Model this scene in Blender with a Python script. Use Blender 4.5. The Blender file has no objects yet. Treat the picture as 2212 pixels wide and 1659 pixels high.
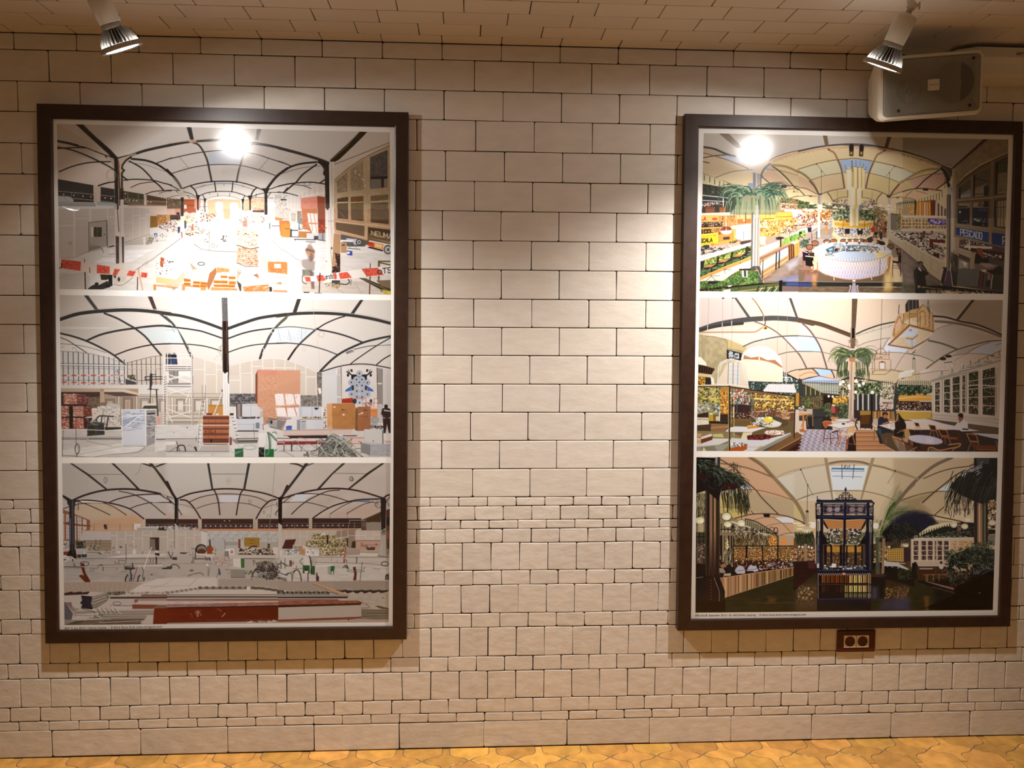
import bpy, bmesh, math, random
import numpy as np
from mathutils import Vector, Matrix

SC = bpy.context.scene
COL = SC.collection
PI = math.pi

# == camera, world, exposure
cam_d = bpy.data.cameras.new('camera'); cam = bpy.data.objects.new('camera', cam_d); COL.objects.link(cam)
cam_d.sensor_width = 36; cam_d.sensor_fit = 'HORIZONTAL'; cam_d.lens = 1700*36/2212; cam_d.clip_start = .02
right = Vector((.998511, -.054267, .00561)); down = Vector((.002083, -.06483, -.997894)); fwd = Vector((.054516, .99642, -.064621))
cam.matrix_world = Matrix(((right.x, -down.x, -fwd.x, 0), (right.y, -down.y, -fwd.y, -2.73118), (right.z, -down.z, -fwd.z, 1.48272), (0, 0, 0, 1)))
SC.camera = cam
vs = SC.view_settings
vs.view_transform = 'Standard'; vs.look = 'None'; vs.gamma = 1; vs.use_curve_mapping = False; vs.exposure = 0
world = bpy.data.worlds.new('world'); SC.world = world; world.use_nodes = True
WB = world.node_tree.nodes['Background']; WB.inputs[0].default_value = (1, .74, .47, 1); WB.inputs[1].default_value = .13

SPILL, BEAM, LENS = 7.5, 140.0, 60.0      # watts of each spotlight's wide spill and narrow beam, glow of its lens

def warm_room_light(x, y, w, h, energy):
    """soft light of the restaurant's own ceiling lamps behind the viewer"""
    l = bpy.data.lights.new('room_light', 'AREA'); l.shape = 'RECTANGLE'; l.size = w; l.size_y = h; l.energy = energy; l.color = (1, .70, .42)
    o = bpy.data.objects.new('room_light', l); COL.objects.link(o); o.location = (x, y, 2.42)
warm_room_light(0, -3.6, 5, .8, 15)

# == helpers
def tag(o, label=None, cat=None, group=None, kind=None):
    for k, v in (('label', label), ('category', cat), ('group', group), ('kind', kind)):
        if v: o[k] = v
    return o
def link(name, bm, m, parent=None, smooth=False):
    me = bpy.data.meshes.new(name)
    if isinstance(bm, tuple): me.from_pydata(*bm)
    else: bm.to_mesh(me); bm.free()
    o = bpy.data.objects.new(name, me); COL.objects.link(o); me.materials.append(m)
    if smooth: me.polygons.foreach_set('use_smooth', [True]*len(me.polygons))
    if parent: o.parent = parent
    return o
def empty(name, loc=(0, 0, 0), rot=None):
    o = bpy.data.objects.new(name, None); COL.objects.link(o); o.location = loc; o.empty_display_size = .05
    if rot: o.rotation_euler = rot
    return o
def mat(name, col, rough=.5, metal=0, spec=.5, bump=0, bscale=60, bdist=.002, vary=0, vscale=8, attr=None, emit=0, stretch=(1, 1, 1), rnoise=0):
    m = bpy.data.materials.new(name); m.use_nodes = True; N = m.node_tree.nodes; L = m.node_tree.links
    B = N['Principled BSDF']; B.inputs['Base Color'].default_value = (*col, 1); B.inputs['Roughness'].default_value = rough
    B.inputs['Metallic'].default_value = metal; B.inputs['Specular IOR Level'].default_value = spec
    if emit: B.inputs['Emission Color'].default_value = (*col, 1); B.inputs['Emission Strength'].default_value = emit
    tc = N.new('ShaderNodeTexCoord'); mp = N.new('ShaderNodeMapping'); mp.inputs['Scale'].default_value = stretch; L.new(tc.outputs['Object'], mp.inputs[0])
    src = None
    if attr:
        a = N.new('ShaderNodeAttribute'); a.attribute_name = attr; src = a.outputs['Color']
    if vary:
        n = N.new('ShaderNodeTexNoise'); n.inputs['Scale'].default_value = vscale; n.inputs['Detail'].default_value = 4; L.new(mp.outputs[0], n.inputs['Vector'])
        r = N.new('ShaderNodeMapRange'); r.inputs['From Min'].default_value = .3; r.inputs['From Max'].default_value = .7; r.inputs['To Min'].default_value = 1-vary; r.inputs['To Max'].default_value = 1+vary
        L.new(n.outputs['Fac'], r.inputs['Value'])
        v = N.new('ShaderNodeVectorMath'); v.operation = 'SCALE'; L.new(r.outputs[0], v.inputs['Scale'])
        if src: L.new(src, v.inputs[0])
        else: v.inputs[0].default_value = col
        src = v.outputs[0]
    if src: L.new(src, B.inputs['Base Color'])
    if bump:
        n1 = N.new('ShaderNodeTexNoise'); n1.inputs['Scale'].default_value = bscale; n1.inputs['Detail'].default_value = 3; L.new(mp.outputs[0], n1.inputs['Vector'])
        b = N.new('ShaderNodeBump'); b.inputs['Strength'].default_value = bump; b.inputs['Distance'].default_value = bdist
        L.new(n1.outputs['Fac'], b.inputs['Height']); L.new(b.outputs[0], B.inputs['Normal'])
    if rnoise:
        n2 = N.new('ShaderNodeTexNoise'); n2.inputs['Scale'].default_value = 90; L.new(tc.outputs['Object'], n2.inputs['Vector'])
        r2 = N.new('ShaderNodeMapRange'); r2.inputs['To Min'].default_value = rough-rnoise; r2.inputs['To Max'].default_value = rough+rnoise; L.new(n2.outputs['Fac'], r2.inputs['Value']); L.new(r2.outputs[0], B.inputs['Roughness'])
    return m
def bev_box(bm, x0, x1, y0, y1, z0, z1, r=0, seg=2, M=None):
    g = bmesh.ops.create_cube(bm, size=1); vs_ = g['verts']
    for v in vs_: v.co = Vector(((x0+x1)/2+v.co.x*(x1-x0), (y0+y1)/2+v.co.y*(y1-y0), (z0+z1)/2+v.co.z*(z1-z0)))
    if r:
        es = list({e for v in vs_ for e in v.link_edges})
        res = bmesh.ops.bevel(bm, geom=es, offset=r, segments=seg, affect='EDGES'); vs_ = list({v for f in res['faces'] for v in f.verts} | {v for v in vs_ if v.is_valid})
    if M: bmesh.ops.transform(bm, matrix=M, verts=[v for v in vs_ if v.is_valid])
def lathe(prof, n=40, ax='Z'):
    """surface of revolution of (radius, height) pairs about local Z"""
    V = []; F = []
    for r, z in prof:
        for i in range(n): a = 2*PI*i/n; V.append((r*math.cos(a), r*math.sin(a), z) if ax == 'Z' else (r*math.cos(a), z, r*math.sin(a)))
    for j in range(len(prof)-1):
        for i in range(n): F.append((j*n+i, j*n+(i+1) % n, (j+1)*n+(i+1) % n, (j+1)*n+i))
    F.append(tuple(range(n-1, -1, -1))); F.append(tuple((len(prof)-1)*n+i for i in range(n)))
    return (V, [], F)
def color_attr(me, cols):
    a = me.color_attributes.new(name='tint', type='FLOAT_COLOR', domain='POINT'); a.data.foreach_set('color', np.asarray(cols, np.float32).ravel())

# == materials
TILE = (.66, .60, .53)
M_wall = mat('glazed_tile', TILE, .42, bump=.35, bscale=15, bdist=.004, attr='tint', vary=.05, vscale=14, stretch=(1, 1, 2.2), rnoise=.12)
M_wall2 = mat('handmade_tile', TILE, .42, bump=.5, bscale=22, bdist=.004, attr='tint', vary=.07, vscale=20, stretch=(1, 1, 1.7), rnoise=.12)
M_ceil = mat('ceiling_tile', TILE, .5, bump=.2, bscale=14, bdist=.003, attr='tint')
M_grout = mat('dark_grout', (.035, .022, .014), .9)
M_floor = mat('ochre_tile', (.62, .30, .06), .30, attr='tint', vary=.22, vscale=22, bump=.3, bscale=30, bdist=.002)
M_fgrout = mat('grey_grout', (.16, .14, .11), .8)
M_frame = mat('dark_wood', (.030, .012, .0065), .38, vary=.25, vscale=30, stretch=(1, 1, 1), bump=.08, bscale=200, bdist=.0005)
M_paper = mat('paper', (.80, .80, .78), .22, bump=.12, bscale=900, bdist=.0002)
M_print = mat('printed_paper', (.5, .5, .5), .15, attr='tint', bump=.35, bscale=700, bdist=.0003)
M_ink = mat('ink', (.03, .03, .03), .5)
M_glass = bpy.data.materials.new('picture_glass'); M_glass.use_nodes = True
_n = M_glass.node_tree.nodes; _l = M_glass.node_tree.links; _n.remove(_n['Principled BSDF'])
_t = _n.new('ShaderNodeBsdfTransparent'); _g = _n.new('ShaderNodeBsdfGlossy'); _g.inputs['Roughness'].default_value = .015; _m = _n.new('ShaderNodeMixShader')
_m.inputs[0].default_value = .025; _l.new(_t.outputs[0], _m.inputs[1]); _l.new(_g.outputs[0], _m.inputs[2]); _l.new(_m.outputs[0], _n['Material Output'].inputs[0])
M_white = mat('cream_enamel', (.62, .58, .50), .4)
M_fin = mat('grey_aluminium', (.42, .40, .37), .42, metal=.5)
M_dark = mat('black_gap', (.01, .01, .01), .7)
M_lens = mat('lit_lens', (1, .97, .92), .3, emit=LENS)
M_cream = mat('cream_plastic', (.70, .62, .46), .4)
M_maroon = mat('maroon_plastic', (.075, .012, .008), .35)
M_spk = mat('speaker_shell', (.60, .55, .45), .45)
M_grille = mat('speaker_grille', (.26, .24, .20), .5)
M_steel = mat('steel', (.5, .48, .45), .3, metal=1)

# == tiled wall, ceiling, floor
def tiles(rows, x0, x1, to3, depth=.0035, gap=.0026, jit=.0006, seed=3, tone=.05):
    rng = random.Random(seed); V = []; F = []; Cc = []
    for zt, zb, w, xj in rows:
        k0 = math.floor((x0-xj)/w)
        for k in range(k0, int((x1-xj)/w)+1):
            a, b = xj+k*w+gap/2, xj+(k+1)*w-gap/2; c, d = zb+gap/2, zt-gap/2
            J = lambda: (rng.random()-.5)*2*jit
            r = .002+rng.random()*.003; base = len(V); tl = [(rng.random()-.5)*.0016 for _ in range(3)]
            out = []
            for cx, cy, sx, sy in ((a, c, 1, 1), (b, c, -1, 1), (b, d, -1, -1), (a, d, 1, -1)):
                jx, jy = J(), J(); rr = r*(.6+rng.random())
                p = [(cx+jx+sx*rr, cy+jy), (cx+jx+sx*rr*.3, cy+jy+sy*rr*.3), (cx+jx, cy+jy+sy*rr)]
                if sx*sy > 0: p.reverse()
                out += p
            mx, my = (a+b)/2, (c+d)/2; n = len(out)
            for ins, dep in ((0, -.006), (0, -.0012), (.0011, -.0003), (.0035, 0)):
                for x, y in out:
                    ix = x+(ins if x < mx else -ins); iy = y+(ins if y < my else -ins)
                    V.append(to3(ix, iy, dep+(tl[0]+tl[1]*(x-mx)/w+tl[2]*(y-my)/w)*(1 if dep > -.005 else 0)*.5))
            for q in range(3):
                for i in range(n): F.append((base+q*n+i, base+q*n+(i+1) % n, base+(q+1)*n+(i+1) % n, base+(q+1)*n+i))
            F.append(tuple(base+3*n+i for i in range(n)))
            t = 1+(rng.random()-.5)*2*tone; u = (rng.random()-.5)*.03
            Cc += [(TILE[0]*t, TILE[1]*t*(1-u*.3), TILE[2]*t*(1-u), 1)]*(4*n)
    return (V, [], F), Cc
wz = [2.456, 2.4022, 2.3012, 2.2029, 2.1005, 1.9994, 1.8987, 1.7986, 1.6993, 1.5991, 1.5016, 1.4042, 1.3044, 1.206, 1.1069, 1.0074, .9072, .8754, .8255, .7943, .7442, .6451, .5935, .491, .4397, .3345, .2812, .1795, .1292, .0964, .001]
wx = [.107, .0163, .1135, .2211, .1192, .217, .308, .2136, .3107, .2159, .3131, .2112, .3168, .2061, .3076, .2145, .1671, .2223, .2739, .2201, .2805, .217, .2762, .2115, .2705, .2298, .1687, .2315, .1594, .0549]
rows = [(wz[i], wz[i+1], .2 if i < 10 else .2008 if i < 16 else .1008 if i < 29 else .3, wx[i]) for i in range(30)]
XL, XR, YB = -3.2, 3.3, -7.6
d_, c_ = tiles(rows[:16], XL, XR, lambda x, z, y: (x, -y, z), tone=.035)
w1 = link('wall_back', d_, M_wall, smooth=False); color_attr(w1.data, c_); tag(w1, kind='structure')
d_, c_ = tiles(rows[16:], XL, XR, lambda x, z, y: (x, -y, z), jit=.0011, seed=8, tone=.05)
w2 = link('wall_back', d_, M_wall2, smooth=False); color_attr(w2.data, c_); tag(w2, kind='structure')
bm = bmesh.new(); bev_box(bm, XL, XR, .0035, .16, -.05, 2.6); tag(link('wall_back_mortar', bm, M_grout), kind='structure')
cr = []; y = 0.0; xs = [.107, -1.28+.1, -1.28]
cr.append((.0, -.068, .2, .107)); y = -.068; i = 0
while y > YB: cr.append((y, y-.0955, .2, (-.018, -.082)[i % 2] if i else .035)); y -= .0955; i += 1
d_, c_ = tiles(cr, XL, XR, lambda x, yy, z: (x, yy, 2.456-z), seed=5, tone=.04)
ce = link('ceiling', d_, M_ceil); color_attr(ce.data, c_); tag(ce, kind='structure')
bm = bmesh.new(); bev_box(bm, XL, XR, YB, .1, 2.4585, 2.6); tag(link('ceiling_mortar', bm, M_grout), kind='structure')

def ring(hw=.0685, hl=.0815):
    """one lantern-shaped floor tile: quarter outline mirrored"""
    q = [(hw, 0), (hw, .028), (hw-.002, .040), (hw-.009, .050), (hw-.020, .0555), (hw-.035, .058), (hw-.048, .0635), (.009, .0725), (0, hl)]
    return q + [(-x, y) for x, y in q[-2::-1]] + [(-x, -y) for x, y in q[1:]] + [(x, -y) for x, y in q[-2:0:-1]]
P_ = .1645
lan = ring(); fl = ([], [], []); fc = []; rng = random.Random(4)
def floor_tile(poly, cx, cy):
    b = len(fl[0]); n = len(poly); mx = max(abs(p[0]) for p in poly); t = .8+rng.random()*.4; g = (rng.random()-.5)*.10
    ok = [min(cy+p[1], -.001) for p in poly]
    for s, z in ((1, -.006), (1, -.0008), (.975, 0)):
        for (px, py), yy in zip(poly, ok): fl[0].append((cx+px*s, min(cy+py*s, -.001), z)); fc.append((.60*t, .30*t*(1+g), .065*t*(1-g), 1))
    for q in range(2):
        for i in range(n): fl[2].append((b+q*n+i, b+q*n+(i+1) % n, b+(q+1)*n+(i+1) % n, b+(q+1)*n+i))
    fl[2].append(tuple(b+2*n+i for i in range(n)))
qd = [p for p in lan if p[0] >= 0 and p[1] >= 0]      # one quarter, side to tip
h = P_/2; g_ = .0022
st = [(h-p[0]-g_ if p[0] > .01 else h-p[0]-g_*2.2, h-p[1]-g_*.7) for p in qd]; st = [(max(x, .0), max(y, .0)) for x, y in st]
star = st + [(x, -y) for x, y in st[::-1]] + [(-x, -y) for x, y in st] + [(-x, y) for x, y in st[::-1]]
star = [p for i, p in enumerate(star) if i == 0 or (abs(p[0]-star[i-1][0])+abs(p[1]-star[i-1][1])) > 1e-5]
for j in range(int(-YB/P_)):
    for i in range(-19, 20):
        if j > 12 and abs(i) > 14: continue
        floor_tile(lan, .004+i*P_, -j*P_); floor_tile(star, .004+(i+.5)*P_, -(j+.5)*P_)
fo = link('floor', fl, M_floor); color_attr(fo.data, fc); tag(fo, kind='structure')
bm = bmesh.new(); bev_box(bm, XL, XR, YB, .1, -.1, -.0022); tag(link('floor_mortar', bm, M_fgrout), kind='structure')

# == printed pictures: a small painter working on arrays
def _hex(c):
    if isinstance(c, str):
        if len(c) == 3: c = "".join(x*2 for x in c)
        return np.array([int(c[i:i+2], 16)/255.0 for i in (0, 2, 4)], dtype=np.float32)
    return np.array(c, dtype=np.float32)

def _pts(s):
    if isinstance(s, str):
        return np.array([[float(v) for v in p.split(',')] for p in s.split()], dtype=float)*5   # strings count in fives
    return np.array(s, dtype=float)

def _hom(src, dst):
    A = []; b = []
    for (x, y), (u, v) in zip(src, dst):
        A.append([x, y, 1, 0, 0, 0, -u*x, -u*y]); b.append(u)
        A.append([0, 0, 0, x, y, 1, -v*x, -v*y]); b.append(v)
    h = np.linalg.solve(np.array(A), np.array(b))
    return np.append(h, 1).reshape(3, 3)

FONT = {'N': [[0,1,0,0,1,1,1,0]], 'E': [[1,0,0,0,0,1,1,1],[0,.5,.8,.5]], 'U': [[0,0,0,.8,.3,1,.7,1,1,.8,1,0]],
        'M': [[0,1,0,0,.5,.7,1,0,1,1]], 'A': [[0,1,.5,0,1,1],[.2,.65,.8,.65]], 'P': [[0,1,0,0,.8,0,1,.15,1,.4,.8,.55,0,.55]],
        'S': [[1,.2,.8,0,.2,0,0,.2,.1,.45,.9,.6,1,.8,.8,1,.2,1,0,.8]], 'C': [[1,.2,.8,0,.2,0,0,.2,0,.8,.2,1,.8,1,1,.8]],
        'D': [[0,0,0,1,.7,1,1,.8,1,.2,.7,0,0,0]], 'O': [[.2,0,.8,0,1,.2,1,.8,.8,1,.2,1,0,.8,0,.2,.2,0]],
        'L': [[0,0,0,1,1,1]], 'G': [[1,.2,.8,0,.2,0,0,.2,0,.8,.2,1,1,1,1,.5,.6,.5]], 'I': [[.5,0,.5,1]], 'T': [[0,0,1,0],[.5,0,.5,1]],
        'R': [[0,1,0,0,.8,0,1,.15,1,.4,.8,.55,0,.55],[.5,.55,1,1]], 'H': [[0,0,0,1],[1,0,1,1],[0,.5,1,.5]],
        'o': [[.2,.3,.8,.3,1,.5,1,.8,.8,1,.2,1,0,.8,0,.5,.2,.3]], 'r': [[0,.3,0,1],[0,.55,.4,.3,.9,.32]],
        's': [[1,.4,.7,.3,.2,.3,0,.45,.2,.62,.8,.68,1,.82,.8,1,.2,1,0,.92]], 't': [[.4,0,.4,.9,.6,1,.9,1],[.05,.3,.9,.3]],
        'p': [[0,.3,0,1.35],[0,.35,.7,.3,1,.5,1,.8,.7,1,0,.95]], 'Q': [[.2,0,.8,0,1,.2,1,.8,.8,1,.2,1,0,.8,0,.2,.2,0],[.6,.7,1,1.1]]}

class Art:
    def __init__(self, corners, W=864, H=428, bg='d9d8d2', seed=1):
        self.W, self.H = W, H
        self.im = np.ones((H, W, 3), np.float32)*_hex(bg)
        self.h = _hom(corners, [(0, 0), (W, 0), (W, H), (0, H)])
        self.k = W/(np.hypot(corners[1][0]-corners[0][0], corners[1][1]-corners[0][1]))
        self.rng = np.random.RandomState(seed)
        self.o(0, 0, 1)
    def tools(self):
        return self.line, self.poly, self.seg, self.ell, self.scat, self.grain, self.text, self.o
    def o(self, ox, oy, s=8.296):
        self.ox, self.oy, self.s = ox, oy, s; self.u = self.k/s; return self
    def T(self, pts):
        p = _pts(pts)/self.s + [self.ox, self.oy]
        q = np.c_[p, np.ones(len(p))] @ self.h.T
        return q[:, :2]/q[:, 2:]
    def _box(self, q, pad):
        x0 = max(0, int(q[:, 0].min()-pad)); x1 = min(self.W, int(q[:, 0].max()+pad)+2)
        y0 = max(0, int(q[:, 1].min()-pad)); y1 = min(self.H, int(q[:, 1].max()+pad)+2)
        return x0, x1, y0, y1
    def _put(self, box, m, col, a, col2=None, g=None):
        x0, x1, y0, y1 = box
        c = _hex(col)
        if col2 is not None:
            (ax, ay), (bx, by) = self.T(g)
            yy, xx = np.mgrid[y0:y1, x0:x1]
            t = ((xx-ax)*(bx-ax)+(yy-ay)*(by-ay))/((bx-ax)**2+(by-ay)**2+1e-6)
            t = np.clip(t, 0, 1)[..., None]
            c = c*(1-t)+_hex(col2)*t
        m = (m*a)[..., None]
        self.im[y0:y1, x0:x1] = self.im[y0:y1, x0:x1]*(1-m)+c*m
    def mask(self, q, box, soft=.5):
        x0, x1, y0, y1 = box
        yy, xx = np.mgrid[y0:y1, x0:x1]; xx = xx+.5; yy = yy+.5
        ins = np.zeros(xx.shape, bool); d2 = np.full(xx.shape, 1e9)
        n = len(q)
        for i in range(n):
            ax, ay = q[i]; bx, by = q[(i+1) % n]
            if ay != by:
                c = ((ay > yy) != (by > yy)) & (xx < (bx-ax)*(yy-ay)/(by-ay)+ax)
                ins ^= c
            dx, dy = bx-ax, by-ay; L = dx*dx+dy*dy+1e-9
            t = np.clip(((xx-ax)*dx+(yy-ay)*dy)/L, 0, 1)
            d2 = np.minimum(d2, (xx-ax-t*dx)**2+(yy-ay-t*dy)**2)
        d = np.sqrt(d2)/(2*soft)
        return np.clip(np.where(ins, .5+d, .5-d), 0, 1)
    def poly(self, pts, col, a=1, col2=None, g=None, soft=.5):
        q = self.T(pts); box = self._box(q, 1+soft)
        if box[1] <= box[0] or box[3] <= box[2]: return
        self._put(box, self.mask(q, box, soft), col, a, col2, g)
    def rect(self, x0, y0, x1, y1, col, a=1, **k):
        self.poly([(x0, y0), (x1, y0), (x1, y1), (x0, y1)], col, a, **k)
    def _cr(self, p, n=8):
        if len(p) < 3: return p
        P = np.vstack([2*p[0]-p[1], p, 2*p[-1]-p[-2]]); out = []
        for i in range(1, len(P)-2):
            for t in np.linspace(0, 1, n, endpoint=False):
                a, b, c, d = P[i-1], P[i], P[i+1], P[i+2]
                out.append(.5*((2*b)+(-a+c)*t+(2*a-5*b+4*c-d)*t*t+(-a+3*b-3*c+d)*t**3))
        out.append(P[-2]); return np.array(out)
    def line(self, pts, w, col, a=1, w2=None, smooth=True, soft=.5):
        p = _pts(pts)
        if smooth: p = self._cr(p)
        q = self.T(p); r0 = max(w*self.u/2, .28); r1 = r0 if w2 is None else max(w2*self.u/2, .1)
        if w*self.u < .55: a = a*max(.45, w*self.u/.55)
        box = self._box(q, max(r0, r1)+1.5)
        x0, x1, y0, y1 = box
        if x1 <= x0 or y1 <= y0: return
        m = np.zeros((y1-y0, x1-x0)); n = len(q)-1
        for i in range(n):
            ra = r0+(r1-r0)*i/n; rb = r0+(r1-r0)*(i+1)/n
            s = self._box(q[i:i+2], max(ra, rb)+1.5)
            if s[1] <= s[0] or s[3] <= s[2]: continue
            yy, xx = np.mgrid[s[2]:s[3], s[0]:s[1]]; xx = xx+.5; yy = yy+.5
            (ax, ay), (bx, by) = q[i], q[i+1]; dx, dy = bx-ax, by-ay
            t = np.clip(((xx-ax)*dx+(yy-ay)*dy)/(dx*dx+dy*dy+1e-9), 0, 1)
            d = np.hypot(xx-ax-t*dx, yy-ay-t*dy)
            v = np.clip((ra+(rb-ra)*t-d)/(2*soft)+.5, 0, 1)
            sub = m[s[2]-y0:s[3]-y0, s[0]-x0:s[1]-x0]
            np.maximum(sub, v, out=sub)
        self._put(box, m, col, a)
    def seg(self, pts, w, col, a=1, **k): self.line(pts, w, col, a, smooth=False, **k)
    def ell(self, cx, cy, rx, ry, col, a=1, w=None, ang=0, soft=.5, **k):
        t = np.linspace(0, 2*np.pi, 25)[:-1]; c, s = np.cos(ang), np.sin(ang)
        x = rx*np.cos(t); y = ry*np.sin(t)
        p = np.c_[cx+x*c-y*s, cy+x*s+y*c]
        if w is None: self.poly(p, col, a, soft=soft, **k)
        else: self.seg(np.vstack([p, p[:1]]), w, col, a)
    def grain(self, pts, amp, sx=1, sy=1, a=1, tint=(1, 1, 1)):
        q = self.T(pts); box = self._box(q, 1)
        x0, x1, y0, y1 = box
        if x1 <= x0 or y1 <= y0: return
        m = self.mask(q, box)*a; h, w = m.shape
        ny, nx = max(2, int(h/sy)+2), max(2, int(w/sx)+2)
        n = self.rng.rand(ny, nx)*2-1
        fy = np.clip(np.arange(h)/sy, 0, ny-1.001); fx = np.clip(np.arange(w)/sx, 0, nx-1.001)
        iy = fy.astype(int); ix = fx.astype(int); ty = (fy-iy)[:, None]; tx = (fx-ix)[None]
        iy1 = np.minimum(iy+1, ny-1); ix1 = np.minimum(ix+1, nx-1)
        v = (n[iy][:, ix]*(1-ty)*(1-tx)+n[iy1][:, ix]*ty*(1-tx)+n[iy][:, ix1]*(1-ty)*tx+n[iy1][:, ix1]*ty*tx)
        self.im[y0:y1, x0:x1] += (v*m*amp)[..., None]*np.array(tint, np.float32)
        np.clip(self.im, 0, 1, out=self.im)
    def scat(self, pts, cols, n, size, a=1, asp=1.5, ang=None, stroke=False):
        """n small marks strewn over a polygon (debris, leaves, bottles)"""
        p = _pts(pts); x0, y0 = p.min(0); x1, y1 = p.max(0); k = 0; tries = 0
        n = int(n*1.8); size = size*.72
        while k < n and tries < n*20:
            tries += 1
            x = x0+self.rng.rand()*(x1-x0); y = y0+self.rng.rand()*(y1-y0); ins = False
            for i in range(len(p)):
                ax, ay = p[i]; bx, by = p[(i+1) % len(p)]
                if (ay > y) != (by > y) and x < (bx-ax)*(y-ay)/(by-ay)+ax: ins = not ins
            if not ins: continue
            k += 1
            c = cols[self.rng.randint(len(cols))]; s = size*(.35+.6*self.rng.rand())
            th = self.rng.rand()*np.pi if ang is None else ang+(self.rng.rand()-.5)*.5
            if stroke:
                dx, dy = np.cos(th)*s*asp, np.sin(th)*s*asp
                b = (self.rng.rand()-.5)*s
                self.line([(x-dx, y-dy), (x+b, y+b*.5), (x+dx, y+dy)], s*.45, c, a)
            else:
                self.ell(x, y, s*asp, s, c, a, ang=th)
    def frond(self, x, y, ang, ln, droop, w, col, a=1, leaflets=0, lw=0, ll=0):
        """one arching leaf; leaflets > 0 makes it feathery"""
        p = []; px, py = x, y; th = ang; n = 7
        for i in range(n+1):
            p.append((px, py)); px += np.cos(th)*ln/n; py += np.sin(th)*ln/n
            th += droop/n*(1 if np.cos(ang) >= 0 else -1)
        if leaflets:
            P = self._cr(np.array(p))
            for j in range(leaflets):
                i = int((j+1)/(leaflets+1)*(len(P)-2)); d = P[i+1]-P[i]; th = np.arctan2(d[1], d[0])
                L = ll*np.sin(np.pi*(.15+.8*j/leaflets))
                for sg in (-1, 1):
                    t2 = th+sg*.75; e = P[i]+np.array([np.cos(t2), np.sin(t2)])*L; e[1] += L*.25
                    self.line([P[i], (P[i]+e)/2+[0, -L*.04], e], lw, col, a, w2=lw*.3)
        self.line(p, w, col, a, w2=w*.25)
    def plant(self, x, y, rx, ry, n, cols, w=18, droop=1.6, up=.5):
        """a hanging mass of arching leaves"""
        for i in range(n):
            t = self.rng.rand(); s = 1 if i % 2 else -1
            a0 = -np.pi/2+s*(.15+t*1.25)+up*0
            L = ry*(.6+.8*self.rng.rand())
            px = x+s*rx*t*.75; py = y+ry*.15*self.rng.rand()
            self.frond(px, py, a0, L, droop+self.rng.rand()*.9, w*(.6+.7*self.rng.rand()), cols[self.rng.randint(len(cols))])
    def text(self, s, quad, w, col, gap=.28, a=1):
        q = _pts(quad); n = len(s); cw = 1.0/(n+(n-1)*gap)
        for i, ch in enumerate(s):
            for st in FONT.get(ch, []):
                pts = []
                for j in range(0, len(st), 2):
                    u = (i*(1+gap)+st[j])*cw; v = st[j+1]
                    top = q[0]*(1-u)+q[1]*u; bot = q[3]*(1-u)+q[2]*u
                    pts.append(top*(1-v)+bot*v)
                self.seg(pts, w, col, a)
    def out(self, field, level=.60):
        """albedo: what was picked by eye divided by the paper white beside it. field: corner whites TL TR BR BL"""
        lin = lambda c: np.where(c <= .04045, c/12.92, ((c+.055)/1.055)**2.4)
        f = [lin(_hex(c)) for c in field]
        v = np.linspace(0, 1, self.H)[:, None, None]; u = np.linspace(0, 1, self.W)[None, :, None]
        F = (f[0]*(1-u)+f[1]*u)*(1-v)+(f[3]*(1-u)+f[2]*u)*v
        return np.clip(lin(np.clip(self.im, 0, 1))/F*level, 0.003, .9).astype(np.float32)

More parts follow.
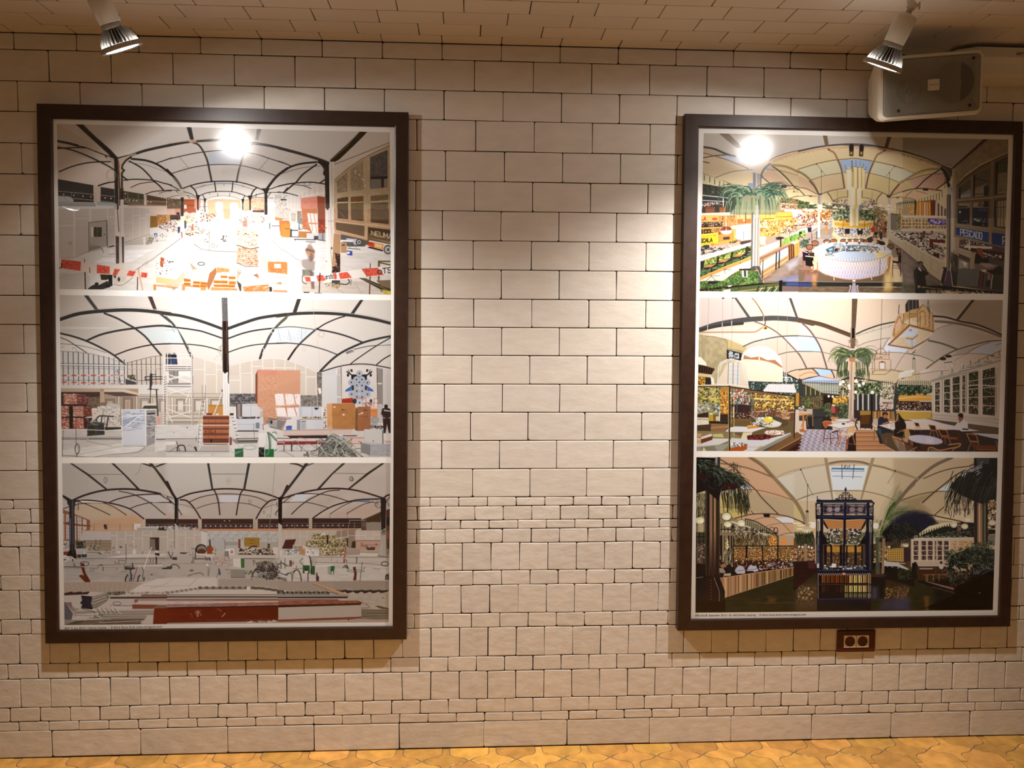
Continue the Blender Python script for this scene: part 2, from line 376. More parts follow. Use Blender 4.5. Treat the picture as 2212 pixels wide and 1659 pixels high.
def picture_building_site_hall():
 A=Art([(122.9,267.5),(841.7,285.9),(844.1,636.4),(128.7,624.2)],bg='d6d5cf',seed=11)
 K='222';K2='333';R,P,S,E,C,G,X,O=A.tools()
 O(110,250);P("20,28 440,28 240,150 20,120","d2cec4");P("20,30 239,149 226,196 20,226","c9c2b4")
 O(600,250);P("180,168 300,57 402,58 402,112 300,150 202,230","d3cbbf")
 O(110,250);P("23,112 224,192 228,266 25,226","d6cdc2")
 P("258,232 360,230 431,250 431,296 260,266","dcd3c9")
 P("25,226 152,248 154,312 25,308","333");P("177,254 227,262 228,312 177,309","333")
 P("258,268 332,280 333,318 258,318","443");P("342,282 431,300 431,322 342,320","543")
 for i in range(24): S([(900+i*55,1275+i*9),(900+i*55,1560)],10,"544",.5)
 P("153,248 178,253 177,308 155,306","cbbfb1");P("332,279 342,281 342,319 333,318","d8c9bb");S("414,296 414,320",14,"dccfc0")
 for y in (1345,1450): S([(125,y),(770,y+60),(1140,y+100)],7,"c9c4ba")
 for y in (1465,1540): S([(1300,y),(1660,y+45),(2157,y+80)],6,"b9ab9c")
 for x,y in ((230,1405),(413,1420),(575,1435),(715,1445),(970,1468),(1075,1478),(1330,1390),(1335,1500),(1405,1505),(1475,1512),(1527,1518),(1735,1535),(1785,1540)): E(x,y,11,12,"e9e6dc")
 for x in (370,805,1375,1560): S([(x,1360),(x,1560)],6,"a9a297")
 P("25,286 66,288 82,300 80,310 25,306","b2b7b6");P("25,306 156,309 161,318 158,332 25,332","a4abab",col2="8b9293",g="80,306 80,332");S("46,288 60,304",10,"8d9494")
 P("164,306 226,312 228,322 164,320","a9b5ba");P("278,309 332,312 332,320 279,320","555")
 P("277,318 431,322 431,332 260,332","d5bba6");S("277,320 431,322",14,"b87")
 O(110,445);P("26,0 431,0 431,300 30,298","d6d6d1");P("26,9 200,9 228,6 228,144 134,164 64,187 29,184","c1bdb4")
 P("260,4 352,6 354,100 262,131","c6c1b8");P("352,4 431,0 431,52 354,76","d6c7bb")
 for x,y0,y1,w in ((420,50,890,34),(705,50,280,34),(1010,50,720,18),(1465,40,590,14),(1590,40,545,12),(1700,40,510,10)): S([(x,y0),(x,y1)],w,"d3cec6")
 for s in ("86,45 138,43","29,70 84,67","204,38 228,38","264,58 292,57","294,33 318,32","320,43 338,42","340,30 352,30"): S(s,18,"d6d1c9")
 for y in (240,300,385,410): S([(140,y),(410,y)],5,"a7a299",.5);S([(440,y),(670,y)],5,"a7a299",.5)
 C("30,80 80,80 80,176 32,180",["d7d3cb"],26,13,.6);C("206,40 226,40 226,140 206,140",["d7d3cb"],16,12,.6);C("264,66 288,66 288,120 264,128",["d4d0c8","666"],14,9,.5)
 P("136,58 200,50 200,142 136,160","a29d95");P("138,62 198,54 197,140 168,144 138,128","aea9a0");P("144,73 153,74 153,110 144,109","d9d6cf");P("153,74 182,75 182,109 153,109","443");S("166,75 166,108",14,"665")
 S("200,50 202,144",16,"555");S("135,58 136,164",12,"76716a");S("136,58 200,50",10,"666");P("136,144 172,140 180,148 136,160","8b867d");E(960,502,10,10,"333")
 R("29,184 80,185 134,163 228,143",8,"8f8b83");R("64,136 68,128 75,132 70,138",8,"666");S("262,131 354,100",10,"8b867c")
 P("264,132 352,106 370,112 340,138 264,138","b9b5aa");P("330,108 338,109 338,138 330,136","d9d8d2");P("348,111 370,112 360,134 340,138","8f8a7c")
 P("156,200 190,184 228,184 228,200","e6e8e8");P("262,188 312,186 278,201 262,201","e6e8e8");P("264,156 370,155 340,168 264,170","e8eae9");P("264,172 338,170 312,184 264,186","e8eae9")
 S("300,230 360,192 431,138",12,"8f8d86");S("262,140 431,118",8,"a5a39b");R("320,218 336,202 348,197 340,212",6,"a69c8c");G("29,188 431,144 431,298 31,298",.03,14,5)
 S("30,258 100,240 140,236",12,"a9a7a0",.6);P("31,240 124,240 140,252 140,298 32,298","bfbab2",.6)
 P("355,34 380,35 382,74 354,77","863");P("378,30 426,30 428,56 380,70","a74");C("380,32 426,31 428,56 382,70",["dc9","542","db8"],36,12,.9);C("386,66 431,54 431,88 386,80",["e8e7e4","444","b9a391","8d7f8d"],50,17)
 A.rect(1843,483,1900,540,"249");A.rect(1855,505,1890,530,"dfe3e8");C("336,104 416,96 416,112 340,138",["665","8f8b80","d9d7d0","444"],30,11)
 P("185,146 202,147 200,178 188,179","dcdcd7");S("182,149 189,166",9,"555");E(1070,800,45,35,"e2e1dc");S("210,172 230,170",7,"b54");P("206,144 224,140 230,143 210,147","332")
 P("229,0 260,0 261,112 232,112","ddd8d0");S("237,0 243,90",16,"655");S("248,0 248,112",9,"b7a9a2");P("231,106 244,108 244,206 233,206","544");G("231,106 244,108 244,206 233,206",.12,1.5,1.5);P("253,109 261,109 261,212 255,212","444");P("244,108 253,109 255,208 244,208","cfc7bc")
 P("233,206 260,202 264,228 230,226","d9d3c6")
 P("29,190 108,197 214,216 346,238 344,256 300,255 216,246 140,238 29,226","dcd0c4")
 for s in ("38,189 108,198 106,232 37,221","165,209 210,216 211,242 164,240","228,224 248,226 234,247 220,246","280,230 304,234 294,251 270,248","324,237 346,239 342,256 322,254"): P(s,"c54");G(s,.10,2,2)
 C("40,196 100,202 100,224 38,216",["533","843"],9,12);X("U",[(140,1010),(195,1020),(195,1110),(140,1100)],16,"222")
 S("138,220 140,238",12,"333");S("120,190 121,200",16,"654");S("122,238 124,297",24,"543");S("310,255 309,300",18,"433");R("312,222 318,254 328,300",26,"ca8");S("318,218 312,226",10,"875")
 P("176,244 206,245 206,264 180,264","332");P("206,245 220,246 220,286 206,288","222");P("220,248 268,250 268,266 230,280","cfc8bb");P("222,248 234,248 230,260","433");E(1215,1310,22,40,"333")
 R("224,280 256,282 292,256",12,"986");P("130,298 144,286 170,274 168,280 200,266 218,284 198,294 184,298","333");E(820,1385,35,20,"222");E(1020,1430,45,30,"222");S("172,280 204,264",22,"dcdad2")
 O(360,445)
 P("0,96 50,114 152,160 248,162 248,220 0,220","d5d6d2");S("0,151 50,114",9,"6f6c66");S("96,108 98,136",6,"77736d");P("98,136 138,86 152,88 152,158","c8c2b8");S("98,136 124,154 166,160 249,163",11,"554");S("152,88 152,158",7,"665")
 S("0,152 140,156",5,"b2afa8");S("140,80 152,88",7,"77736b");S("372,120 422,160",9,"7b7770");S("320,148 402,148",8,"8b887f")
 E(827,700,28,34,"555",w=9);S("176,147 179,140 180,148",7,"555");E(965,955,28,18,"77756f",w=6);C("140,96 152,96 152,132 128,128",["433","8d7b74"],9,12);C("188,96 216,96 216,128 190,120",["333"],9,14,asp=2.5)
 P("0,0 28,0 28,30 0,30","d3b7a6");P("28,0 50,0 50,30 28,30","c98");P("60,0 104,0 104,22 84,26 60,22","a54");P("148,0 176,0 178,42 148,38","db9");P("173,0 200,0 200,46 178,48","e2e4e4");P("200,0 226,0 226,45 204,45","ca8");P("226,0 258,0 258,46 226,48","e4e6e7")
 G("148,0 258,0 258,46 148,46",.05,2,2)
 P("118,0 145,0 145,22 120,22","ece7df");S("119,6 144,6",6,"644");S("119,14 144,14",6,"644");S("127,0 127,22",6,"644")
 C("120,24 176,22 178,54 120,54",["a76","db9","543","cfc7bf"],60,17);P("0,30 11,30 11,56 0,56","b96");P("11,30 48,31 48,48 12,48","433");C("11,30 48,31 48,52 12,52",["322","654"],22,12)
 P("66,30 100,20 100,50 66,50","d7cfc0");C("66,20 102,20 102,52 66,50",["e9e3d6","b8a98f","8c7f6b"],24,16,asp=2,ang=0);C("0,50 48,52 48,96 0,88",["e7e4e0","b3a3a8","655","ca9"],55,18);C("64,46 112,52 112,88 64,80",["e6e3dd","cfd3d4","554","b79a84"],50,16)
 A.rect(170,105,225,155,"222");E(220,268,25,13,"dd5");E(325,240,22,13,"dd5");E(385,280,28,20,"dd6");P("36,56 49,57 48,74 38,74","d7dbe0");P("38,73 49,73 48,94 39,96","346");P("61,51 69,51 69,78 62,78","4b5a72");E(460,390,30,42,"c64");E(510,375,32,60,"cbbcae",w=14)
 C("66,84 136,80 136,96 80,108 66,100",["ca7","543","e5dfd5","8a8377"],46,16,asp=2,ang=0)
 C("164,56 248,58 248,90 166,88",["5d7468","8fa39a","666","a57","d9dcda"],46,10,asp=.7,stroke=True)
 C("256,40 348,16 348,60 300,72 258,72",["d8d1ca","9b7f70","e9e6e2","655","b9a598"],60,18)
 P("274,4 294,0 296,14 276,18","da8");P("270,48 286,49 288,74 272,74","b87");S("271,58 286,58",6,"754");S("271,66 287,66",6,"754")
 P("314,18 332,18 338,54 316,58","c9bfb4");P("306,14 348,14 348,22 306,20","433");P("308,0 348,0 348,14 308,12","c98");G("308,0 431,0 431,48 348,38",.14,2,2)
 P("386,0 431,0 431,48 386,38","c9c6c0");C("386,0 431,0 431,48 386,40",["8b8780","eeecea","666"],60,12,stroke=True)
 P("360,40 374,41 374,80 360,78","d0d4d8");P("374,46 402,48 402,92 376,94","c3c9cf");S("376,70 402,70",10,"333");P("386,38 412,39 412,50 388,50","b85");P("402,50 431,52 431,112 406,104","b74");S("415,62 415,108",7,"853")
 P("340,60 372,62 372,80 340,76","b7bbc0");S("368,60 368,80",12,"344")
 for x,w in ((272,54),(553,26),(1358,18),(1488,26),(1772,52)):
  S([(x,0),(x,150 if x in(272,1772) else 60)],w,K);P([(x-w*.5,150),(x+w*.55,150),(x+w*.7,430),(x-w*.55,430)] if x==1772 else [(x-w*.55,180 if x==272 else 90),(x+w*.55,180 if x==272 else 90),(x+w*.8,540 if x==272 else 260),(x-w*.8,540 if x==272 else 260)],"dedad4")
 S("136,0 136,20",16,K);P("134,22 138,22 140,52 134,52","d9d2ca");P("45,90 66,90 66,110 44,110","cfcac3");S("52,92 54,112",16,"943")
 P("249,78 324,77 324,152 298,153 249,140","d8c9b8");P("249,144 296,154 296,214 249,202","ca9");P("296,154 324,149 328,214 296,215","ca9");P("324,152 340,154 342,216 328,216","e3e6e8")
 for i in range(9):
  y=430+i*38;S([(1250,y),(1480,y+30),(1620,y)],7,"a86",.8)
 for i in range(8):
  y=800+i*36;S([(1250,y-40),(1480,y),(1620,y-25)],7,"964",.9)
 C("249,80 324,80 324,148 249,140",["efe6db","b86","743","e3d5c6"],60,13,asp=2.2,ang=0);C("249,146 326,154 326,212 249,200",["e4cfba","a74","743"],55,12,asp=2.2,ang=.1)
 S("249,139 298,153 328,147",15,"532");S("249,202 280,215 328,216",13,"432")
 P("330,104 372,106 372,155 332,154","dfe4e7");P("328,96 332,100 332,154 328,140","b3b9bb");P("324,90 372,106 330,104","c9cecf");S("371,106 372,156",8,"a3a9aa");S("332,155 392,153",12,"a4a39e")
 P("0,202 58,204 60,230 34,262 0,260","e2dcd1");P("0,260 34,262 60,232 66,252 42,290 20,302 0,302","c9b69d");P("0,286 42,290 20,302 0,302","a86");P("5,197 24,197 24,200 5,200","333");P("0,294 20,295 20,302 0,302","dcd6c8")
 P("80,186 140,185 170,206 178,218 152,230 86,228","dedbd3");P("80,200 112,228 90,226","a48f77");E(612,1030,60,28,"444",w=16)
 P("54,278 140,292 140,302 53,302","c85");P("66,288 120,292 120,302 64,302","dfd6c6")
 for (x,y,w,h) in ((300,1290,125,60),(300,1365,125,50),(465,1340,130,50),(597,1350,130,55),(460,1400,130,50),(592,1405,120,45)):
  P([(x,y),(x+w,y+8),(x+w-3,y+h+8),(x,y+h)],"b73");S([(x+20,y+h*.55),(x+w-20,y+h*.55+5)],14,"842",.8)
 for s in ("62,258 74,248 100,249 86,262","93,266 104,255 122,256 118,269","120,268 128,255 149,257 144,273","74,247 88,228 112,230 98,246","100,253 110,239 128,240 122,255","125,252 132,239 152,241 149,256","88,226 128,226 128,238 112,230","130,230 158,230 154,240 128,238"): P(s,"e3dacb");S(s,5,"b97")
 P("152,240 176,218 178,238 166,266 148,302 142,284","964");P("178,218 224,224 222,238 178,238","c85");S("199,222 200,236",8,"852");P("226,224 248,224 248,238 226,238","dad6cb")
 for s in ("192,247 198,235 220,237 216,249","220,250 224,238 246,239 245,251","167,264 176,242 192,246 192,264","192,264 216,250 220,265","221,267 222,258 246,258 245,270","166,278 246,279 246,274 166,274"): P(s,"e5d8c3")
 for (x,y,w,h) in ((958,1240,125,45),(1098,1255,130,50),(832,1325,128,55),(960,1328,128,55),(1105,1340,125,60),(832,1400,135,50),(965,1400,135,50),(1100,1405,120,50)):
  P([(x,y),(x+w,y+4),(x+w,y+h+4),(x,y+h)],"c73");S([(x+15,y+h*.55),(x+w-15,y+h*.55+3)],14,"842",.8)
 P("158,288 250,293 252,302 156,302","c85");S("208,298 230,293 250,302",8,"853");S("158,289 250,294",8,"ece3d2");P("251,226 266,226 258,260 250,268","b9a894");C("246,224 268,224 260,300 250,280",["865","543","dcd5c9"],36,14,stroke=True)
 P("268,218 340,216 366,258 364,282 272,288 266,240","e1dcd3");P("272,288 364,280 364,306 276,306","b74");C("272,286 364,282 364,304 274,305",["e3d3bf","852","d96"],40,18,asp=3,ang=-.1,stroke=True);P("298,240 308,252 324,240 332,258 308,254","a64");P("296,258 312,250 330,260 332,270 308,268","ece6dc");E(1575,1235,25,15,"332");C("270,220 360,218 362,280 270,280",["f0ede6","c9bfb1","b79f87"],40,20,asp=3,ang=.9,stroke=True,a=.8)
 P("249,266 266,280 266,304 260,304","443");P("366,288 376,290 376,306 366,306","333")
 P("338,166 358,178 364,198 362,238 340,206","d3c1aa");P("340,164 400,166 431,174 431,192 422,198 362,197","ddd2c1");P("361,198 431,199 431,246 362,238","b74");G("361,198 431,199 431,246 362,238",.06,3,1);P("384,206 408,207 408,222 384,221","e2ddd3");S("362,238 431,244",14,"e3d7c4");C("362,224 431,226 431,244 362,238",["db8","853"],20,18,asp=3,ang=.2,stroke=True)
 P("366,249 431,250 431,308 380,304 368,268","e0dbd1");P("390,274 408,272 412,282","953");P("380,300 431,302 431,309 380,307","b86");C("370,252 431,252 431,300 376,296",["f1ede6","c5b8a6","a86"],30,20,asp=3,ang=.5,stroke=True,a=.8)
 O(110,445);P("376,252 431,260 431,282 376,274","db8");P("392,182 406,186 400,216 390,216","a53");P("366,280 376,280 376,301 367,301","b84");P("372,280 431,284 431,292 380,288","c97");P("378,290 431,294 431,301 378,301","d9d6cf");P("378,236 398,218 431,212 431,248 378,254","e0ddd6");C("374,200 431,192 431,246 376,250",["654","eceae5","a79684","443"],26,15,asp=1.6)
 O(600,445);P("0,124 32,122 58,112 166,128 172,248 88,248 84,312 84,308 20,180 0,166","cfd3d3");P("223,168 404,168 404,318 220,300","cbcac5");P("84,308 88,248 404,280 404,317","c0b9af")
 G("0,130 404,130 404,316 84,308",.035,20,4);S("0,147 24,160 74,194",9,"83817b");S("276,274 300,314",8,"98938a");S("212,296 236,312",8,"98938a")
 P("0,38 18,38 18,48 0,48","a85");P("4,50 43,51 43,112 10,106 4,80","b74");P("12,62 41,61 43,112 13,110","b84");S("24,80 40,80",14,"853");P("49,60 75,60 74,108 48,108","ccd1d6");S("48,86 74,86",16,"333");S("75,64 74,108",12,"333");P("43,82 49,80 49,108 43,108","344");S("43,109 74,110",12,"222")
 P("72,86 120,90 120,114 75,112","a74");P("72,83 120,86 120,91 73,89","d9d9d6");C("74,70 120,70 120,86 74,84",["444","c6cacc","8d9295"],26,14)
 P("102,96 144,98 143,124 102,120","c3c7c9");P("128,106 144,106 144,120 128,120","444");P("144,95 170,96 170,124 144,122","9fa3a4");S("160,100 160,120",30,"70767b");S("58,118 132,120",16,"333");S("60,118 62,124",8,"333");S("100,126 132,128",12,"333");S("144,120 170,124",14,"333")
 P("0,0 46,0 46,48 0,40","c5c1bb");C("0,0 46,0 44,50 0,40",["7b7771","ecebe8","555","a79f94"],70,12,stroke=True);P("38,17 68,17 68,60 40,58","cfccc5");P("48,26 61,26 60,50 50,50","b9b5ad");S("48,26 61,26 60,52 50,52 48,26",8,"8a857c");P("68,17 82,17 88,66 69,60","8a8883");G("68,17 82,17 88,66 69,60",.1,2,2)
 P("81,-36 140,-40 141,96 120,94 112,88 88,78","b75");P("140,-44 168,-40 169,96 144,96","843");P("81,-36 140,-40 140,-12 82,-10","c87");G("81,-36 140,-40 141,96 88,78",.07,3,1);G("140,-44 168,-40 169,96 144,96",.08,3,1)
 P("104,24 140,26 141,96 122,94 108,60","e1ddd6");S("114,26 124,88",10,"a76");S("128,26 138,94",9,"a76");S("104,60 138,62",26,"c87");E(795,345,25,20,"c43");C("144,66 166,72 166,94 146,92",["d74","732"],10,10)
 for s,c,a in (("108,136 120,140 132,160 128,190 112,200 98,160","865",.75),("96,156 128,160 130,186 102,172","a86",.8),("100,150 128,158 130,166 98,158","544",.8),("84,192 112,186 132,198 130,230 112,236 86,216","8a8078",.8),("86,226 120,228 124,248 112,250 88,248","665",.8),("88,228 96,230 92,252 86,252","666",.7),("114,230 128,236 130,296 120,296 115,260","655",.85)): P(s,c,a,soft=2.2)
 S("78,194 92,216",20,"a86",.6,soft=2);S("100,172 128,180",10,"ca8",.6);S("112,140 118,132",22,"a87",.7,soft=2);E(595,910,35,80,"544",.5,soft=2)
 P("169,0 200,0 202,96 203,220 192,236 192,268 164,280 162,244 170,212","dcdad4");S("189,4 190,146",9,"aaa69f");S("174,4 178,200",16,"efeeea");S("194,76 202,236",30,"cfc6bc");E(885,20,26,45,"322");S("177,53 198,53",8,"9d8079");E(958,750,14,25,"444");E(860,385,9,9,"333");E(865,985,9,9,"333");S("188,156 195,228",10,"655",.7)
 P("200,96 223,100 223,240 202,242 192,220","a86");P("202,166 222,172 222,240 192,238 194,218 212,212","322");C("198,166 222,166 222,238 194,236",["cb9","222","754"],50,14,asp=.5,ang=1.4);P("192,264 222,266 222,288 192,288","444");E(1050,1430,60,35,"986");C("166,276 222,276 212,298 168,288",["ba8","875"],20,16)
 R("223,278 244,280 256,272 250,260",22,"444");R("258,258 262,268 260,282",12,"555")
 P("224,100 252,104 312,118 312,144 250,144 224,120","555");P("244,114 288,118 290,138 274,138 266,124 246,120","b9bfc4");E(1450,640,58,60,"444");E(1450,640,36,38,"a9b0b6");E(1452,640,15,17,"333");P("224,128 247,130 245,167 225,166","a86");S("230,139 238,138",20,"332");P("246,158 266,160 266,177 248,174","349");P("248,162 258,163 256,170 248,170","dce2ea");S("250,150 294,154",13,"455");S("256,128 258,150",8,"6b7075");S("278,128 280,150",8,"6b7075");P("224,120 268,120 268,128 224,126","dde0e2")
 P("314,124 344,130 344,148 320,140","c42");P("344,130 378,136 376,154 344,148","d85");P("348,134 374,138 372,149 348,145","dc8");P("318,128 340,131 340,136 320,134","932");P("328,144 376,156 376,162 320,148","222");E(1970,775,80,85,"555");E(1970,775,55,58,"b9bab6");E(1975,775,25,28,"555");P("300,112 328,120 318,138 304,142","554")
 P("358,194 404,195 404,200 366,200 364,268 358,268","653");S("366,202 402,210",22,"542");P("288,256 312,258 404,296 404,312 370,300","332");P("352,266 404,264 404,296 370,286","75674f");S("300,258 392,300",10,"8d7b5c");P("370,298 404,304 404,317 380,314","ba4");P("390,304 404,308 404,317 396,317","cb5");E(1855,1515,22,25,"874")
 P("200,0 404,0 404,128 312,120 202,94 200,60","b97");G("200,0 404,0 404,128 312,120 202,94",.05,2,6)
 P("213,0 252,0 251,46 213,43","433");P("260,0 306,0 306,53 262,48","543");P("332,0 397,0 397,64 332,57","543");R("220,18 230,32 242,43",7,"8d8371");G("213,0 397,0 397,64 213,43",.06,3,3)
 P("206,57 310,70 309,112 208,88","654");P("322,74 404,84 404,120 322,112","432");P("324,96 404,108 404,130 324,112","653");S("206,54 310,66",16,"cb9");S("204,86 310,111",26,"ca8");S("314,0 316,120",26,"ba8");S("320,64 404,74",20,"cb9");S("320,114 404,130",24,"b97");P("322,112 404,131 404,136 320,120","654")
 X("NEUMA",[(1675,440),(2040,495),(2040,590),(1675,510)],13,"cdbfa8")
 P("88,254 160,246 192,240 316,222 404,212 404,245 260,260 212,264 100,271 88,266","dedbd5")
 for s in ("94,254 114,253 118,270 100,270","137,249 160,246 170,266 142,269","192,241 206,239 218,260 202,262 202,248","216,240 248,235 265,256 222,261","298,224 358,220 380,246 318,251"): P(s,"c54");G(s,.10,2,2)
 P("210,241 217,240 222,260 210,261","dcd8d8");X("orsto",[(835,1232),(995,1212),(1000,1290),(845,1305)],11,"333");X("doTS",[(1690,1140),(2040,1090),(2040,1190),(1700,1215)],18,"333");S("315,222 318,252",16,"854")
 S("150,240 147,309",18,"322");S("331,206 330,222",20,"654");S("330,252 328,314",24,"643");R("86,252 88,272 102,278",16,"554");S("93,309 110,309",20,"333");S("131,311 155,312",12,"544");E(745,1245,14,20,"432")
 O(600,250);P("200,230 248,186 300,152 402,100 402,332 200,332","ba8");G("200,230 402,100 402,332 200,332",.05,2,7)
 for s,c in (("211,234 248,202 248,271 212,276","91816a"),("260,194 305,164 306,264 261,269","988a70"),("330,149 393,122 393,256 330,261","555"),("212,296 251,289 251,306 212,308","543"),("212,313 251,312 251,332 212,332","543"),("260,290 306,286 306,306 260,308","753"),("260,312 306,310 306,332 260,332","653"),("332,286 395,281 395,300 332,306","7a6a4a"),("332,312 395,309 395,332 332,332","654")): P(s,c);G(s,.07,2.5,2.5)
 S("200,230 250,190 300,155 350,130 402,108",10,"7d694c");S("202,240 260,192 306,160",9,"875");S("200,276 312,280",16,"cb9",.6);S("208,280 312,272 402,264",36,"ba8");S("316,150 316,332",44,"ba8");S("254,196 255,332",22,"ba8");S("210,310 306,309",8,"d9c9a6");S("332,307 395,305",9,"d9c9a6")
 P("332,218 393,216 393,224 380,226 380,256 370,256 370,226 332,227","222");P("332,227 370,226 370,257 332,260","7e7b74");P("380,226 393,225 393,256 380,256","8a867e");R("351,170 352,208 362,156 364,180",7,"77705f")
 for x,y in ((1385,990),(1390,1030),(1455,1055),(1500,1130),(1535,1150),(1560,1250)): E(x,y,20,9,"eae3d2",ang=.6)
 C("216,230 246,208 246,266 216,268",["e5dcc4"],22,6);C("264,200 304,172 304,260 264,264",["d9ccb0","7a6b50"],34,6)
 S("202,174 300,136 401,96",9,"333");R("240,136 258,118 276,108",8,"b3a694",.6)
 P("71,288 120,258 166,244 168,332 81,332 71,300","cfc9c0")
 for x,y in ((435,1370),(515,1340),(605,1290),(705,1260),(805,1240)): S([(x,y),(x,1460)],10,"eae6de")
 S("84,290 164,274",9,"eae6de");P("81,294 140,288 141,332 82,332","c87");P("140,286 168,290 168,332 141,332","843");G("81,294 140,288 141,332 82,332",.06,3,1)
 P("0,276 70,286 80,300 81,332 0,332","d0cfca");C("0,278 32,278 32,332 0,332",["332","8b8680","f0efec"],50,12,stroke=True);S("10,299 28,299",16,"322")
 for x in (165,230,295,350): S([(x,1420),(x,1659)],8,"e6e4de")
 R("0,115 80,136 146,156 180,169",52,K2);R("136,166 112,168 80,172 46,182 18,198 0,212",34,K);R("0,162 24,170 46,180",18,K);R("16,206 60,192 100,184 150,180",9,"555");R("138,174 112,192 86,212 66,236 56,244 20,274",28,K)
 R("0,252 40,243 90,238 128,238 168,244",22,K);R("60,246 90,250 118,260",13,K);R("150,240 168,228",24,K);R("0,272 40,278 70,286",16,K);E(520,1220,60,28,"666",w=9)
 S("192,160 250,108 300,60",60,"221");P("292,58 320,58 300,80 220,156 202,166 190,160","221");S("188,158 240,116 288,62",8,"a89a86")
 P("138,166 148,156 182,170 185,330 170,330 167,216 160,208 164,192 154,176","222");R("154,176 170,192 174,212",16,"433");P("184,166 200,164 202,220 196,332 185,332","ddd6cb");S("192,170 195,320",14,"a59a8a",.7);C("186,172 202,172 198,330 186,330",["8b7c6a","efe9df"],20,9,asp=.6)
 O(360,250)
 P("0,96 200,100 200,234 54,260 0,192","dddcd7",.5);P("146,132 196,124 260,133 258,174 226,172 150,172","c6d2df");P("168,237 238,238 238,242 168,241","bccde0")
 R("0,108 44,99 84,93 164,88 230,90 320,100 380,110 431,123",46,K2);P("70,41 87,41 96,86 83,86","333");P("322,47 338,47 326,88 316,86","8b8a85")
 R("92,96 112,104 130,128 144,160 152,196 160,235",34,K2);R("320,98 286,116 274,140 264,172 256,200 249,237",32,"555")
 R("0,156 44,146 86,137 130,130 196,124 260,128 320,138 364,152 431,174",17,K2);R("18,206 60,193 100,183 148,176 200,174 260,177 328,193 390,214",16,K2);R("54,260 100,245 150,236 200,234 250,236 300,248 346,266",20,K)
 S("43,147 80,189",7,"666");S("364,153 328,194",7,"666");E(322,960,42,48,"b9bd92",w=9);E(1705,965,34,38,"b9bd92",w=9);E(1005,1010,22,30,"c2c5b6",w=8)
 E(458,460,70,30,"ca9");S("88,86 100,100",9,"7a5a4e");P("0,97 80,88 164,80 164,83 86,91 0,101","d5bfae",.8)
 R("0,193 26,220 40,238 52,260",40,K);R("26,224 40,240 52,260",38,"74716a");R("431,188 398,212 376,236 354,266",44,K);R("86,252 100,266 110,288",24,K);R("320,258 308,270 298,292",24,K)
 R("100,260 130,250 168,244 202,242 240,244 274,252 310,264",9,"666");R("112,288 140,276 172,271 204,270 236,272 266,280 290,290",14,K);S("170,237 175,271",20,K);S("236,238 232,272",18,K)
 R("128,283 136,300",14,K);R("278,286 270,302",14,K);R("138,300 160,290 200,286 240,290 270,302",7,"8f8a84");P("148,300 176,290 202,288 232,292 262,304 232,298 202,294 176,298","eef0f0")
 S("181,277 182,288",9,K2);S("225,277 223,288",9,K2)
 for x,y in ((625,1270),(665,1250),(1020,1240),(1360,1260),(760,1395),(1285,1395)): E(x,y,9,12,"77736d",w=5)
 R("0,243 24,254 50,268",16,K);R("0,266 40,267 84,278 100,288",12,K);S("32,267 47,284",10,K);R("0,294 30,286 70,284 112,296 138,302",9,"554");S("74,286 82,295",9,K);R("370,262 398,252 431,245",16,K);R("302,290 328,280 370,274 431,275",12,K);R("280,300 320,292 380,294",9,"554");S("431,258 418,274",20,K);S("372,274 360,290",12,K);S("320,280 318,290",11,K)
 P("38,258 50,262 70,259 58,272 58,296 49,296 49,272","d1c8b3")
 P("0,294 48,298 48,332 0,332","654");C("0,296 48,298 48,324 0,320",["322","b59a86","433"],40,13);P("60,298 98,298 98,332 60,332","a53");S("60,320 98,320",14,"632");P("61,318 70,318 70,332 61,332","e2dfda");P("98,296 112,290 120,304 120,332 98,332","c98")
 P("120,312 144,310 144,332 120,332","e8e8e4");S("131,312 131,332",7,K2);S("120,325 144,325",7,K2);P("144,304 174,296 260,300 268,332 144,332","db9");P("173,312 200,312 200,332 173,332","e6eaed");P("225,314 254,314 254,332 225,332","dfe7ee");E(932,1562,66,28,"e6eaed");E(1197,1572,70,24,"dfe7ee")
 P("276,298 348,294 348,332 276,332","db9");C("276,300 348,296 348,332 276,332",["c75","e9ddd2","8d6b5a","f0eeea"],60,14,stroke=True);P("360,296 386,296 386,332 360,332","d2d6d8");C("386,280 431,278 431,332 386,332",["efeeec","7d7872","a9a59f","333"],90,13,stroke=True);P("408,298 428,298 428,302 408,302","322")
 for x,w,y in ((272,54,1400),(552,28,1440),(678,16,1500),(1357,18,1510),(1487,28,1450),(1770,50,1320)):
  S([(x,y),(x,1659)],w,K);P([(x-w*1.5,y-25),(x+w*1.5,y-25),(x+w*.5,y+60),(x-w*.5,y+60)],K if x!=272 else "cbbfae")
 O(110,250)
 P("87,30 114,30 140,56 166,80 212,120 239,149 226,160 206,138 160,96 120,60","222");R("23,91 60,98 96,107",42,K);R("96,108 124,114 184,137 226,151",18,K);R("23,112 80,124 140,148 194,174 224,192 258,218 274,230",26,K);R("23,118 60,115 96,114 124,115",22,K);R("30,200 80,180 140,167 214,164",22,K)
 R("280,162 320,184 350,212 366,232 386,248 402,266",26,K);R("288,154 340,160 380,174 410,194 431,212",36,K);R("260,230 300,227 360,230 400,240 431,248",20,K);R("286,256 320,242 366,236",14,K);R("170,250 200,240 228,236",24,K);R("338,280 370,270 431,266",16,K);R("272,166 340,176 410,200",8,"77736d");R("376,170 431,151",18,K);R("240,153 288,141 340,124 431,104",46,K2);R("386,278 410,270 431,269",10,K2)
 P("276,141 304,134 306,139 280,147","b49f93");P("204,148 225,153 225,190 218,170","b5a596");P("240,154 279,142 286,146 262,172 254,186 262,196 250,202 250,260 243,260","cdb8a8");R("286,147 268,160 256,176 254,189 262,195 254,204 254,260",34,"332",smooth=False)
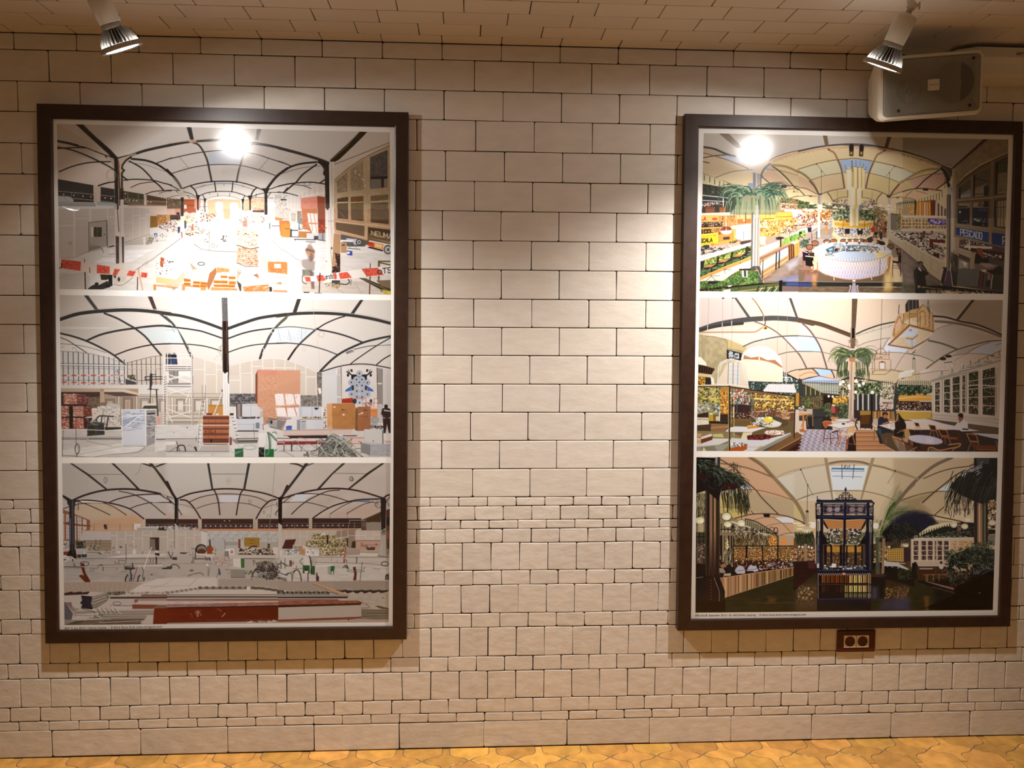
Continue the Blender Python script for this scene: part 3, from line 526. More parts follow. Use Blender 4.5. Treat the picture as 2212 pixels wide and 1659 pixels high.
 P("226,148 239,149 242,332 229,332","222");P("239,158 243,160 248,260 242,260","643");P("243,258 260,258 260,296 243,312","543");P("250,268 258,268 258,302 251,304","322");P("230,312 240,320 240,332 230,332","d6cfc6");P("243,300 260,298 260,332 243,332","dcd5cc");S("247,260 246,320",20,"433");S("238,300 239,332",30,"333")
 C("241,160 245,160 249,258 243,258",["422"],40,5)
 for k in range(12): E(1165,1180+k*38,6,6,"8d8680",.7)
 for r in (60,75,88): E(1060+r*.2,1000+r*.8,r,r*1.3,"a3a58a",.8,w=7)
 S("201,140 202,180",8,"8a867c");P("192,140 200,140 199,152 194,148","333")
 return A.out(['dfe2df','dfe2df','e2e5e2','dcdfdb'])

def picture_site_brick_chimney():
 A=Art([(128.7,637.2),(844.1,648.7),(844.1,987.2),(133.5,987.2)],bg='cfccc3',seed=22)
 K='333';R,P,S,E,C,G,X,O=A.tools()
 O(110,630);P("30,12 431,16 431,80 280,62 180,70 32,90","cdc9c0",soft=9);P("32,132 130,176 268,260 404,228 431,228 431,128 300,128 180,148","c6bfb4",soft=9);P("32,107 188,80 296,128 180,148 124,176 32,148","c4bfb5",soft=9)
 P("32,148 140,178 268,260 200,240 120,218 34,212","d8d4ca",soft=9);P("32,125 220,128 200,133 32,134","d7d4cc",.8);P("312,134 431,128 431,186 372,186","c2cbc9",soft=9);P("340,130 372,186 398,186 366,130","bfc9c7",soft=9)
 S("118,12 133,12 140,22 174,67 160,66 118,12",3,K);P("118,12 133,12 174,67 160,66","444");P("349,16 365,16 383,65 370,65","433")
 R("32,100 90,82 140,74 200,69 268,66 340,69 431,80",62,"333");R("34,88 80,75 140,67 200,60 270,54 340,58 431,70",7,"a89f92",.8)
 R("194,78 240,96 280,118 304,132 340,160 366,190 400,229",34,"333");R("130,175 180,154 240,140 296,132 340,126 390,122 431,124",36,"333");R("232,227 290,206 364,190 431,186",24,"322")
 R("34,149 80,160 128,176 180,200 226,226 268,260",34,"333");R("34,164 60,174 84,189 132,220",18,"555");R("34,186 84,190 140,200 200,218",9,"555");R("394,79 431,108",40,"444")
 P("33,213 140,220 268,260 268,332 34,332","cbc9c5");P("274,255 360,234 404,228 404,332 274,332","c3b9ad")
 for i in range(13):
  x=220+i*92;S([(x,1075+max(0,i-3)*16),(x+8,1659)],14 if i<12 else 16,"444")
 for i in range(8):
  x=1380+i*85;S([(x,1270-i*17),(x+6,1659)],12,"443")
 S("33,213 90,216 150,223 216,240 268,258",10,"8e877d");S("274,255 360,233 402,228",9,"554")
 for y,w,c in ((1280,8,"444"),(1302,16,"d6d3cc"),(1322,8,"554"),(1362,6,"666"),(1580,7,"555")): S([(170,y),(1340,y+25 if y<1400 else y+10)],w,c)
 S("276,260 402,260",9,"554");S("276,276 402,276",7,"7a7169");S("300,264 380,264 380,276 280,274",18,"dad0c2",.5);S("312,318 360,318",8,"444")
 for y,sh in ((1497,0),(1615,0)):
  S([(180,y),(1360,y+(0 if y<1600 else 45))],26,"cdc0b3")
  for i in range(7):
   x=210+i*175;yy=y+(i*6 if y>1600 else 0);P([(x,yy-12),(x+85,yy-12),(x+65,yy+14),(x-15,yy+14)],"b54" if i<5 else "b88")
 R("78,206 80,200 88,202 94,212 90,217",6,"666",smooth=False);R("34,200 50,196",6,"8a847a");C("232,274 248,274 248,332 230,332",["e8e2d8","665","444"],40,16,stroke=True);S("242,280 254,332",10,"544")
 P("270,310 308,320 308,332 270,332","444");S("270,309 308,321",24,"c9c0b4");P("278,300 300,296 308,318 280,310","554");C("280,298 306,296 306,318 284,312",["332","8a7f75"],16,15)
 for s in ("340,306 344,304 402,304","340,315 402,312","341,304 341,316"): S(s,16,"333")
 S("362,296 362,332",44,"333");S("378,296 362,297",14,"333");C("364,320 380,320 402,328 368,332",["b86","7a5a48"],10,14)
 O(360,630);P("0,220 18,220 18,260 0,260","333");P("18,224 38,224 42,260 20,260","223");P("22,242 36,240 36,260 22,260","346");P("0,240 12,240 11,260 0,260","457");E(150,1110,25,16,"322")
 P("100,234 140,243 200,262 204,332 100,332","c8bfb1");P("228,262 300,247 380,239 431,246 431,332 228,332","c6bcad")
 R("0,80 50,86 100,98 150,114 202,133",52,K);R("224,132 280,112 340,94 431,81",54,"333");R("0,124 60,131 120,140 160,152 200,166",28,K);R("225,167 280,148 340,136 431,128",28,K);R("0,186 60,187 120,192 160,200 198,212",20,K);R("226,216 280,198 340,188 431,184",20,K)
 R("0,92 24,114 46,146 66,180 84,216 94,236",40,"444");R("431,94 400,122 376,152 358,190 348,208 337,240",42,"444");S("348,206 337,240",34,K);R("348,202 351,208 346,222",10,"d5d2ca")
 P("0,128 24,130 40,132 64,183 0,183","c3cfce");P("392,132 431,130 431,181 370,181","c9d3d6");C("392,136 431,134 431,180 372,180",["f0f3f3","9fadb0"],50,6);E(1920,700,36,40,"dfe0db",w=11);R("370,156 376,148",10,"8a8984");R("400,148 406,164",18,"9caaad",.7);S("22,130 32,145",7,"6b716f");S("0,137 38,137",5,"808785")
 P("74,186 80,192 96,234 90,224",K);C("74,186 80,192 94,230 88,222",["d8d4cc"],14,10)
 P("200,20 221,20 223,112 203,112","555");C("203,22 219,22 220,108 205,108",["87837d"],36,5)
 P("202,106 223,106 227,332 204,332","211");S("204,108 206,290",10,"554");S("218,108 221,280",9,"665");S("212,140 214,220",14,"432");P("204,284 212,294 216,290 223,286 224,332 204,332","dad8d3");P("222,260 226,262 226,332 224,328","111")
 R("200,192 194,198 192,208 200,226 194,222 188,212 192,196",9,"a3a18f");R("200,192 197,198 198,208",8,"554");R("174,244 184,232 200,228",6,"a6a095");S("202,230 201,246",8,"8b867c")
 for x in (260,700,908,1330,1540,1738,1935,2130): S([(x,1150 if x<300 else 1190 if x==700 else 1280 if x==908 else 1310-max(0,(min(x,1935)-1140))*.14),(x,1659)],20,"dad3c8")
 for s in ("100,278 138,278","142,296 178,296","182,279 202,279","270,292 306,292","230,317 264,317","310,267 346,267","349,273 386,273","389,271 431,271","310,304 328,304"): S(s,16,"dad3c8")
 R("228,265 300,248 386,238 431,243",10,"ded8cd");R("140,243 180,255 202,265",8,"ded8cd");C("144,248 176,256 176,288 144,288",["dcd6cb"],20,6);C("352,246 424,246 424,266 352,266",["dcd6cb"],30,6)
 P("328,279 431,281 431,332 328,332","b76");P("320,300 329,280 329,332 320,332","743")
 for y in range(1410,1659,13): S([(1640,y),(2157,y)],3.5,"db9",.75)
 W_="dfdcd4"
 S("6,220 6,332",12,W_);S("76,224 76,238",9,W_);S("0,222 90,224",9,W_);S("0,237 90,238",14,W_);S("0,264 90,264",14,W_);S("0,268 90,268",11,"433");S("0,279 90,280",12,"dad6cd");S("0,275 90,276",12,"444");S("0,282 90,282",10,"555");S("6,264 6,278",10,W_);S("76,264 76,278",9,W_)
 S("93,224 94,332",24,"cdc8bd")
 for y in range(1130,1650,26): S([(474,y),(482,y+12)],8,"333")
 P("12,284 44,284 45,332 12,332","8a857d");P("45,286 88,284 88,306 45,296","dfdfdb")
 for x in (65,145,220): S([(x,1415),(x,1600)],7,"333")
 S("0,320 88,294",12,W_);S("0,292 88,324",13,W_);S("8,300 26,332",10,W_);S("0,328 88,330",12,"665")
 O(600,630);P("230,269 356,270 356,332 230,332","d3cec6");P("356,272 404,280 404,332 356,332","c6c2ba");P("160,286 228,269 228,332 160,332","c7c9c8")
 P("0,128 76,128 132,138 84,182 0,181","c6d0d2");C("0,136 80,136 80,180 0,180",["eff3f3","93a3a6"],70,7);S("88,132 88,172",9,"95a6ab");S("104,136 100,152",9,"a9b8bb");R("4,136 12,174",18,"9fadb1",.7);R("40,138 50,176",18,"9fadb1",.7)
 R("0,88 60,80 130,77 200,79 270,86 340,98 405,114",56,"333");R("0,80 80,71 130,66 200,69 260,77 340,90 405,106",8,"a89f92",.8);P("72,26 86,26 69,76 56,74","333");P("296,30 308,30 274,80 262,78","333")
 R("40,86 18,104 0,122",34,"554");R("242,88 210,98 170,116 144,133",24,"333");E(715,668,22,20,"222");R("140,134 112,158 84,184 60,212 39,244",34,"444");S("66,204 39,244",32,"322")
 R("0,130 40,126 80,128 136,136",18,"666");R("148,136 200,146 250,160 304,181",30,"333");R("0,184 40,184 84,188 120,194 170,208 215,225",19,K);R("405,159 360,168 310,181 256,204 220,224 190,248 156,282",38,"333");R("405,164 360,190 320,216 280,244 260,260",20,"332");R("276,206 320,196 360,192 405,190",15,"444")
 R("160,285 226,266 280,259 328,260 370,267 405,274",20,"322");R("405,226 380,240 354,261",22,"332");P("360,192 405,174 405,189","c9ced0");P("147,288 156,278 160,286","221")
 E(790,765,48,52,"a9a597",w=10);E(480,1015,32,42,"b9b5a8",w=9);S("125,26 130,70 131,82 144,172 147,200 154,280",6,"b5b1a5");P("244,215 268,208 274,212 272,216 248,224","8f8886");S("247,220 266,210",14,"555");E(1355,1035,20,20,"8c877f",w=7)
 P("0,239 28,243 104,269 140,288 140,332 0,332","c5bcae");R("0,239 40,246 104,270 138,288",9,"ddd7cb")
 for x in (140,328,515): S([(x,1220+max(0,x-140)*.32),(x,1659)],18,"dcd5c9")
 S("0,272 66,273",16,"dcd5c9");S("84,288 102,288",14,"dcd5c9");S("104,305 138,305",18,"dcd5c9");P("0,281 83,281 83,332 0,332","b86")
 for y in range(1415,1659,13): S([(0,y),(415,y)],3.5,"dbb8a3",.75)
 P("142,288 160,288 160,332 142,332","756f66");G("142,288 160,288 160,332 142,332",.14,2,2);S("139,292 140,332",10,"e3dfd6")
 S("228,270 229,332",12,"444");S("212,276 213,332",26,"dad6cf");S("220,280 220,332",50,"b9b5af");S("220,298 225,298",16,"dedbd5");P("356,272 374,276 374,332 356,332","8c877f");S("356,329 374,329",22,"d6d2ca");S("355,272 356,332",9,"433");S("374,276 375,332",9,"444")
 for dy,org in ((0,630),(0,810)):
  O(600,org)
  q=0 if org==630 else -1493
  P([(1320,1480+q),(1600,1480+q),(1600,1700+q),(1320,1700+q)],"222")
  for sx in (1,-1):
   c=1465
   f=lambda x: c+(x-c)*sx
   P([(f(1305),1390+q),(f(1340),1385+q),(f(1345),1435+q),(f(1310),1430+q)],"222");S([(f(1245),1430+q),(f(1330),1490+q)],22,"222");S([(f(1270),1395+q),(f(1300),1470+q)],10,"222");P([(f(1240),1490+q),(f(1262),1455+q),(f(1288),1490+q),(f(1270),1520+q),(f(1255),1520+q)],"223")
   P([(f(1215),1790+q),(f(1225),1750+q),(f(1320),1690+q),(f(1330),1690+q),(f(1320),1770+q)],"46a");P([(f(1330),1700+q),(f(1370),1690+q),(f(1370),1760+q),(f(1330),1770+q)],"333")
  for cx,cy in ((1465,1462),(1415,1570),(1510,1570),(1322,1622),(1608,1628),(1420,1672),(1512,1675),(1420,1778),(1515,1780),(1328,1832),(1610,1834),(1422,1880),(1512,1884)):
   E(cx,cy+q,58,58,"a9b1bb");E(cx,cy+q,38,38,"8f98a3",w=5);E(cx,cy+q,13,15,"222")
 O(110,810)
 P("35,194 128,192 256,200 378,178 431,180 431,294 40,294","c1bcb2");P("380,180 431,180 431,230 380,228","cbcac3");P("40,222 256,220 256,232 40,232","a39c92");P("94,288 250,258 340,256 312,274 160,294","d8d4cb");P("40,270 128,258 256,244 256,252 112,280 40,288","dad6cb",.7);P("380,240 431,240 431,264 380,274","dcdad2",.7)
 G("35,194 431,180 431,294 40,294",.03,16,4);S("40,228 128,229",10,"7d776e");S("138,228 256,228",14,"555");S("128,236 220,254",7,"77716a");R("40,286 140,294 200,286 308,276 340,260",9,"77726a");S("108,230 130,228",9,"666");S("380,230 412,230",16,"666");S("380,228 431,228",9,"7a756d")
 P("36,47 316,48 316,76 180,80 36,66","a48c72");P("36,47 178,48 178,60 37,60","b59f84");P("192,50 266,50 316,64 316,70 260,60 192,62","cbbda6");P("192,60 260,60 312,72 312,75 240,76 192,66","544");P("36,60 178,60 178,128 36,192","433");P("178,58 192,59 192,104 178,100","bda68a");S("184,60 184,100",12,"8f7a62",.6)
 P("192,76 318,76 318,180 192,180","9f8f7d");P("318,66 431,68 431,178 318,178","bcb2a3")
 for (x0,y0,x1,y1) in ((990,430,1150,700),(1310,405,1470,700),(1610,420,1780,700),(1950,430,2090,650)):
  for k,cc in ((0,"544"),(24,"655"),(46,"cdc1b1")):
   S([(x0+k,y1),(x0+k,y0+k),(x1-k,y0+k),(x1-k,y1)],10,cc)
  P([(x0+50,y0+50),(x1-50,y0+50),(x1-50,y1),(x0+50,y1)],"ab927b" if x0<1500 else "c7bcac")
 for x in (1225,1550,1860): S([(x,390),(x,640)],26,"c4b7a4");S([(x-22,390),(x-22,640)],6,"654")
 S("318,76 431,78",8,"554");S("318,64 431,65",14,"ddd5c9");P("132,80 178,76 174,124 136,124","654");C("132,80 176,76 174,124 136,124",["8f7c66","432","a4927a"],40,22,stroke=True)
 def pal(x0,y0,x1,x2,y1,c1,c2,n):
  P([(x0,y0),(x1,y0-4),(x1,y1),(x0,y1)],c1);P([(x1,y0-4),(x2,y0+14),(x2,y1-10),(x1,y1)],c2)
  for i in range(n+1):
   y=y0+(y1-y0)*i/n;S([(x0,y),(x1,y-3)],7,"532",.8);S([(x1,y-3),(x2,y+8-10*i/n)],7,"322",.8)
  C([(x0,y0),(x1,y0),(x1,y1),(x0,y1)],["d9b6a3","a54","843","e3c9b6"],int((x1-x0)*(y1-y0)/900),12,asp=2.4,ang=0)
  C([(x1,y0),(x2,y0+10),(x2,y1-10),(x1,y1)],["854","633","b87"],int((x2-x1)*(y1-y0)/1100),11,asp=2.2,ang=0)
 pal(235,335,470,650,520,"b87","744",5);pal(190,555,330,335,740,"a76","532",6);pal(400,555,590,750,740,"b87","743",6);pal(190,770,335,340,960,"a65","532",7);pal(400,770,600,650,960,"b76","743",7)
 P("67,112 80,112 80,192 68,192","221");P("118,154 152,152 128,192 120,192","422");S("48,104 94,109",12,"321");S("78,149 118,151",14,"322")
 P("147,120 169,120 166,164 151,164","cfc3b5");E(790,605,55,16,"dcd2c5");S("156,137 163,137",8,"665")
 P("169,112 250,109 251,186 206,192 186,140 170,144","c9c3b8");C("170,114 250,112 250,184 200,180",["a59e92","dcd8cf","8a8277"],90,15,asp=1.8,ang=0);P("200,104 216,98 248,106 248,112 200,112","b5b4a4");P("170,102 192,96 202,104 196,109 170,109","7d6b55")
 P("130,176 152,166 192,170 195,212 132,218","444");P("134,182 160,180 160,208 136,212","332");P("166,178 192,176 192,208 166,208","333");S("132,216 192,212",16,"221");R("166,172 166,156 178,146 208,147 226,148",26,"443");S("185,148 182,170",22,"333");S("208,148 200,192",28,"544");C("130,158 170,158 170,180 130,176",["666","332","a8a49d"],30,14);P("194,186 254,186 254,193 196,198","332")
 P("255,122 340,122 344,256 258,254","b7bdc3");P("344,124 378,122 378,240 346,254","93908f");C("258,126 340,126 340,200 258,200",["eef1f3","8e9aa8","d7dde2","707c8d"],60,30,asp=3,ang=-.15,stroke=True);P("258,160 312,148 264,190 258,188","8c99a9",.7);P("260,200 340,192 340,248 260,248","cdd1d3",.8);P("348,136 376,134 376,140 348,142","333");C("346,144 377,142 377,220 348,230",["7b7876","b9b6b3","666"],30,16,asp=3,ang=0);S("257,122 259,253",14,"dfdfdc");S("342,124 343,256",24,"dad9d5");S("257,124 340,124 378,122",14,"e3e3e0");S("258,147 376,142",9,"e6e8e8");S("260,190 316,148",12,"e9ebec");S("264,254 306,252 340,256 378,240",14,"8f8a80");S("264,252 344,252",10,"dedad2")
 S("39,195 128,195 200,198 260,195 378,180",12,"dcd2c8");S("378,180 431,180",12,"e3dfd7");S("377,180 378,274",16,"d8d3c9");S("45,198 41,292",8,"333");S("90,156 91,194 92,247",9,"443");E(478,1320,42,90,"444",w=12);E(470,1330,25,85,"665",w=8);S("94,280 94,293",16,"555")
 R("360,2 360,50",36,"333");S("350,50 388,51",14,"333");S("360,51 359,108",14,"333");S("381,51 386,144",24,"333");P("338,108 386,109 386,120 330,120","443");P("330,102 380,100 380,108 330,109","cfc9bf");P("381,152 397,151 394,176 386,176","c98");S("406,0 407,178",14,"e0dcd4")
 for y in range(20,880,44): S([(2040,y+20),(2090,y)],9,"444")
 O(360,810);P("0,178 120,176 228,180 252,200 431,200 431,294 0,294","cbc9c1");G("0,178 431,178 431,294 0,294",.03,16,4);P("0,228 112,226 128,240 112,274 0,274","bab4aa");P("0,238 40,238 32,250 0,250","dbd9d1");S("0,228 128,227",14,"7b756c");S("0,273 228,273",14,"666");S("0,279 228,278",5,"8f8a81");P("128,254 228,252 228,270 120,270","b8aea1")
 for i in range(8): S([(700+i*55,1270),(670+i*58,1345)],4,"8f857a",.6)
 P("100,0 204,0 204,66 100,64","c9bfb0");P("229,0 322,0 322,68 229,65","cac2b4")
 for x in (700,910,1338,1545): S([(x,0),(x,320)],20,"ddd6cb")
 S("229,18 266,18",18,"ddd6cb");P("229,66 328,66 328,112 229,112","666");G("229,66 328,66 328,112 229,112",.16,6,3);C("230,68 320,68 320,100 230,96",["8a867e","444"],40,18,asp=3,ang=.2)
 P("0,63 204,65 204,176 0,172","c3b8a7");S("0,64 204,66",8,"8b8174");S("0,78 204,80",8,"665");P("0,81 204,82 204,138 0,138","bfb3a1");S("0,140 120,140",10,"665");S("0,154 120,154",9,"554");S("0,167 120,167",14,"665");P("6,168 114,168 114,177 6,177","a69d90")
 for (x0,x1) in ((190,340),(510,690),(800,1000)):
  for k,cc in ((0,"444"),(20,"665"),(38,"e0dacd")): S([(x0+k,660-k),(x0+k,430+k),(x1-k,430+k),(x1-k,660-k)] if x0<750 else [(x0+k,560),(x0+k,430+k),(x1-k,430+k),(x1-k,560)],9,cc)
  P([(x0+42,480),(x1-42,480),(x1-42,620),(x0+42,620)],"d3cabc")
 for x in (115,425,740): S([(x,415),(x,680)],26,"d9d1c3");S([(x-22,415),(x-22,680)],6,"665");S([(x+22,415),(x+22,680)],6,"665")
 W_="e2dfd7"
 for s in ("0,18 58,0","16,0 90,24","0,70 90,43","0,43 90,76","0,156 90,128","0,118 90,152","4,128 24,170","86,58 70,98"): S(s,14,W_)
 P("0,28 90,28 90,34 0,35","8a847b");S("0,36 90,36",14,W_);S("0,40 90,41",12,"555");S("0,108 90,108",10,W_);S("6,108 90,106",6,"cfc9be");S("4,0 4,176",18,"d3cec5");S("93,0 95,180",20,"d6d1c8")
 for y in range(10,880,28): S([(476,y),(490,y+12)],8,"444")
 S("130,36 131,88",7,"666");S("142,36 141,88",7,"666");S("130,88 124,108 120,160 114,250",20,"d4d2cd");S("140,88 138,112 130,180 120,250",20,"dcdad5");S("130,88 121,156 115,252",6,"555")
 for i in range(11): S([(645-i*7,480+i*72),(700-i*9,480+i*72)],9,"554")
 S("120,164 125,166",40,"cb6");S("109,220 109,236",8,"544")
 P("153,106 205,106 205,143 153,140","b84");P("153,106 205,106 205,112 153,112","a73");S("166,112 166,140",5,"963");P("180,138 190,138 190,142 180,142","e8e4da");S("202,52 202,64",18,"444");S("202,62 172,143",18,"d2cdc4");S("206,66 176,143",10,"8e867b");P("144,136 166,136 166,143 148,143","633")
 P("133,145 228,145 225,243 136,243","964");S("133,144 228,144",12,"c98")
 for y,h in ((765,48),(865,40),(955,40),(1055,45),(1170,75)):
  P([(665,y-h/2),(1130,y-h/2),(1130,y+h/2),(665,y+h/2)],"422")
  for i in range(34): S([(672+i*13.7,y-h/2),(672+i*13.7,y+h/2)],4,"a75",.75)
  S([(665,y),(1130,y)],3,"a75",.6)
 for y in (822,915,1010,1108):
  P([(665,y-26),(1130,y-26),(1130,y+26),(665,y+26)],"a64")
  for x in (770,890,1010): S([(x,y-26),(x,y+26)],4,"642")
 X("AISLA",[(700,985),(900,985),(900,1030),(700,1030)],9,"632");P("160,230 165,230 165,242 160,242","211");S("114,179 228,179 236,176",12,"e3ddd2");P("128,243 222,243 222,250 140,250","b5a48f");S("136,248 222,249",10,"544");P("228,222 237,223 237,250 229,251","844")
 P("205,0 227,0 229,144 206,144","dedcd6");S("212,0 214,140",8,"b9b5ae");P("222,0 226,0 226,30 223,30","111");S("220,32 223,140",7,"b0aca4")
 S("233,114 262,226",18,"d9d6d0");S("228,128 250,232",14,"cfccc6");S("262,226 252,233",14,"8a857e")
 for i in range(8): S([(1160+i*17,700+i*62),(1205+i*15,700+i*62)],10,"333")
 P("229,136 243,136 243,144 230,144","332")
 P("251,104 274,103 274,149 253,149","8f847d");S("254,104 255,148",18,"433");S("270,104 270,148",20,"444");P("274,103 336,102 339,149 275,149","c6c9c9");S("274,109 336,108",7,"9b9e9f");S("304,110 305,148",5,"85898a");P("253,149 338,149 338,156 253,156","555");C("254,149 338,149 338,156 254,156",["e0e0de","322"],16,14);P("252,158 348,156 350,188 342,197 258,197","c3c7cb");S("254,176 320,176",6,"9ba0a4");P("322,170 336,170 336,191 322,191","7a7f84");S("258,200 330,200",22,"333");P("338,114 350,116 349,152 338,149","aaa8a4");C("338,116 350,116 350,136 338,136",["544","dedcd8"],8,12);S("348,176 349,196",10,"633");S("315,174 318,238",6,"555");P("247,114 251,114 251,158 247,156","dcdad5")
 P("329,0 431,0 431,148 350,180 348,120 329,112","b86");P("321,0 329,0 329,104 321,96","743")
 for y in range(8,740,13): S([(1645,y),(2157,y)],3.5,"dcb9a3",.75)
 G("329,0 431,0 431,148 350,160",.06,2.5,1.2);P("390,68 416,68 424,110 395,110","e3ded7");P("426,68 431,68 431,112 430,112","e3ded7");P("394,118 428,118 430,148 398,146","e3ded7");C("390,112 431,112 431,148 392,148",["ead9cc"],40,10)
 P("360,160 431,170 431,196 372,186","9b9a96");P("364,149 431,158 431,166 370,158","865");S("366,149 431,160",9,"dccfca");P("360,160 376,158 374,172 360,174","80807d");E(1890,840,22,35,"333");S("374,186 420,195",12,"333");S("431,166 416,195",12,"844")
 S("252,228 332,226",16,"554");P("236,232 332,230 328,244 252,246","8d877c");P("258,234 328,233 328,239 258,240","555");S("228,224 256,234",10,"666");S("397,226 431,226",10,"433");P("404,228 431,228 431,250 408,248","844");S("402,232 431,232",9,"422")
 P("228,254 260,252 300,246 332,260 332,293 228,293","d5d3cb");P("247,264 278,262 278,294 247,294","364");S("263,264 263,293",4,"253");P("332,206 364,208 366,244 354,258 332,258","dbdad3");P("333,259 353,259 353,294 333,294","222");P("355,266 387,264 387,294 355,294","263");P("380,208 396,208 397,266 380,264","d3d8d0")
 E(1500,1295,120,42,"8a9a8f",w=9);E(1500,1300,95,30,"a9b3a6",w=6);R("232,262 236,276 252,280 278,266 258,252",6,"9aa294");R("236,260 244,280 266,272",6,"b8bdb0");R("368,206 380,214 392,226 402,244 404,258 390,272",14,"465");R("366,206 370,230 372,260 364,288",26,"4f7a5c");R("370,206 386,226 402,240",16,"464");R("334,266 344,280 356,284 370,280",7,"8f9c90");R("360,216 360,240 350,260 340,266",6,"8fa192");R("372,212 376,240 374,270 366,288",9,"354");R("382,206 392,204 397,212",12,"444");E(1830,1040,12,20,"465",w=8)
 R("12,276 28,264 38,258",10,"666");R("38,238 46,260 51,272",13,"333");R("42,272 42,258 52,251 66,254 71,272",22,"333");R("76,256 86,250 94,258",5,"666");P("100,256 109,257 113,273 109,273 104,266","333");E(385,940,14,10,"554");E(140,1035,7,8,"444");E(835,1425,10,8,"7b776f")
 O(600,810);P("84,0 160,0 160,112 84,112","c6beb0");S("103,0 103,70",20,"ddd6ca");S("104,6 138,6",20,"ddd6ca");P("84,72 144,72 144,112 84,112","77736b");G("84,72 144,72 144,112 84,112",.12,4,4);P("142,0 160,0 160,112 146,112","716b62");G("142,0 160,0 160,112 146,112",.16,2,2);P("145,46 156,46 158,66 150,68","e6e1d7");S("139,0 140,72",10,"e0dbd1")
 P("160,0 229,0 229,104 160,110","cccdca");P("213,0 227,0 227,100 214,100","b7b4ae");S("214,78 227,78",22,"dcd9d3");S("229,0 230,84",8,"555");P("356,0 374,0 374,108 356,108","8c867d");S("357,30 373,30",24,"d6d2ca");S("358,106 374,106",16,"d6d2ca");P("358,108 376,108 378,170 358,172","b9b6b0");P("374,0 404,0 404,112 374,112","c3bfb7");S("356,0 357,84",8,"443");S("374,0 375,108",8,"555")
 P("226,94 358,94 358,172 226,172","cfcac3");P("230,86 270,81 270,100 230,100","932");S("231,85 268,81",9,"c54");S("270,84 316,82 316,110",9,"b53");S("273,100 344,100",8,"b54");S("304,86 304,110",8,"b54");P("344,86 358,86 358,114 344,114","d8d4cd");S("345,114 345,85 358,85 358,115",9,"b54");S("345,99 358,99",7,"b54");E(1670,460,24,34,"344");E(1380,465,40,45,"223",.9);E(1470,480,55,55,"b9c1cb",.9);E(1470,490,14,16,"333")
 C("308,98 338,96 338,112 308,112",["b43","322","d9d2cb"],26,18,asp=2.2,stroke=True);P("333,116 358,116 358,149 333,149","c85");S("333,118 358,118",16,"e3cfa9");S("333,128 356,130",6,"853");E(1740,800,60,55,"7c7d7d",w=14);E(1735,800,30,30,"555",w=9);P("334,150 358,149 358,180 334,180","8f8f8d",.5);P("334,180 378,180 378,190 334,190","433");C("334,178 378,178 378,192 334,192",["cfcfcb","222","7a7875"],30,15,asp=2,ang=0)
 P("0,0 83,0 83,80 70,148 0,148","b86")
 for y in range(8,560,13): S([(0,y),(415,y)],3.5,"dcbba7",.75)
 P("0,66 22,66 28,108 0,108","e4ded8");P("28,66 58,68 64,106 34,108","e4ded8");P("62,68 82,68 83,106 68,104","e4ded8");P("0,116 28,116 36,148 0,147","e6e1db");P("35,116 60,116 70,148 38,148","e6e1db");P("64,116 80,114 78,148 74,148","e6e1db");C("0,66 82,66 82,120 0,120",["dfc9bb","c87"],70,9)
 P("71,148 0,148 0,200 72,196","d5d3ce");P("0,158 30,164 16,195 0,190","7d7a76");P("0,147 52,152 50,158 32,160 0,157","a99a92");S("0,155 32,160",18,"865");S("32,162 19,197",12,"944");S("0,192 24,198",10,"433");A.rect(160,910,265,980,"46b");A.rect(200,905,262,925,"349");P("12,200 32,192 26,200","dad8d2")
 P("77,114 154,113 155,149 78,149","b9bfc4");P("90,115 154,114 154,148 91,148","c7ccd1");S("125,115 125,149",5,"777d83");P("132,116 148,116 148,120 140,125 133,120","333");S("78,112 156,112",14,"9ea3a6");P("90,149 158,149 158,155 90,155","a97");C("90,149 158,149 158,156 90,156",["544","dcd2c4","333"],26,14);S("83,158 160,158",20,"a79f92");P("71,160 83,160 83,195 71,195","8a8d8f");P("83,161 104,161 104,194 83,195","b5babd");S("88,166 101,166",12,"444")
 for i in range(6): S([(440+i*12,860),(442+i*12,960)],4,"8b9195")
 P("108,160 135,160 135,194 108,194","c8cdd2");P("136,160 162,160 162,193 136,193","c4c9ce");P("159,115 166,115 166,144 159,144","dcdcd8");C("166,112 177,112 177,190 166,190",["444","cfcdc9","7d6c60"],34,16)
 P("177,102 197,101 197,192 179,190","c96");P("196,101 278,101 279,193 197,192","a74");P("279,114 288,120 288,200 278,197","753");P("286,113 333,112 333,198 288,200","964");G("177,101 333,112 333,198 179,190",.025,8,8)
 E(1165,618,14,14,"432");S("236,124 245,124",9,"532");S("224,130 250,131 250,140",7,"853");S("224,130 225,140",6,"853");P("233,139 241,139 241,144 233,144","e5dfd3");P("201,112 208,112 208,116 201,116","e5dfd3");E(1565,625,14,14,"432");S("316,126 324,126",9,"532");S("299,148 321,148 321,138",9,"742");P("298,133 306,134 306,138 298,138","e5dfd3");P("290,138 297,139 297,142 290,141","e5dfd3")
 P("376,152 374,120 384,116 398,118 404,124 404,152","322");E(1938,560,34,38,"222");P("374,119 380,118 397,118 404,123 404,148 378,152 370,136","322");P("380,123 404,127 404,131 380,128","b9b3ac");R("372,138 380,148 392,154",24,"433");R("404,144 398,150 390,156",22,"433");P("376,154 404,154 404,208 397,207 391,176 386,208 379,207","322");P("376,206 386,206 386,210 376,209","222")
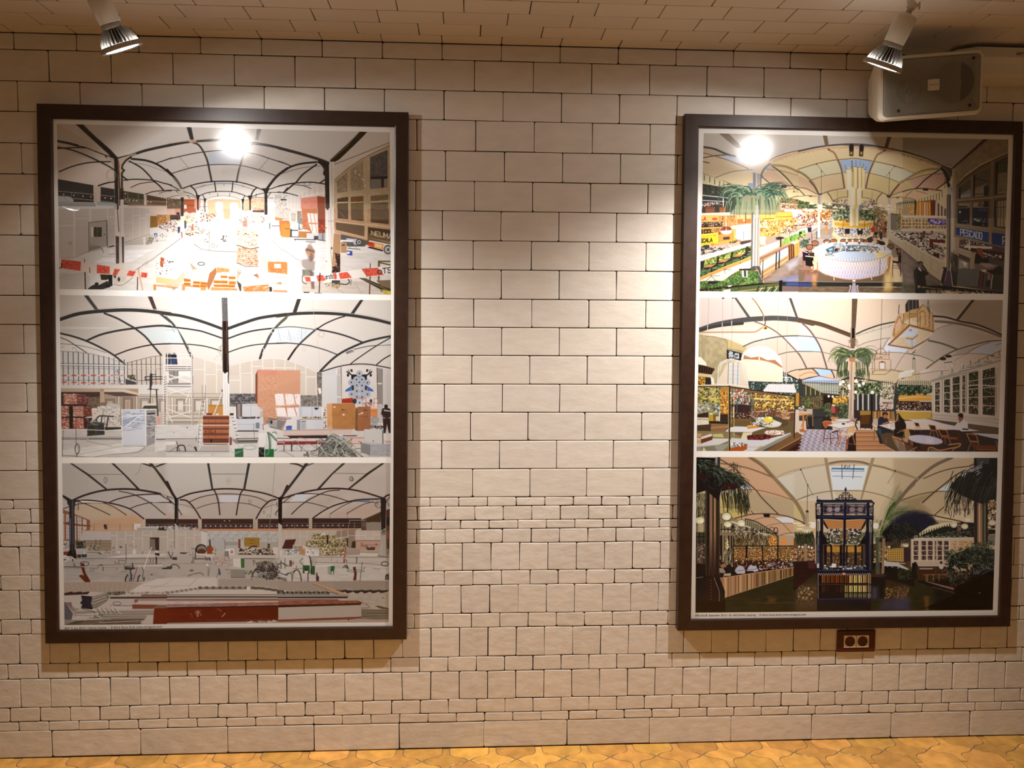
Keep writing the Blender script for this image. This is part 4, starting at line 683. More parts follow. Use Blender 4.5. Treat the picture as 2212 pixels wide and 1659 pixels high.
 P("20,202 312,200 404,210 404,292 0,292 0,200","cdcac2");P("0,252 404,248 404,293 0,293","cccac4");P("22,200 268,193 268,209 24,217","cdb9ae");S("22,198 268,193",14,"a28d84");S("24,217 180,215",10,"644");P("36,218 180,216 180,226 48,226","322");P("12,232 164,234 164,238 12,238","d4bdb3");P("0,237 172,237 172,247 0,250","833");P("234,215 288,215 280,219 236,219","633");P("236,222 312,222 312,227 240,226","b79a8f");P("242,225 310,228 310,244 252,246","d3bdb0");S("250,246 310,245",8,"a43");S("0,226 50,227",12,"433");P("40,239 160,239 156,248 46,249","733")
 C("8,252 144,250 144,270 8,272",["d9cfc4","b7aca0"],20,20,asp=2,ang=0);S("9,271 140,272",8,"77716a");S("25,236 25,272",22,"77757a");S("0,241 26,241",12,"bfc4c9");S("28,274 62,293",7,"554");S("0,274 28,274",6,"8a857e");S("52,248 52,270",24,"333")
 R("54,252 58,238 68,236 76,244 88,266 86,270",12,"666");R("60,238 72,238 84,254 106,274",9,"8d887f");R("86,268 94,252 108,246 124,250 140,262",13,"8d8880");R("70,228 84,224 108,232",9,"b86");S("107,274 112,292",36,"666");E(540,1365,30,12,"9a9690");P("92,284 106,280 108,290 96,292","7d7a76");R("122,274 140,268 152,258 170,240",22,"444");C("114,274 146,268 146,293 118,293",["8f8b86","433","c9c6c0"],40,16,asp=2,stroke=True)
 P("144,293 148,266 166,242 180,220 200,208 240,226 260,252 288,293","555",.75)
 cols=["8f9a87","555","b9bda9","77806f","333","a3a79a","6b6f62","454"]
 for i in range(90):
  a=A.rng.rand();x0=740+A.rng.rand()*620;y0=1180+A.rng.rand()*270;x1=x0+(A.rng.rand()-.35)*420;y1=y0+(A.rng.rand()-.2)*200
  if y1 > 1465: y1=1465
  xm=(x0+x1)/2+(A.rng.rand()-.5)*160;ym=(y0+y1)/2-A.rng.rand()*110
  R([(x0,y0),(xm,ym),(x1,y1)],7+A.rng.rand()*9,cols[A.rng.randint(8)])
 for s,w,c in (("180,208 210,218 236,232 266,260 288,280",14,"a9b39c"),("166,204 200,214 240,240 276,276",10,"c3c8b0"),("192,186 196,202 202,212",12,"b9c2a8"),("192,192 193,208",8,"8f9f86"),("204,280 204,266 220,246 246,234",16,"b5b5ab"),("206,230 212,246 210,260",20,"a2a498"),("146,260 148,248 170,276 200,288",12,"d0cec6"),("160,218 174,216 180,228 166,234 158,226",12,"544"),("248,228 262,242 264,252",10,"8a7a70"),("234,270 240,284 258,292",13,"d5d4cc"),("292,284 304,278 320,282 330,292",11,"8f958c"),("294,288 308,282 324,290",8,"c0c4ba"),("276,270 280,260 266,246",8,"9a9286")): R(s,w,c)
 C("224,216 248,218 246,234 224,230",["9fb0c0","6f8296","c6cfd6"],14,14)
 P("310,193 377,195 377,246 310,240","bfbfba");P("312,194 374,196 374,246 314,238","c8c8c3");S("376,197 377,246",14,"333");E(1712,1180,10,16,"77746f");P("298,242 332,248 332,288 298,276","858582");P("332,248 402,246 402,290 333,291","a5a8aa");P("312,240 380,247 332,249 298,242","b9b9b4");S("290,238 300,240 296,246",9,"544");P("380,210 404,210 404,244 380,242","d6d3cd");S("384,236 392,242",12,"b54");S("394,236 403,240",14,"b54");G("332,248 402,246 402,290 333,291",.04,4,3)
 return A.out(['d8d8d2','dcddd6','d9d8d0','cfcbc0'])

def picture_site_red_girder():
 A=Art([(134.1,1000.8),(843.2,1000.2),(839.3,1343.5),(139.3,1349.8)],bg='b5ad9f',seed=33)
 K='322';R,P,S,E,C,G,X,O=A.tools()
 O(110,990);P("40,18 431,18 431,216 330,216 200,160 84,148","b3aca0",soft=9);P("40,18 431,18 431,112 300,108 76,148 42,130","afa89a",soft=9);P("200,120 300,112 431,124 431,200 330,216","b2a99c",soft=9);P("88,156 200,160 330,216 328,236 296,236 86,202","b7a78f",soft=9);P("140,218 290,202 330,218 328,258 140,258","b97",soft=9);P("90,170 180,160 280,200 144,218 86,200","bba88a",soft=9)
 O(360,990);P("0,18 431,18 431,216 0,216","bab3a6",soft=9);P("0,18 431,18 431,112 220,108 0,112","bcb7aa",soft=9);P("52,204 120,216 0,216 0,202","b59f8b",soft=9);P("124,216 180,204 260,202 312,216","b8a592",soft=9);P("44,152 112,216 318,216 390,152 220,120","b2a89a",soft=9)
 O(600,990);P("0,18 402,18 402,188 328,212 120,214 0,214","bfb7ab",soft=9);P("180,200 380,144 368,194 324,212 128,214","b9a997",soft=9);P("40,152 240,120 180,176 124,214 16,214","b5ada0",soft=9)
 G("0,18 402,18 402,214 0,214",.012,40,20)
 O(110,990);P("43,184 66,192 140,222 140,256 112,296 43,296","853")
 for s in ("44,198 48,198 49,292 44,292","55,200 66,202 66,228 54,228","55,238 67,240 67,290 55,290","86,206 91,207 91,234 86,234","95,208 109,213 110,238 96,236","114,216 128,222 128,240 115,238","86,242 91,242 91,292 86,292","96,243 110,243 110,292 97,292","114,244 128,245 128,254 115,260"): P(s,"b9b1a8")
 for y in (1050,1100,1250,1310,1370,1420): S([(220,y),(550,y+20)],4,"754",.7)
 S("60,198 61,290",4,"754");S("103,210 103,290",4,"754");S("43,232 144,243",16,"642")
 P("112,258 330,258 330,268 112,266","b97")
 for y in (1185,1230,1280): S([(700,y),(1480,y)],8,"a86")
 for x in (775,1005,1235,1470): S([(x,1180),(x,1290)],7,"653")
 E(970,1210,26,28,"322");P("190,248 201,244 201,254 192,254","433");P("298,234 324,235 312,258 296,254","cfc8b9");P("308,247 431,244 431,258 308,258","9b9a92");S("310,248 386,248",10,"c9c7be");P("338,217 431,217 431,244 338,244","322")
 for i in range(16): S([(1705+i*30,1090),(1705+i*30,1215)],7,"432",.7)
 P("328,216 338,217 338,244 328,240","bcab95");P("422,218 431,218 431,244 422,244","111");S("340,237 431,237",5,"8e8577");C("348,240 431,240 431,246 348,246",["d8d4ca"],16,8)
 X("AAL",[(1925,1240),(2050,1240),(2050,1285),(1925,1285)],22,"221");S("412,254 431,250",12,"322")
 P("114,262 216,262 216,332 94,332","b4aca0");P("215,262 431,259 431,332 215,332","aca393")
 for x in (1180,1335,1485,1640,1795,2085): S([(x,1310),(x,1659)],12,"c4bcae")
 for s in ("216,277 234,277","238,290 265,290","269,276 295,276","299,286 326,286","330,276 357,276","389,282 415,282","419,291 431,291"): S(s,11,"c4bcae")
 P("354,284 387,284 387,332 354,332","322");P("355,288 372,290 374,332 356,332","6f695f");C("239,312 266,312 266,320 239,324",["333"],2,16);C("274,310 322,310 322,320 274,318",["7a7368"],7,10)
 P("43,294 216,294 216,332 43,332","8f7f68");P("90,300 114,298 120,324 92,324","332");C("88,296 124,296 124,324 88,324",["222","665"],30,18);S("114,295 216,295",8,"654");S("120,306 216,306",8,"664");S("120,315 216,315",8,"664");S("161,290 161,332",8,"443");S("177,290 177,332",8,"443");C("114,312 176,312 176,328 114,328",["ab9a80","554"],30,18,asp=2,ang=0)
 P("43,296 66,296 66,324 43,324","a89f92");C("48,298 64,298 64,324 46,324",["444","cfc8b8"],16,14)
 P("67,18 76,18 140,60 204,112 196,113 128,60",K);P("215,18 225,18 268,60 318,111 309,112 258,58",K);P("348,18 362,18 400,66 431,112 431,128 398,80 370,40","332");P("319,18 330,18 360,26 358,32",K);P("418,18 398,19 372,30 376,33",K)
 S("138,58 258,58",7,"444");R("321,20 314,50 300,60",5,"665");E(975,395,24,52,"665",w=10);E(1000,380,12,30,"8c897a",w=6)
 R("76,152 120,133 180,117 240,111 300,112 360,121 392,128",34,K);R("392,131 431,160",20,K);R("392,128 431,140",9,"777064");R("208,159 240,146 300,133 360,129 390,130",20,K);R("279,182 310,170 360,159 431,159",15,K);R("244,118 290,128 330,146 366,168 392,190 409,203",16,K);R("90,152 140,151 200,159 250,170 290,186 332,217",24,K);R("100,155 140,170 180,188 211,203",15,K);R("186,159 220,172 250,190 270,204",14,K);R("43,182 90,166 140,160 190,160",14,K);P("104,152 180,157 190,160 112,159","d7d3c7");P("320,136 386,131 424,154 366,159","bbb8b0");E(1055,878,25,25,"98907f",w=6);R("296,150 288,158 290,166",7,"a09a8e")
 S("98,156 99,186",12,"443");E(455,880,32,32,"665",w=7);S("293,296 296,300",9,"d8d2c4")
 P("42,130 74,148 88,149 100,154 88,158 85,180 86,332 66,332 66,172 60,164 58,152 43,140","222");S("79,152 80,332",10,"6b6470");S("70,216 68,332",14,"8b8a8c",.8);S("74,156 74,332",9,"434")
 O(360,990);P("124,217 308,217 308,253 124,253","322");P("0,218 111,218 111,252 0,244","322");P("325,217 431,217 431,253 325,253","322")
 for i in range(62):
  x=20+i*34
  if not 540 < x < 620 and not 1530 < x < 1630: S([(x,1095),(x,1260)],6,"433",.6)
 P("111,216 123,218 123,243 112,243","b9a692");P("312,217 324,219 324,253 309,253","ad9c89");S("321,220 321,252",6,"d0c3b1",.6)
 for y in (1182,1225): S([(0,y),(2157,y)],5,"8f8678")
 for x in (45,445,705,965,1228,1490,1750): S([(x,1180),(x,1265)],5,"9a9183")
 for x in (230,320,688,778,868,958,1048,1140,1232,1320,1410,1500,1692,1785,1875,1967,2148): E(x,1213,9,11,"dcd8cc")
 for x in (1028,1120): E(x,1122,8,12,"c9c3b3")
 P("76,253 431,252 431,261 144,260","b86");P("0,248 80,247 80,255 0,254","b4b2a9");C("0,240 120,246 120,255 0,254",["322","d5d1c7","666"],40,15,asp=2,ang=0);P("40,255 144,257 144,267 122,260 40,259","a7a295");S("120,257 144,265",10,"554")
 P("0,258 128,260 128,332 0,332","b0a898");P("124,260 144,266 144,312 124,312","c4c1b7")
 for x in (8,195,330,487,615): S([(x,1300),(x,1659)],12,"c6beb0")
 for s in ("2,292 28,292","41,274 64,274","68,285 96,285","99,274 122,274"): S(s,11,"c6beb0")
 S("27,244 27,332",9,"333");R("22,304 28,298",5,"665");E(75,1578,12,14,"77705f",w=5);E(280,1555,6,8,"444")
 P("144,262 398,262 398,332 144,332","b3b5ad")
 for i in range(16):
  x=740+i*85;y=1370+(i%2)*75
  S([(x,y),(x+42,y-62),(x+85,y)],6,"7e8079",.8);S([(x,y),(x+42,y+72)],5,"7e8079",.8)
  S([(x-18,y),(x+18,y)],6,"666");E(x+40,1370,5,9,"8a8c85");E(x+40,1445,5,9,"8a8c85")
 P("144,290 254,296 254,332 144,332","a9aaa3",.8);P("332,300 398,300 398,332 332,332","a39a8b",.8)
 S("153,293 154,313",24,"222");P("255,290 263,290 263,324 255,322","743");P("276,284 331,284 331,320 276,316","973")
 for y in (1450,1490,1530): S([(1380,y),(1655,y)],5,"652")
 S("296,294 312,294",8,"542");S("296,305 312,305",8,"542");P("208,300 254,300 254,312 208,312","8e8478",.6);S("207,292 208,328",9,"544");R("294,322 306,316 320,318",26,"543");P("380,318 398,318 398,332 376,332","a79b88");P("362,308 368,308 368,318 362,318","322");S("363,266 360,302",5,"666");S("395,290 395,320",5,"666")
 P("412,320 424,292 431,293 431,324 414,324","432")
 P("143,18 151,18 166,113 159,113","333");P("289,18 298,18 280,112 272,112","333");S("158,57 282,57",7,"444");R("0,86 18,124 30,144 33,160",48,K);R("431,100 418,128 407,148 404,164",46,K);R("38,145 80,128 130,118 180,111 230,110 280,114 340,124 380,136 402,146",28,K);R("168,114 176,130 184,160 189,202",24,K);R("270,115 262,130 255,160 248,203",24,K)
 R("80,157 120,140 170,130 220,128 270,131 320,140 358,156",14,K);R("106,180 140,168 180,160 220,158 260,160 300,166 336,180",11,K);P("186,133 258,133 253,159 190,158","c3c5c3");R("48,149 70,152 90,170 106,192 120,216",26,K);R("390,148 370,152 350,168 336,186 319,216",26,K);R("40,164 70,170 96,180",8,"554");R("348,178 370,170 398,163",8,"554");S("0,140 26,166",18,K);S("40,182 53,203",16,K);R("0,137 22,145",9,K);R("0,159 22,161",8,K);S("398,184 387,202",14,K)
 E(1105,395,28,38,"98948a",w=6);E(1095,430,28,38,"98948a",w=6);E(1482,780,25,34,"665",w=8);E(1738,970,18,26,"665",w=7);R("358,212 360,202 366,204 368,212",6,"665");S("386,19 378,132 374,180 366,253",8,"8d8779");R("25,170 22,176 26,182",7,"7a7367");S("393,158 394,174",14,"555");E(1970,990,25,42,"555",w=8)
 P("28,140 41,144 40,246 27,234","111");S("38,144 36,232",8,"77706b");P("28,232 40,244 40,332 28,332","b6aea2");P("400,148 412,146 411,240 399,232","211");S("402,150 403,230",8,"77706b");P("399,232 411,241 412,332 397,332","b9b3a8");S("406,240 407,332",8,"9a9387")
 O(600,990);P("16,215 110,215 110,251 16,251","322");P("122,215 298,215 298,251 122,251","322");P("298,220 366,200 367,258 298,258","543");P("328,212 368,194 368,230 328,230","432");P("110,214 120,214 120,251 110,251","b3a08c")
 for i in range(40):
  x=95+i*34
  if not 540 < x < 610: S([(x,1080),(x,1250)],6,"433",.6)
 P("316,228 366,229 366,258 316,258","8f8578");P("300,230 316,230 316,246 300,246","655");P("316,213 328,213 330,230 318,230","432");P("16,252 300,251 250,260 16,258","a86")
 for y in (1165,1213): S([(80,y),(1480,y)],5,"8f8678")
 for x in (295,665,820,1100,1370): S([(x,1165),(x,1255)],5,"9a9183")
 for x in (156,248,340,430,522,805,895,975,1075,1165): E(x,1203,9,11,"dcd8cc")
 S("256,222 310,222",8,"aaa498");S("257,222 251,250",7,"aaa498");S("273,230 274,250",6,"8f8678")
 P("16,258 280,256 276,296 250,312 250,332 16,332","b5ab9c");P("210,260 280,254 276,280 250,280 208,284","7d6d5d",.7)
 for x in (140,265,390,515,640,880,1130,1250): S([(x,1290),(x,1659 if x<600 else 1420)],9,"cac2b4")
 S("29,279 52,279",9,"cac2b4");S("79,280 102,280",9,"cac2b4");P("251,278 276,278 276,332 251,332","8e7f6d");S("251,277 276,277",9,"c4bbab")
 P("276,260 367,260 367,294 276,294","bdb3a5")
 for s in ("288,260 288,292","314,260 314,288","342,260 342,292","278,276 312,276","316,289 340,289","344,274 367,274"): S(s,10,"d2cabd")
 S("278,295 367,295",9,"544");P("276,296 367,296 367,332 276,332","b98");P("266,298 278,296 278,322 262,320","332");C("296,304 320,304 320,320 296,320",["654","8d745c"],16,14);C("314,318 348,318 348,332 314,332",["332","654"],26,16);S("312,310 366,311",6,"654");E(1760,1545,10,18,"443")
 P("388,186 401,180 401,244 388,246","532");P("388,212 401,210 401,240 388,240","222");P("387,248 401,242 401,332 388,332","543");P("388,260 398,258 398,288 389,290","854")
 def pal(x0,y0,x1,y1):
  P([(x0,y0),(x1,y0),(x1,y1),(x0,y1)],"664");C([(x0,y0),(x1,y0),(x1,y1),(x0,y1)],["c9be96","a96","442","ddd6bd","875"],int((x1-x0)*(y1-y0)/330),12,asp=1.7,ang=0)
  S([(x0,y0),(x1,y0)],7,"c5bb92");S([(x0,y1),(x1,y1)],8,"ba5")
 pal(605,1345,860,1455);pal(890,1370,1035,1450);pal(505,1475,705,1580);pal(720,1465,865,1600);pal(915,1455,1060,1600);pal(1070,1445,1230,1590);P("173,275 178,275 183,320 174,320","221");P("233,286 251,286 251,318 246,318 246,290","322");P("156,268 171,268 170,274 156,274","d6d3cb")
 P("14,324 26,292 64,290 50,324","422");for_=0
 for y in (1500,1540,1580): S([(110,y),(290,y)],4,"643")
 P("52,312 84,312 84,324 54,324","8f8a7d");S("54,312 54,325",7,"dcd9cf");S("52,312 84,313",8,"dcd9cf");S("69,312 69,324",6,"dcd9cf");P("74,315 88,315 88,332 74,332","a85");P("88,312 106,314 112,332 88,332","c8c3b5")
 R("44,18 68,22 86,30",30,K);P("96,18 110,18 84,52 20,136 4,152 6,140 76,48","333");R("128,18 116,22 104,27",16,K);P("231,18 242,18 196,58 148,112 138,111 188,58","333");P("372,18 383,18 328,56 258,110 250,109 320,52","332");S("200,54 264,55 320,56",7,"444");R("16,144 60,130 120,116 180,109 240,110 300,120 380,144",30,"322");R("16,160 50,134 70,128 110,127 160,130 200,138 250,154",15,K);R("16,159 60,157 100,158 140,166 180,178",13,K);R("220,114 180,118 148,130 112,148 80,170 48,200",18,K);P("62,130 136,129 108,140 94,156 40,157","c6ccca");P("250,154 280,146 360,145 356,152 300,152 268,155","8fa3b0");P("290,149 332,147 328,154 288,154","68a")
 R("366,146 300,148 250,156 200,170 160,190 124,215",24,"322");R("270,154 230,172 186,200",12,K);S("186,200 186,218",6,"554");R("340,156 300,168 246,198",12,K);S("248,198 248,212",6,"554");R("248,158 280,154 320,156 360,160",11,"333");S("324,212 368,193",9,K);P("368,140 379,141 379,145 388,144 386,258 380,266 370,266 368,200","222");R("380,142 390,134 402,131",30,"322");R("401,138 392,152 384,164",16,"322");E(1310,370,28,40,"454",w=12);E(1330,380,20,30,"454",w=8);E(910,755,16,20,"a29c8e",w=5);E(780,925,22,28,"8d8a7b",w=6);E(1800,830,50,60,"544",w=9);E(1760,830,30,30,"544",w=7);S("394,160 398,172",16,"444")
 P("0,140 15,138 14,160 13,240 0,232","111");P("0,232 13,240 14,332 0,332","b9b3a8");P("369,258 387,250 389,332 366,332","a9a398");C("369,256 386,254 386,276 370,276",["222"],26,14,asp=.5,ang=1.5)
 O(110,1175);P("45,30 431,30 431,140 340,132 48,138","a39d90",soft=7);P("188,50 288,36 431,34 431,44 300,48","cbc5b7",.8);S("46,52 431,52",9,"555");O(360,1175);P("0,34 120,40 431,40 431,140 0,140","aba598",soft=7);P("0,124 180,121 176,154 60,180 0,180","c3bdaf",soft=7);O(600,1175);P("8,26 400,24 398,136 0,136","c1bfb4",soft=7);O(110,1175);G("45,34 431,34 431,140 48,138",.03,18,4)
 O(600,1175);G("0,40 400,40 398,136 0,136",.03,18,4)
 O(110,1175);P("45,16 130,16 132,24 45,32","aba496");P("45,28 66,26 66,42 46,42","732");P("45,40 66,40 66,52 45,54","cac4b5");P("56,43 69,18 88,18 94,50 80,52 76,44","211");P("69,0 85,0 86,24 68,24","222");S("77,0 80,36",9,"444");P("94,38 108,38 108,49 96,49","322");P("109,37 129,36 128,47 110,48","233");P("96,28 128,26 128,37 96,37","a3a095");S("120,28 120,36",14,"d6d3c9");P("46,48 80,46 82,58 46,62","a8a194");C("46,50 82,48 82,60 46,62",["222","dcd8cc"],30,13,asp=1.8,ang=0);S("130,30 174,30",8,"433")
 C("170,30 184,30 184,38 170,38",["333"],6,12);C("192,12 230,12 230,36 192,36",["433","8c7c66"],14,20,stroke=True);E(1210,150,18,26,"cfc9bb");P("293,20 304,20 304,36 292,36","cdc7ba");P("372,22 386,24 384,40 372,38","c0bdb3");P("372,32 388,33 388,43 372,40","222");S("377,48 377,70",26,"333")
 for s,w in (("80,52 81,78",6),("86,71 86,80",14),("229,62 231,70",10),("243,58 242,70",10),("243,58 264,60",8),("268,0 269,56 266,68",10),("356,52 356,69",9),("420,30 430,52",16),("187,84 187,94",16),("328,26 328,36",8)): S(s,w,"433")
 E(603,355,78,40,"333",w=12);P("108,68 120,69 121,80 108,80","622");P("108,83 120,83 124,102 140,130 142,138 124,138 100,114 110,109 118,114","521");R("140,96 146,88 158,88 154,96 142,98",7,"444",smooth=False);R("164,82 180,74 186,80",12,"333");S("164,92 168,82",8,"444");S("46,82 108,82",16,"444");S("122,82 396,79",12,"b9b1a3");S("46,88 300,80",4,"544");S("310,79 398,77",12,"d8d2c6");R("140,80 220,74 280,70 396,70",6,"554")
 R("260,74 268,79 288,78",10,"333");P("262,82 300,84 304,88 290,92 264,92","333");R("292,70 292,86 284,96 288,112 288,130",22,"334");R("284,96 286,120 281,132",16,"233");E(1435,590,55,42,"4c6373",w=8);S("266,134 268,120 274,110",22,"222");S("310,134 312,120 318,112",22,"222");S("309,82 295,130",11,"732");S("360,12 348,40 336,76 332,88",16,"d3cdc0");R("324,84 330,94 328,120 332,130",10,"333");P("331,118 336,118 335,132 330,132","455");S("360,110 361,130",8,"b5afa2");E(1800,550,14,12,"333");S("266,134 332,133",7,"444");S("250,100 270,98",12,"7d776c");P("396,86 431,82 431,90 398,90","222");S("376,48 377,52",20,"322");R("366,69 364,60 368,55",8,"433");E(1185,445,14,18,"665",w=7)
 P("48,138 260,134 328,140 280,170 200,176 140,170 48,176","a1937f")
 for i in range(15):
  S([(250+i*95,690),(330+i*95-(i-3)*16,860)],6,"c2b7a4",.6)
 for j in range(6): S([(240,700+j*30),(1500-j*15,690+j*28)],6,"86796a",.6)
 P("328,144 380,124 431,122 431,176 280,172","c5bfb1");S("330,150 431,152",10,"98907f",.7);R("356,158 396,148 431,132",12,"98907f",.6)
 P("48,176 76,170 80,174 108,170 112,173 140,170 132,180 48,184","322");P("48,186 112,182 180,180 200,186 112,230 48,202","b3ab9d");P("200,176 230,170 264,170 268,176 240,184 202,182","554");C("200,172 270,170 266,182 204,182",["8d8475","333"],30,16);C("272,170 431,170 431,178 280,180",["7d766a","b5ae9f"],70,15,asp=1.6,ang=0)
 P("108,184 148,188 144,210 148,220 154,224 148,234 108,230 112,216 104,212 112,202","112");P("148,188 200,174 210,190 198,208 158,232 144,220 152,212 144,208","75705f");P("148,190 198,178 200,200 152,222","8d8777")
 for j in range(7): S([(745,960+j*28),(1000,885+j*24)],6,"444" if j%2 else "b8b2a2")
 for j in range(6): S([(560,960+j*34),(730,975+j*32)],5,"555")
 P("48,206 54,210 80,250 74,272 50,290 48,288","555");P("53,209 74,208 80,242","7b675c");P("78,220 86,230 108,232 84,240 80,250","8b8171");P("48,270 96,272 80,288 50,290","857d70");P("96,274 200,270 320,266 320,290 48,290","443")
 P("84,240 370,236 370,268 200,268 84,260","8f8778")
 for j in range(26):
  y=1200+j*9.5;c=["d0c8b8","333","a89f8e","665"][j % 4];S([(900-j*16,y+A.rng.rand()*8),(1850 if j < 9 else 1750-j*8,y+A.rng.rand()*6-6)],6,c)
 for j in range(16):
  x=780+j*26;R([(x,1150+A.rng.rand()*20),(x+20+A.rng.rand()*20,1200),(x+40+A.rng.rand()*60,1250)],10,["d3ccbd","9a9180","554"][j%3])
 P("86,252 172,246 174,260 92,264","c1b8a6",.8);S("112,232 164,246",8,"222");S("86,256 170,256",5,"333");C("148,254 184,248 184,264 148,264",["333","d2cabb"],16,20,asp=2,stroke=True)
 for s in ("140,288 220,268 340,268 320,280 180,288","80,288 140,272 200,270 140,284"): P(s,"654")
 S("174,281 330,274",8,"c9c0b0");S("200,286 328,284",6,"222");S("184,278 328,270",6,"222")
 P("212,189 431,188 431,195 212,196","433");P("212,198 296,198 290,230 230,226 210,212","b3ab9c");E(1180,1065,70,32,"333",w=8);S("212,220 290,221",8,"444");R("218,220 236,228 290,228",9,"cfc8ba");P("324,181 431,181 431,187 322,187","754");P("298,198 318,197 306,210 298,210","854");P("320,197 431,197 431,202 316,203","976");P("318,206 431,206 431,215 300,216","b9b0a2");P("291,216 380,217 366,232 291,232","743");P("380,218 431,219 431,230 366,230","654");P("346,254 370,255 366,290 324,290","b5ac9c")
 P("370,230 431,229 431,288 364,288 371,266","521");P("380,218 431,218 431,229 366,230","7d5b50")
 O(360,1175)
 P("0,180 431,180 431,226 0,230","9b9184");S("0,182 431,181",7,"443");S("0,189 140,189 431,190",20,"333");S("0,185 431,185",9,"bdb6aa");S("0,195 431,195",9,"c0a99b");S("0,200 431,200",26,"74554a");S("0,200 160,200",22,"865");P("0,205 431,203 431,210 0,215","b8afa1");P("0,216 140,214 431,207 431,220 0,227","94716a");P("180,212 431,207 431,215 190,219","965");G("0,208 431,206 431,226 0,228",.07,8,2)
 P("0,227 431,219 431,229 0,233","211");P("-46,232 0,230 431,224 695,217 696,260 431,277 0,285 -50,288","621",col2="400",g="-40,260 680,250");P("0,280 431,272 431,280 0,288","9c8f84");S("0,281 431,273",14,"511");R("140,272 431,270",7,"744");G("0,227 431,222 431,276 0,284",.02,10,3);C("290,276 431,272 431,280 290,282",["c6bcae","554"],20,16,asp=3,ang=0)
 C("100,238 120,236 122,258 102,260",["b9a395"],22,8,asp=2.4,ang=1.9);R("180,232 192,238 194,242",12,"865");S("208,248 197,260",16,"a87");R("80,250 88,250 90,264",6,"a38272",smooth=False);S("112,168 431,170",8,"b7b0a2",.7);S("120,174 366,171",12,"706a60");S("366,171 366,178",7,"b7b0a2")
 P("0,122 176,122 180,154 60,180 0,180","c4beb0");P("184,128 431,120 431,166 340,148 184,150","a7a091");P("110,164 431,164 431,180 0,180 70,170","c2bcae")
 for j in range(7):
  for i in range(26):
   x=930+i*50+(j%2)*25;y=640+j*22+max(0,x-1600)*.10
   if x < 2157: E(x,y,15,5,"77705f",.85)
 for i in range(8): A.rect(i*83-20,850-i*11,i*83+46,895-i*12,"827c70")
 for i in range(13):
  x=560+i*118;y=760+max(0,x-1600)*.14;P([(x,y),(x+60,y+(0 if x<1600 else 12)),(x+60,y+52),(x,y+44)],"554");P([(x+60,y+8),(x+118,y+14),(x+118,y+50),(x+60,y+50)],"7d7669" if x<1500 else "444")
 A.rect(1425,765,1490,830,"d3cfc4");R("108,122 90,140 78,152",10,"8b8476",.7);R("0,138 12,132 20,126",8,"8b8476",.6);S("0,151 80,149",8,"98907f",.7);R("108,176 112,166 118,162",4,"665")
 O(360,1175)
 P("20,30 26,16 36,16 36,48 18,56","b4aca0");P("19,47 36,47 36,57 19,57","333");S("4,28 14,50",16,"443");S("22,30 14,50",12,"443");S("0,52 26,52",7,"444");P("46,30 76,31 64,36 48,35","333");C("76,26 96,26 94,42 78,42",["cfc9bb","665"],14,18,stroke=True)
 E(612,95,102,92,"222");E(620,100,82,72,"7e7a70");E(620,130,72,42,"532");P("144,8 156,4 167,18 164,40 144,43","842");S("144,8 144,43",6,"632");S("106,36 146,38",22,"cdc9bf");S("102,18 101,54",18,"333");S("88,16 104,18",10,"333");S("100,53 136,53",16,"333");E(710,258,42,40,"77746c");E(710,258,24,23,"433");E(710,258,10,10,"b9b5ab");S("152,48 154,58",24,"333");S("154,0 154,6",24,"222");P("136,36 168,36 164,48 140,48","c4bdb0");C("160,10 176,10 176,40 160,40",["b9b3a5","554"],12,14)
 P("206,26 221,26 221,46 205,45","7c7a73");P("208,18 240,16 242,38 223,38 220,24 208,24","d6d3c9");E(1158,140,26,28,"832");E(1158,138,12,14,"d9d6cc");P("222,38 392,40 392,50 224,50","bdb6a9");S("278,52 386,53",10,"433");P("258,24 280,16 290,26 284,36 256,36","a3917a");S("256,37 384,38",14,"432");R("294,18 306,8 320,8",22,"533");C("260,16 392,18 392,38 260,36",["c9c3b6","433","8a7866","221"],90,18,asp=2,ang=.1);S("364,2 364,12",34,"221");R("356,36 360,12 366,8 368,34",14,"654");P("378,12 398,12 400,48 392,50 392,38 380,34","c9c4b8");P("396,0 410,0 412,48 396,48","b9b3a8");P("412,18 431,18 431,36 420,38","b9b5a9");P("420,22 431,22 431,36 422,35","466")
 P("158,47 228,47 230,79 164,76","b5ada0");C("160,48 228,48 228,78 166,76",["743","ca6","d9d5ca","446","833","679"],170,11,asp=.7,ang=1.57);S("144,70 164,69",8,"665")
 P("236,52 264,51 265,86 238,84","cdc9bd");P("264,52 277,52 277,85 265,86","363");P("226,86 279,88 280,120 228,120","8a867c");P("224,83 238,81 279,87 279,92 226,90","b4b0a5");S("229,120 280,120",10,"443");S("250,104 250,108",8,"77736a")
 S("145,72 147,115",18,"8c8d90");S("152,84 148,115",14,"6d6e72");E(722,375,18,22,"d9d8d2");P("183,92 185,85 188,90 193,109 186,112","445");S("177,121 184,102",10,"5b6a80");R("74,115 100,106 120,104 131,112",12,"544");R("56,114 74,110 96,108",6,"8f897d");E(440,475,38,22,"7b6a4b");R("12,80 22,74 34,75 43,82 44,88",14,"222");P("0,80 18,80 20,86 0,90","343");S("88,62 89,68",10,"333");S("92,46 92,68",7,"333");S("96,46 96,68",7,"333");S("0,70 140,70",6,"665",.8);S("210,92 220,92",10,"554");S("218,105 223,105",8,"554")
 P("320,86 328,70 352,60 380,68 390,86 398,112 380,128 340,120 320,104","322",.85)
 for i in range(70):
  x0=1600+A.rng.rand()*380;y0=350+A.rng.rand()*280;x1=x0+(A.rng.rand()-.4)*300;y1=min(640,y0+(A.rng.rand()-.3)*220);R([(x0,y0),((x0+x1)/2+(A.rng.rand()-.5)*110,(y0+y1)/2-A.rng.rand()*90),(x1,y1)],6+A.rng.rand()*7,["222","7c7a78","333","a5a39c","222","565"][A.rng.randint(6)])
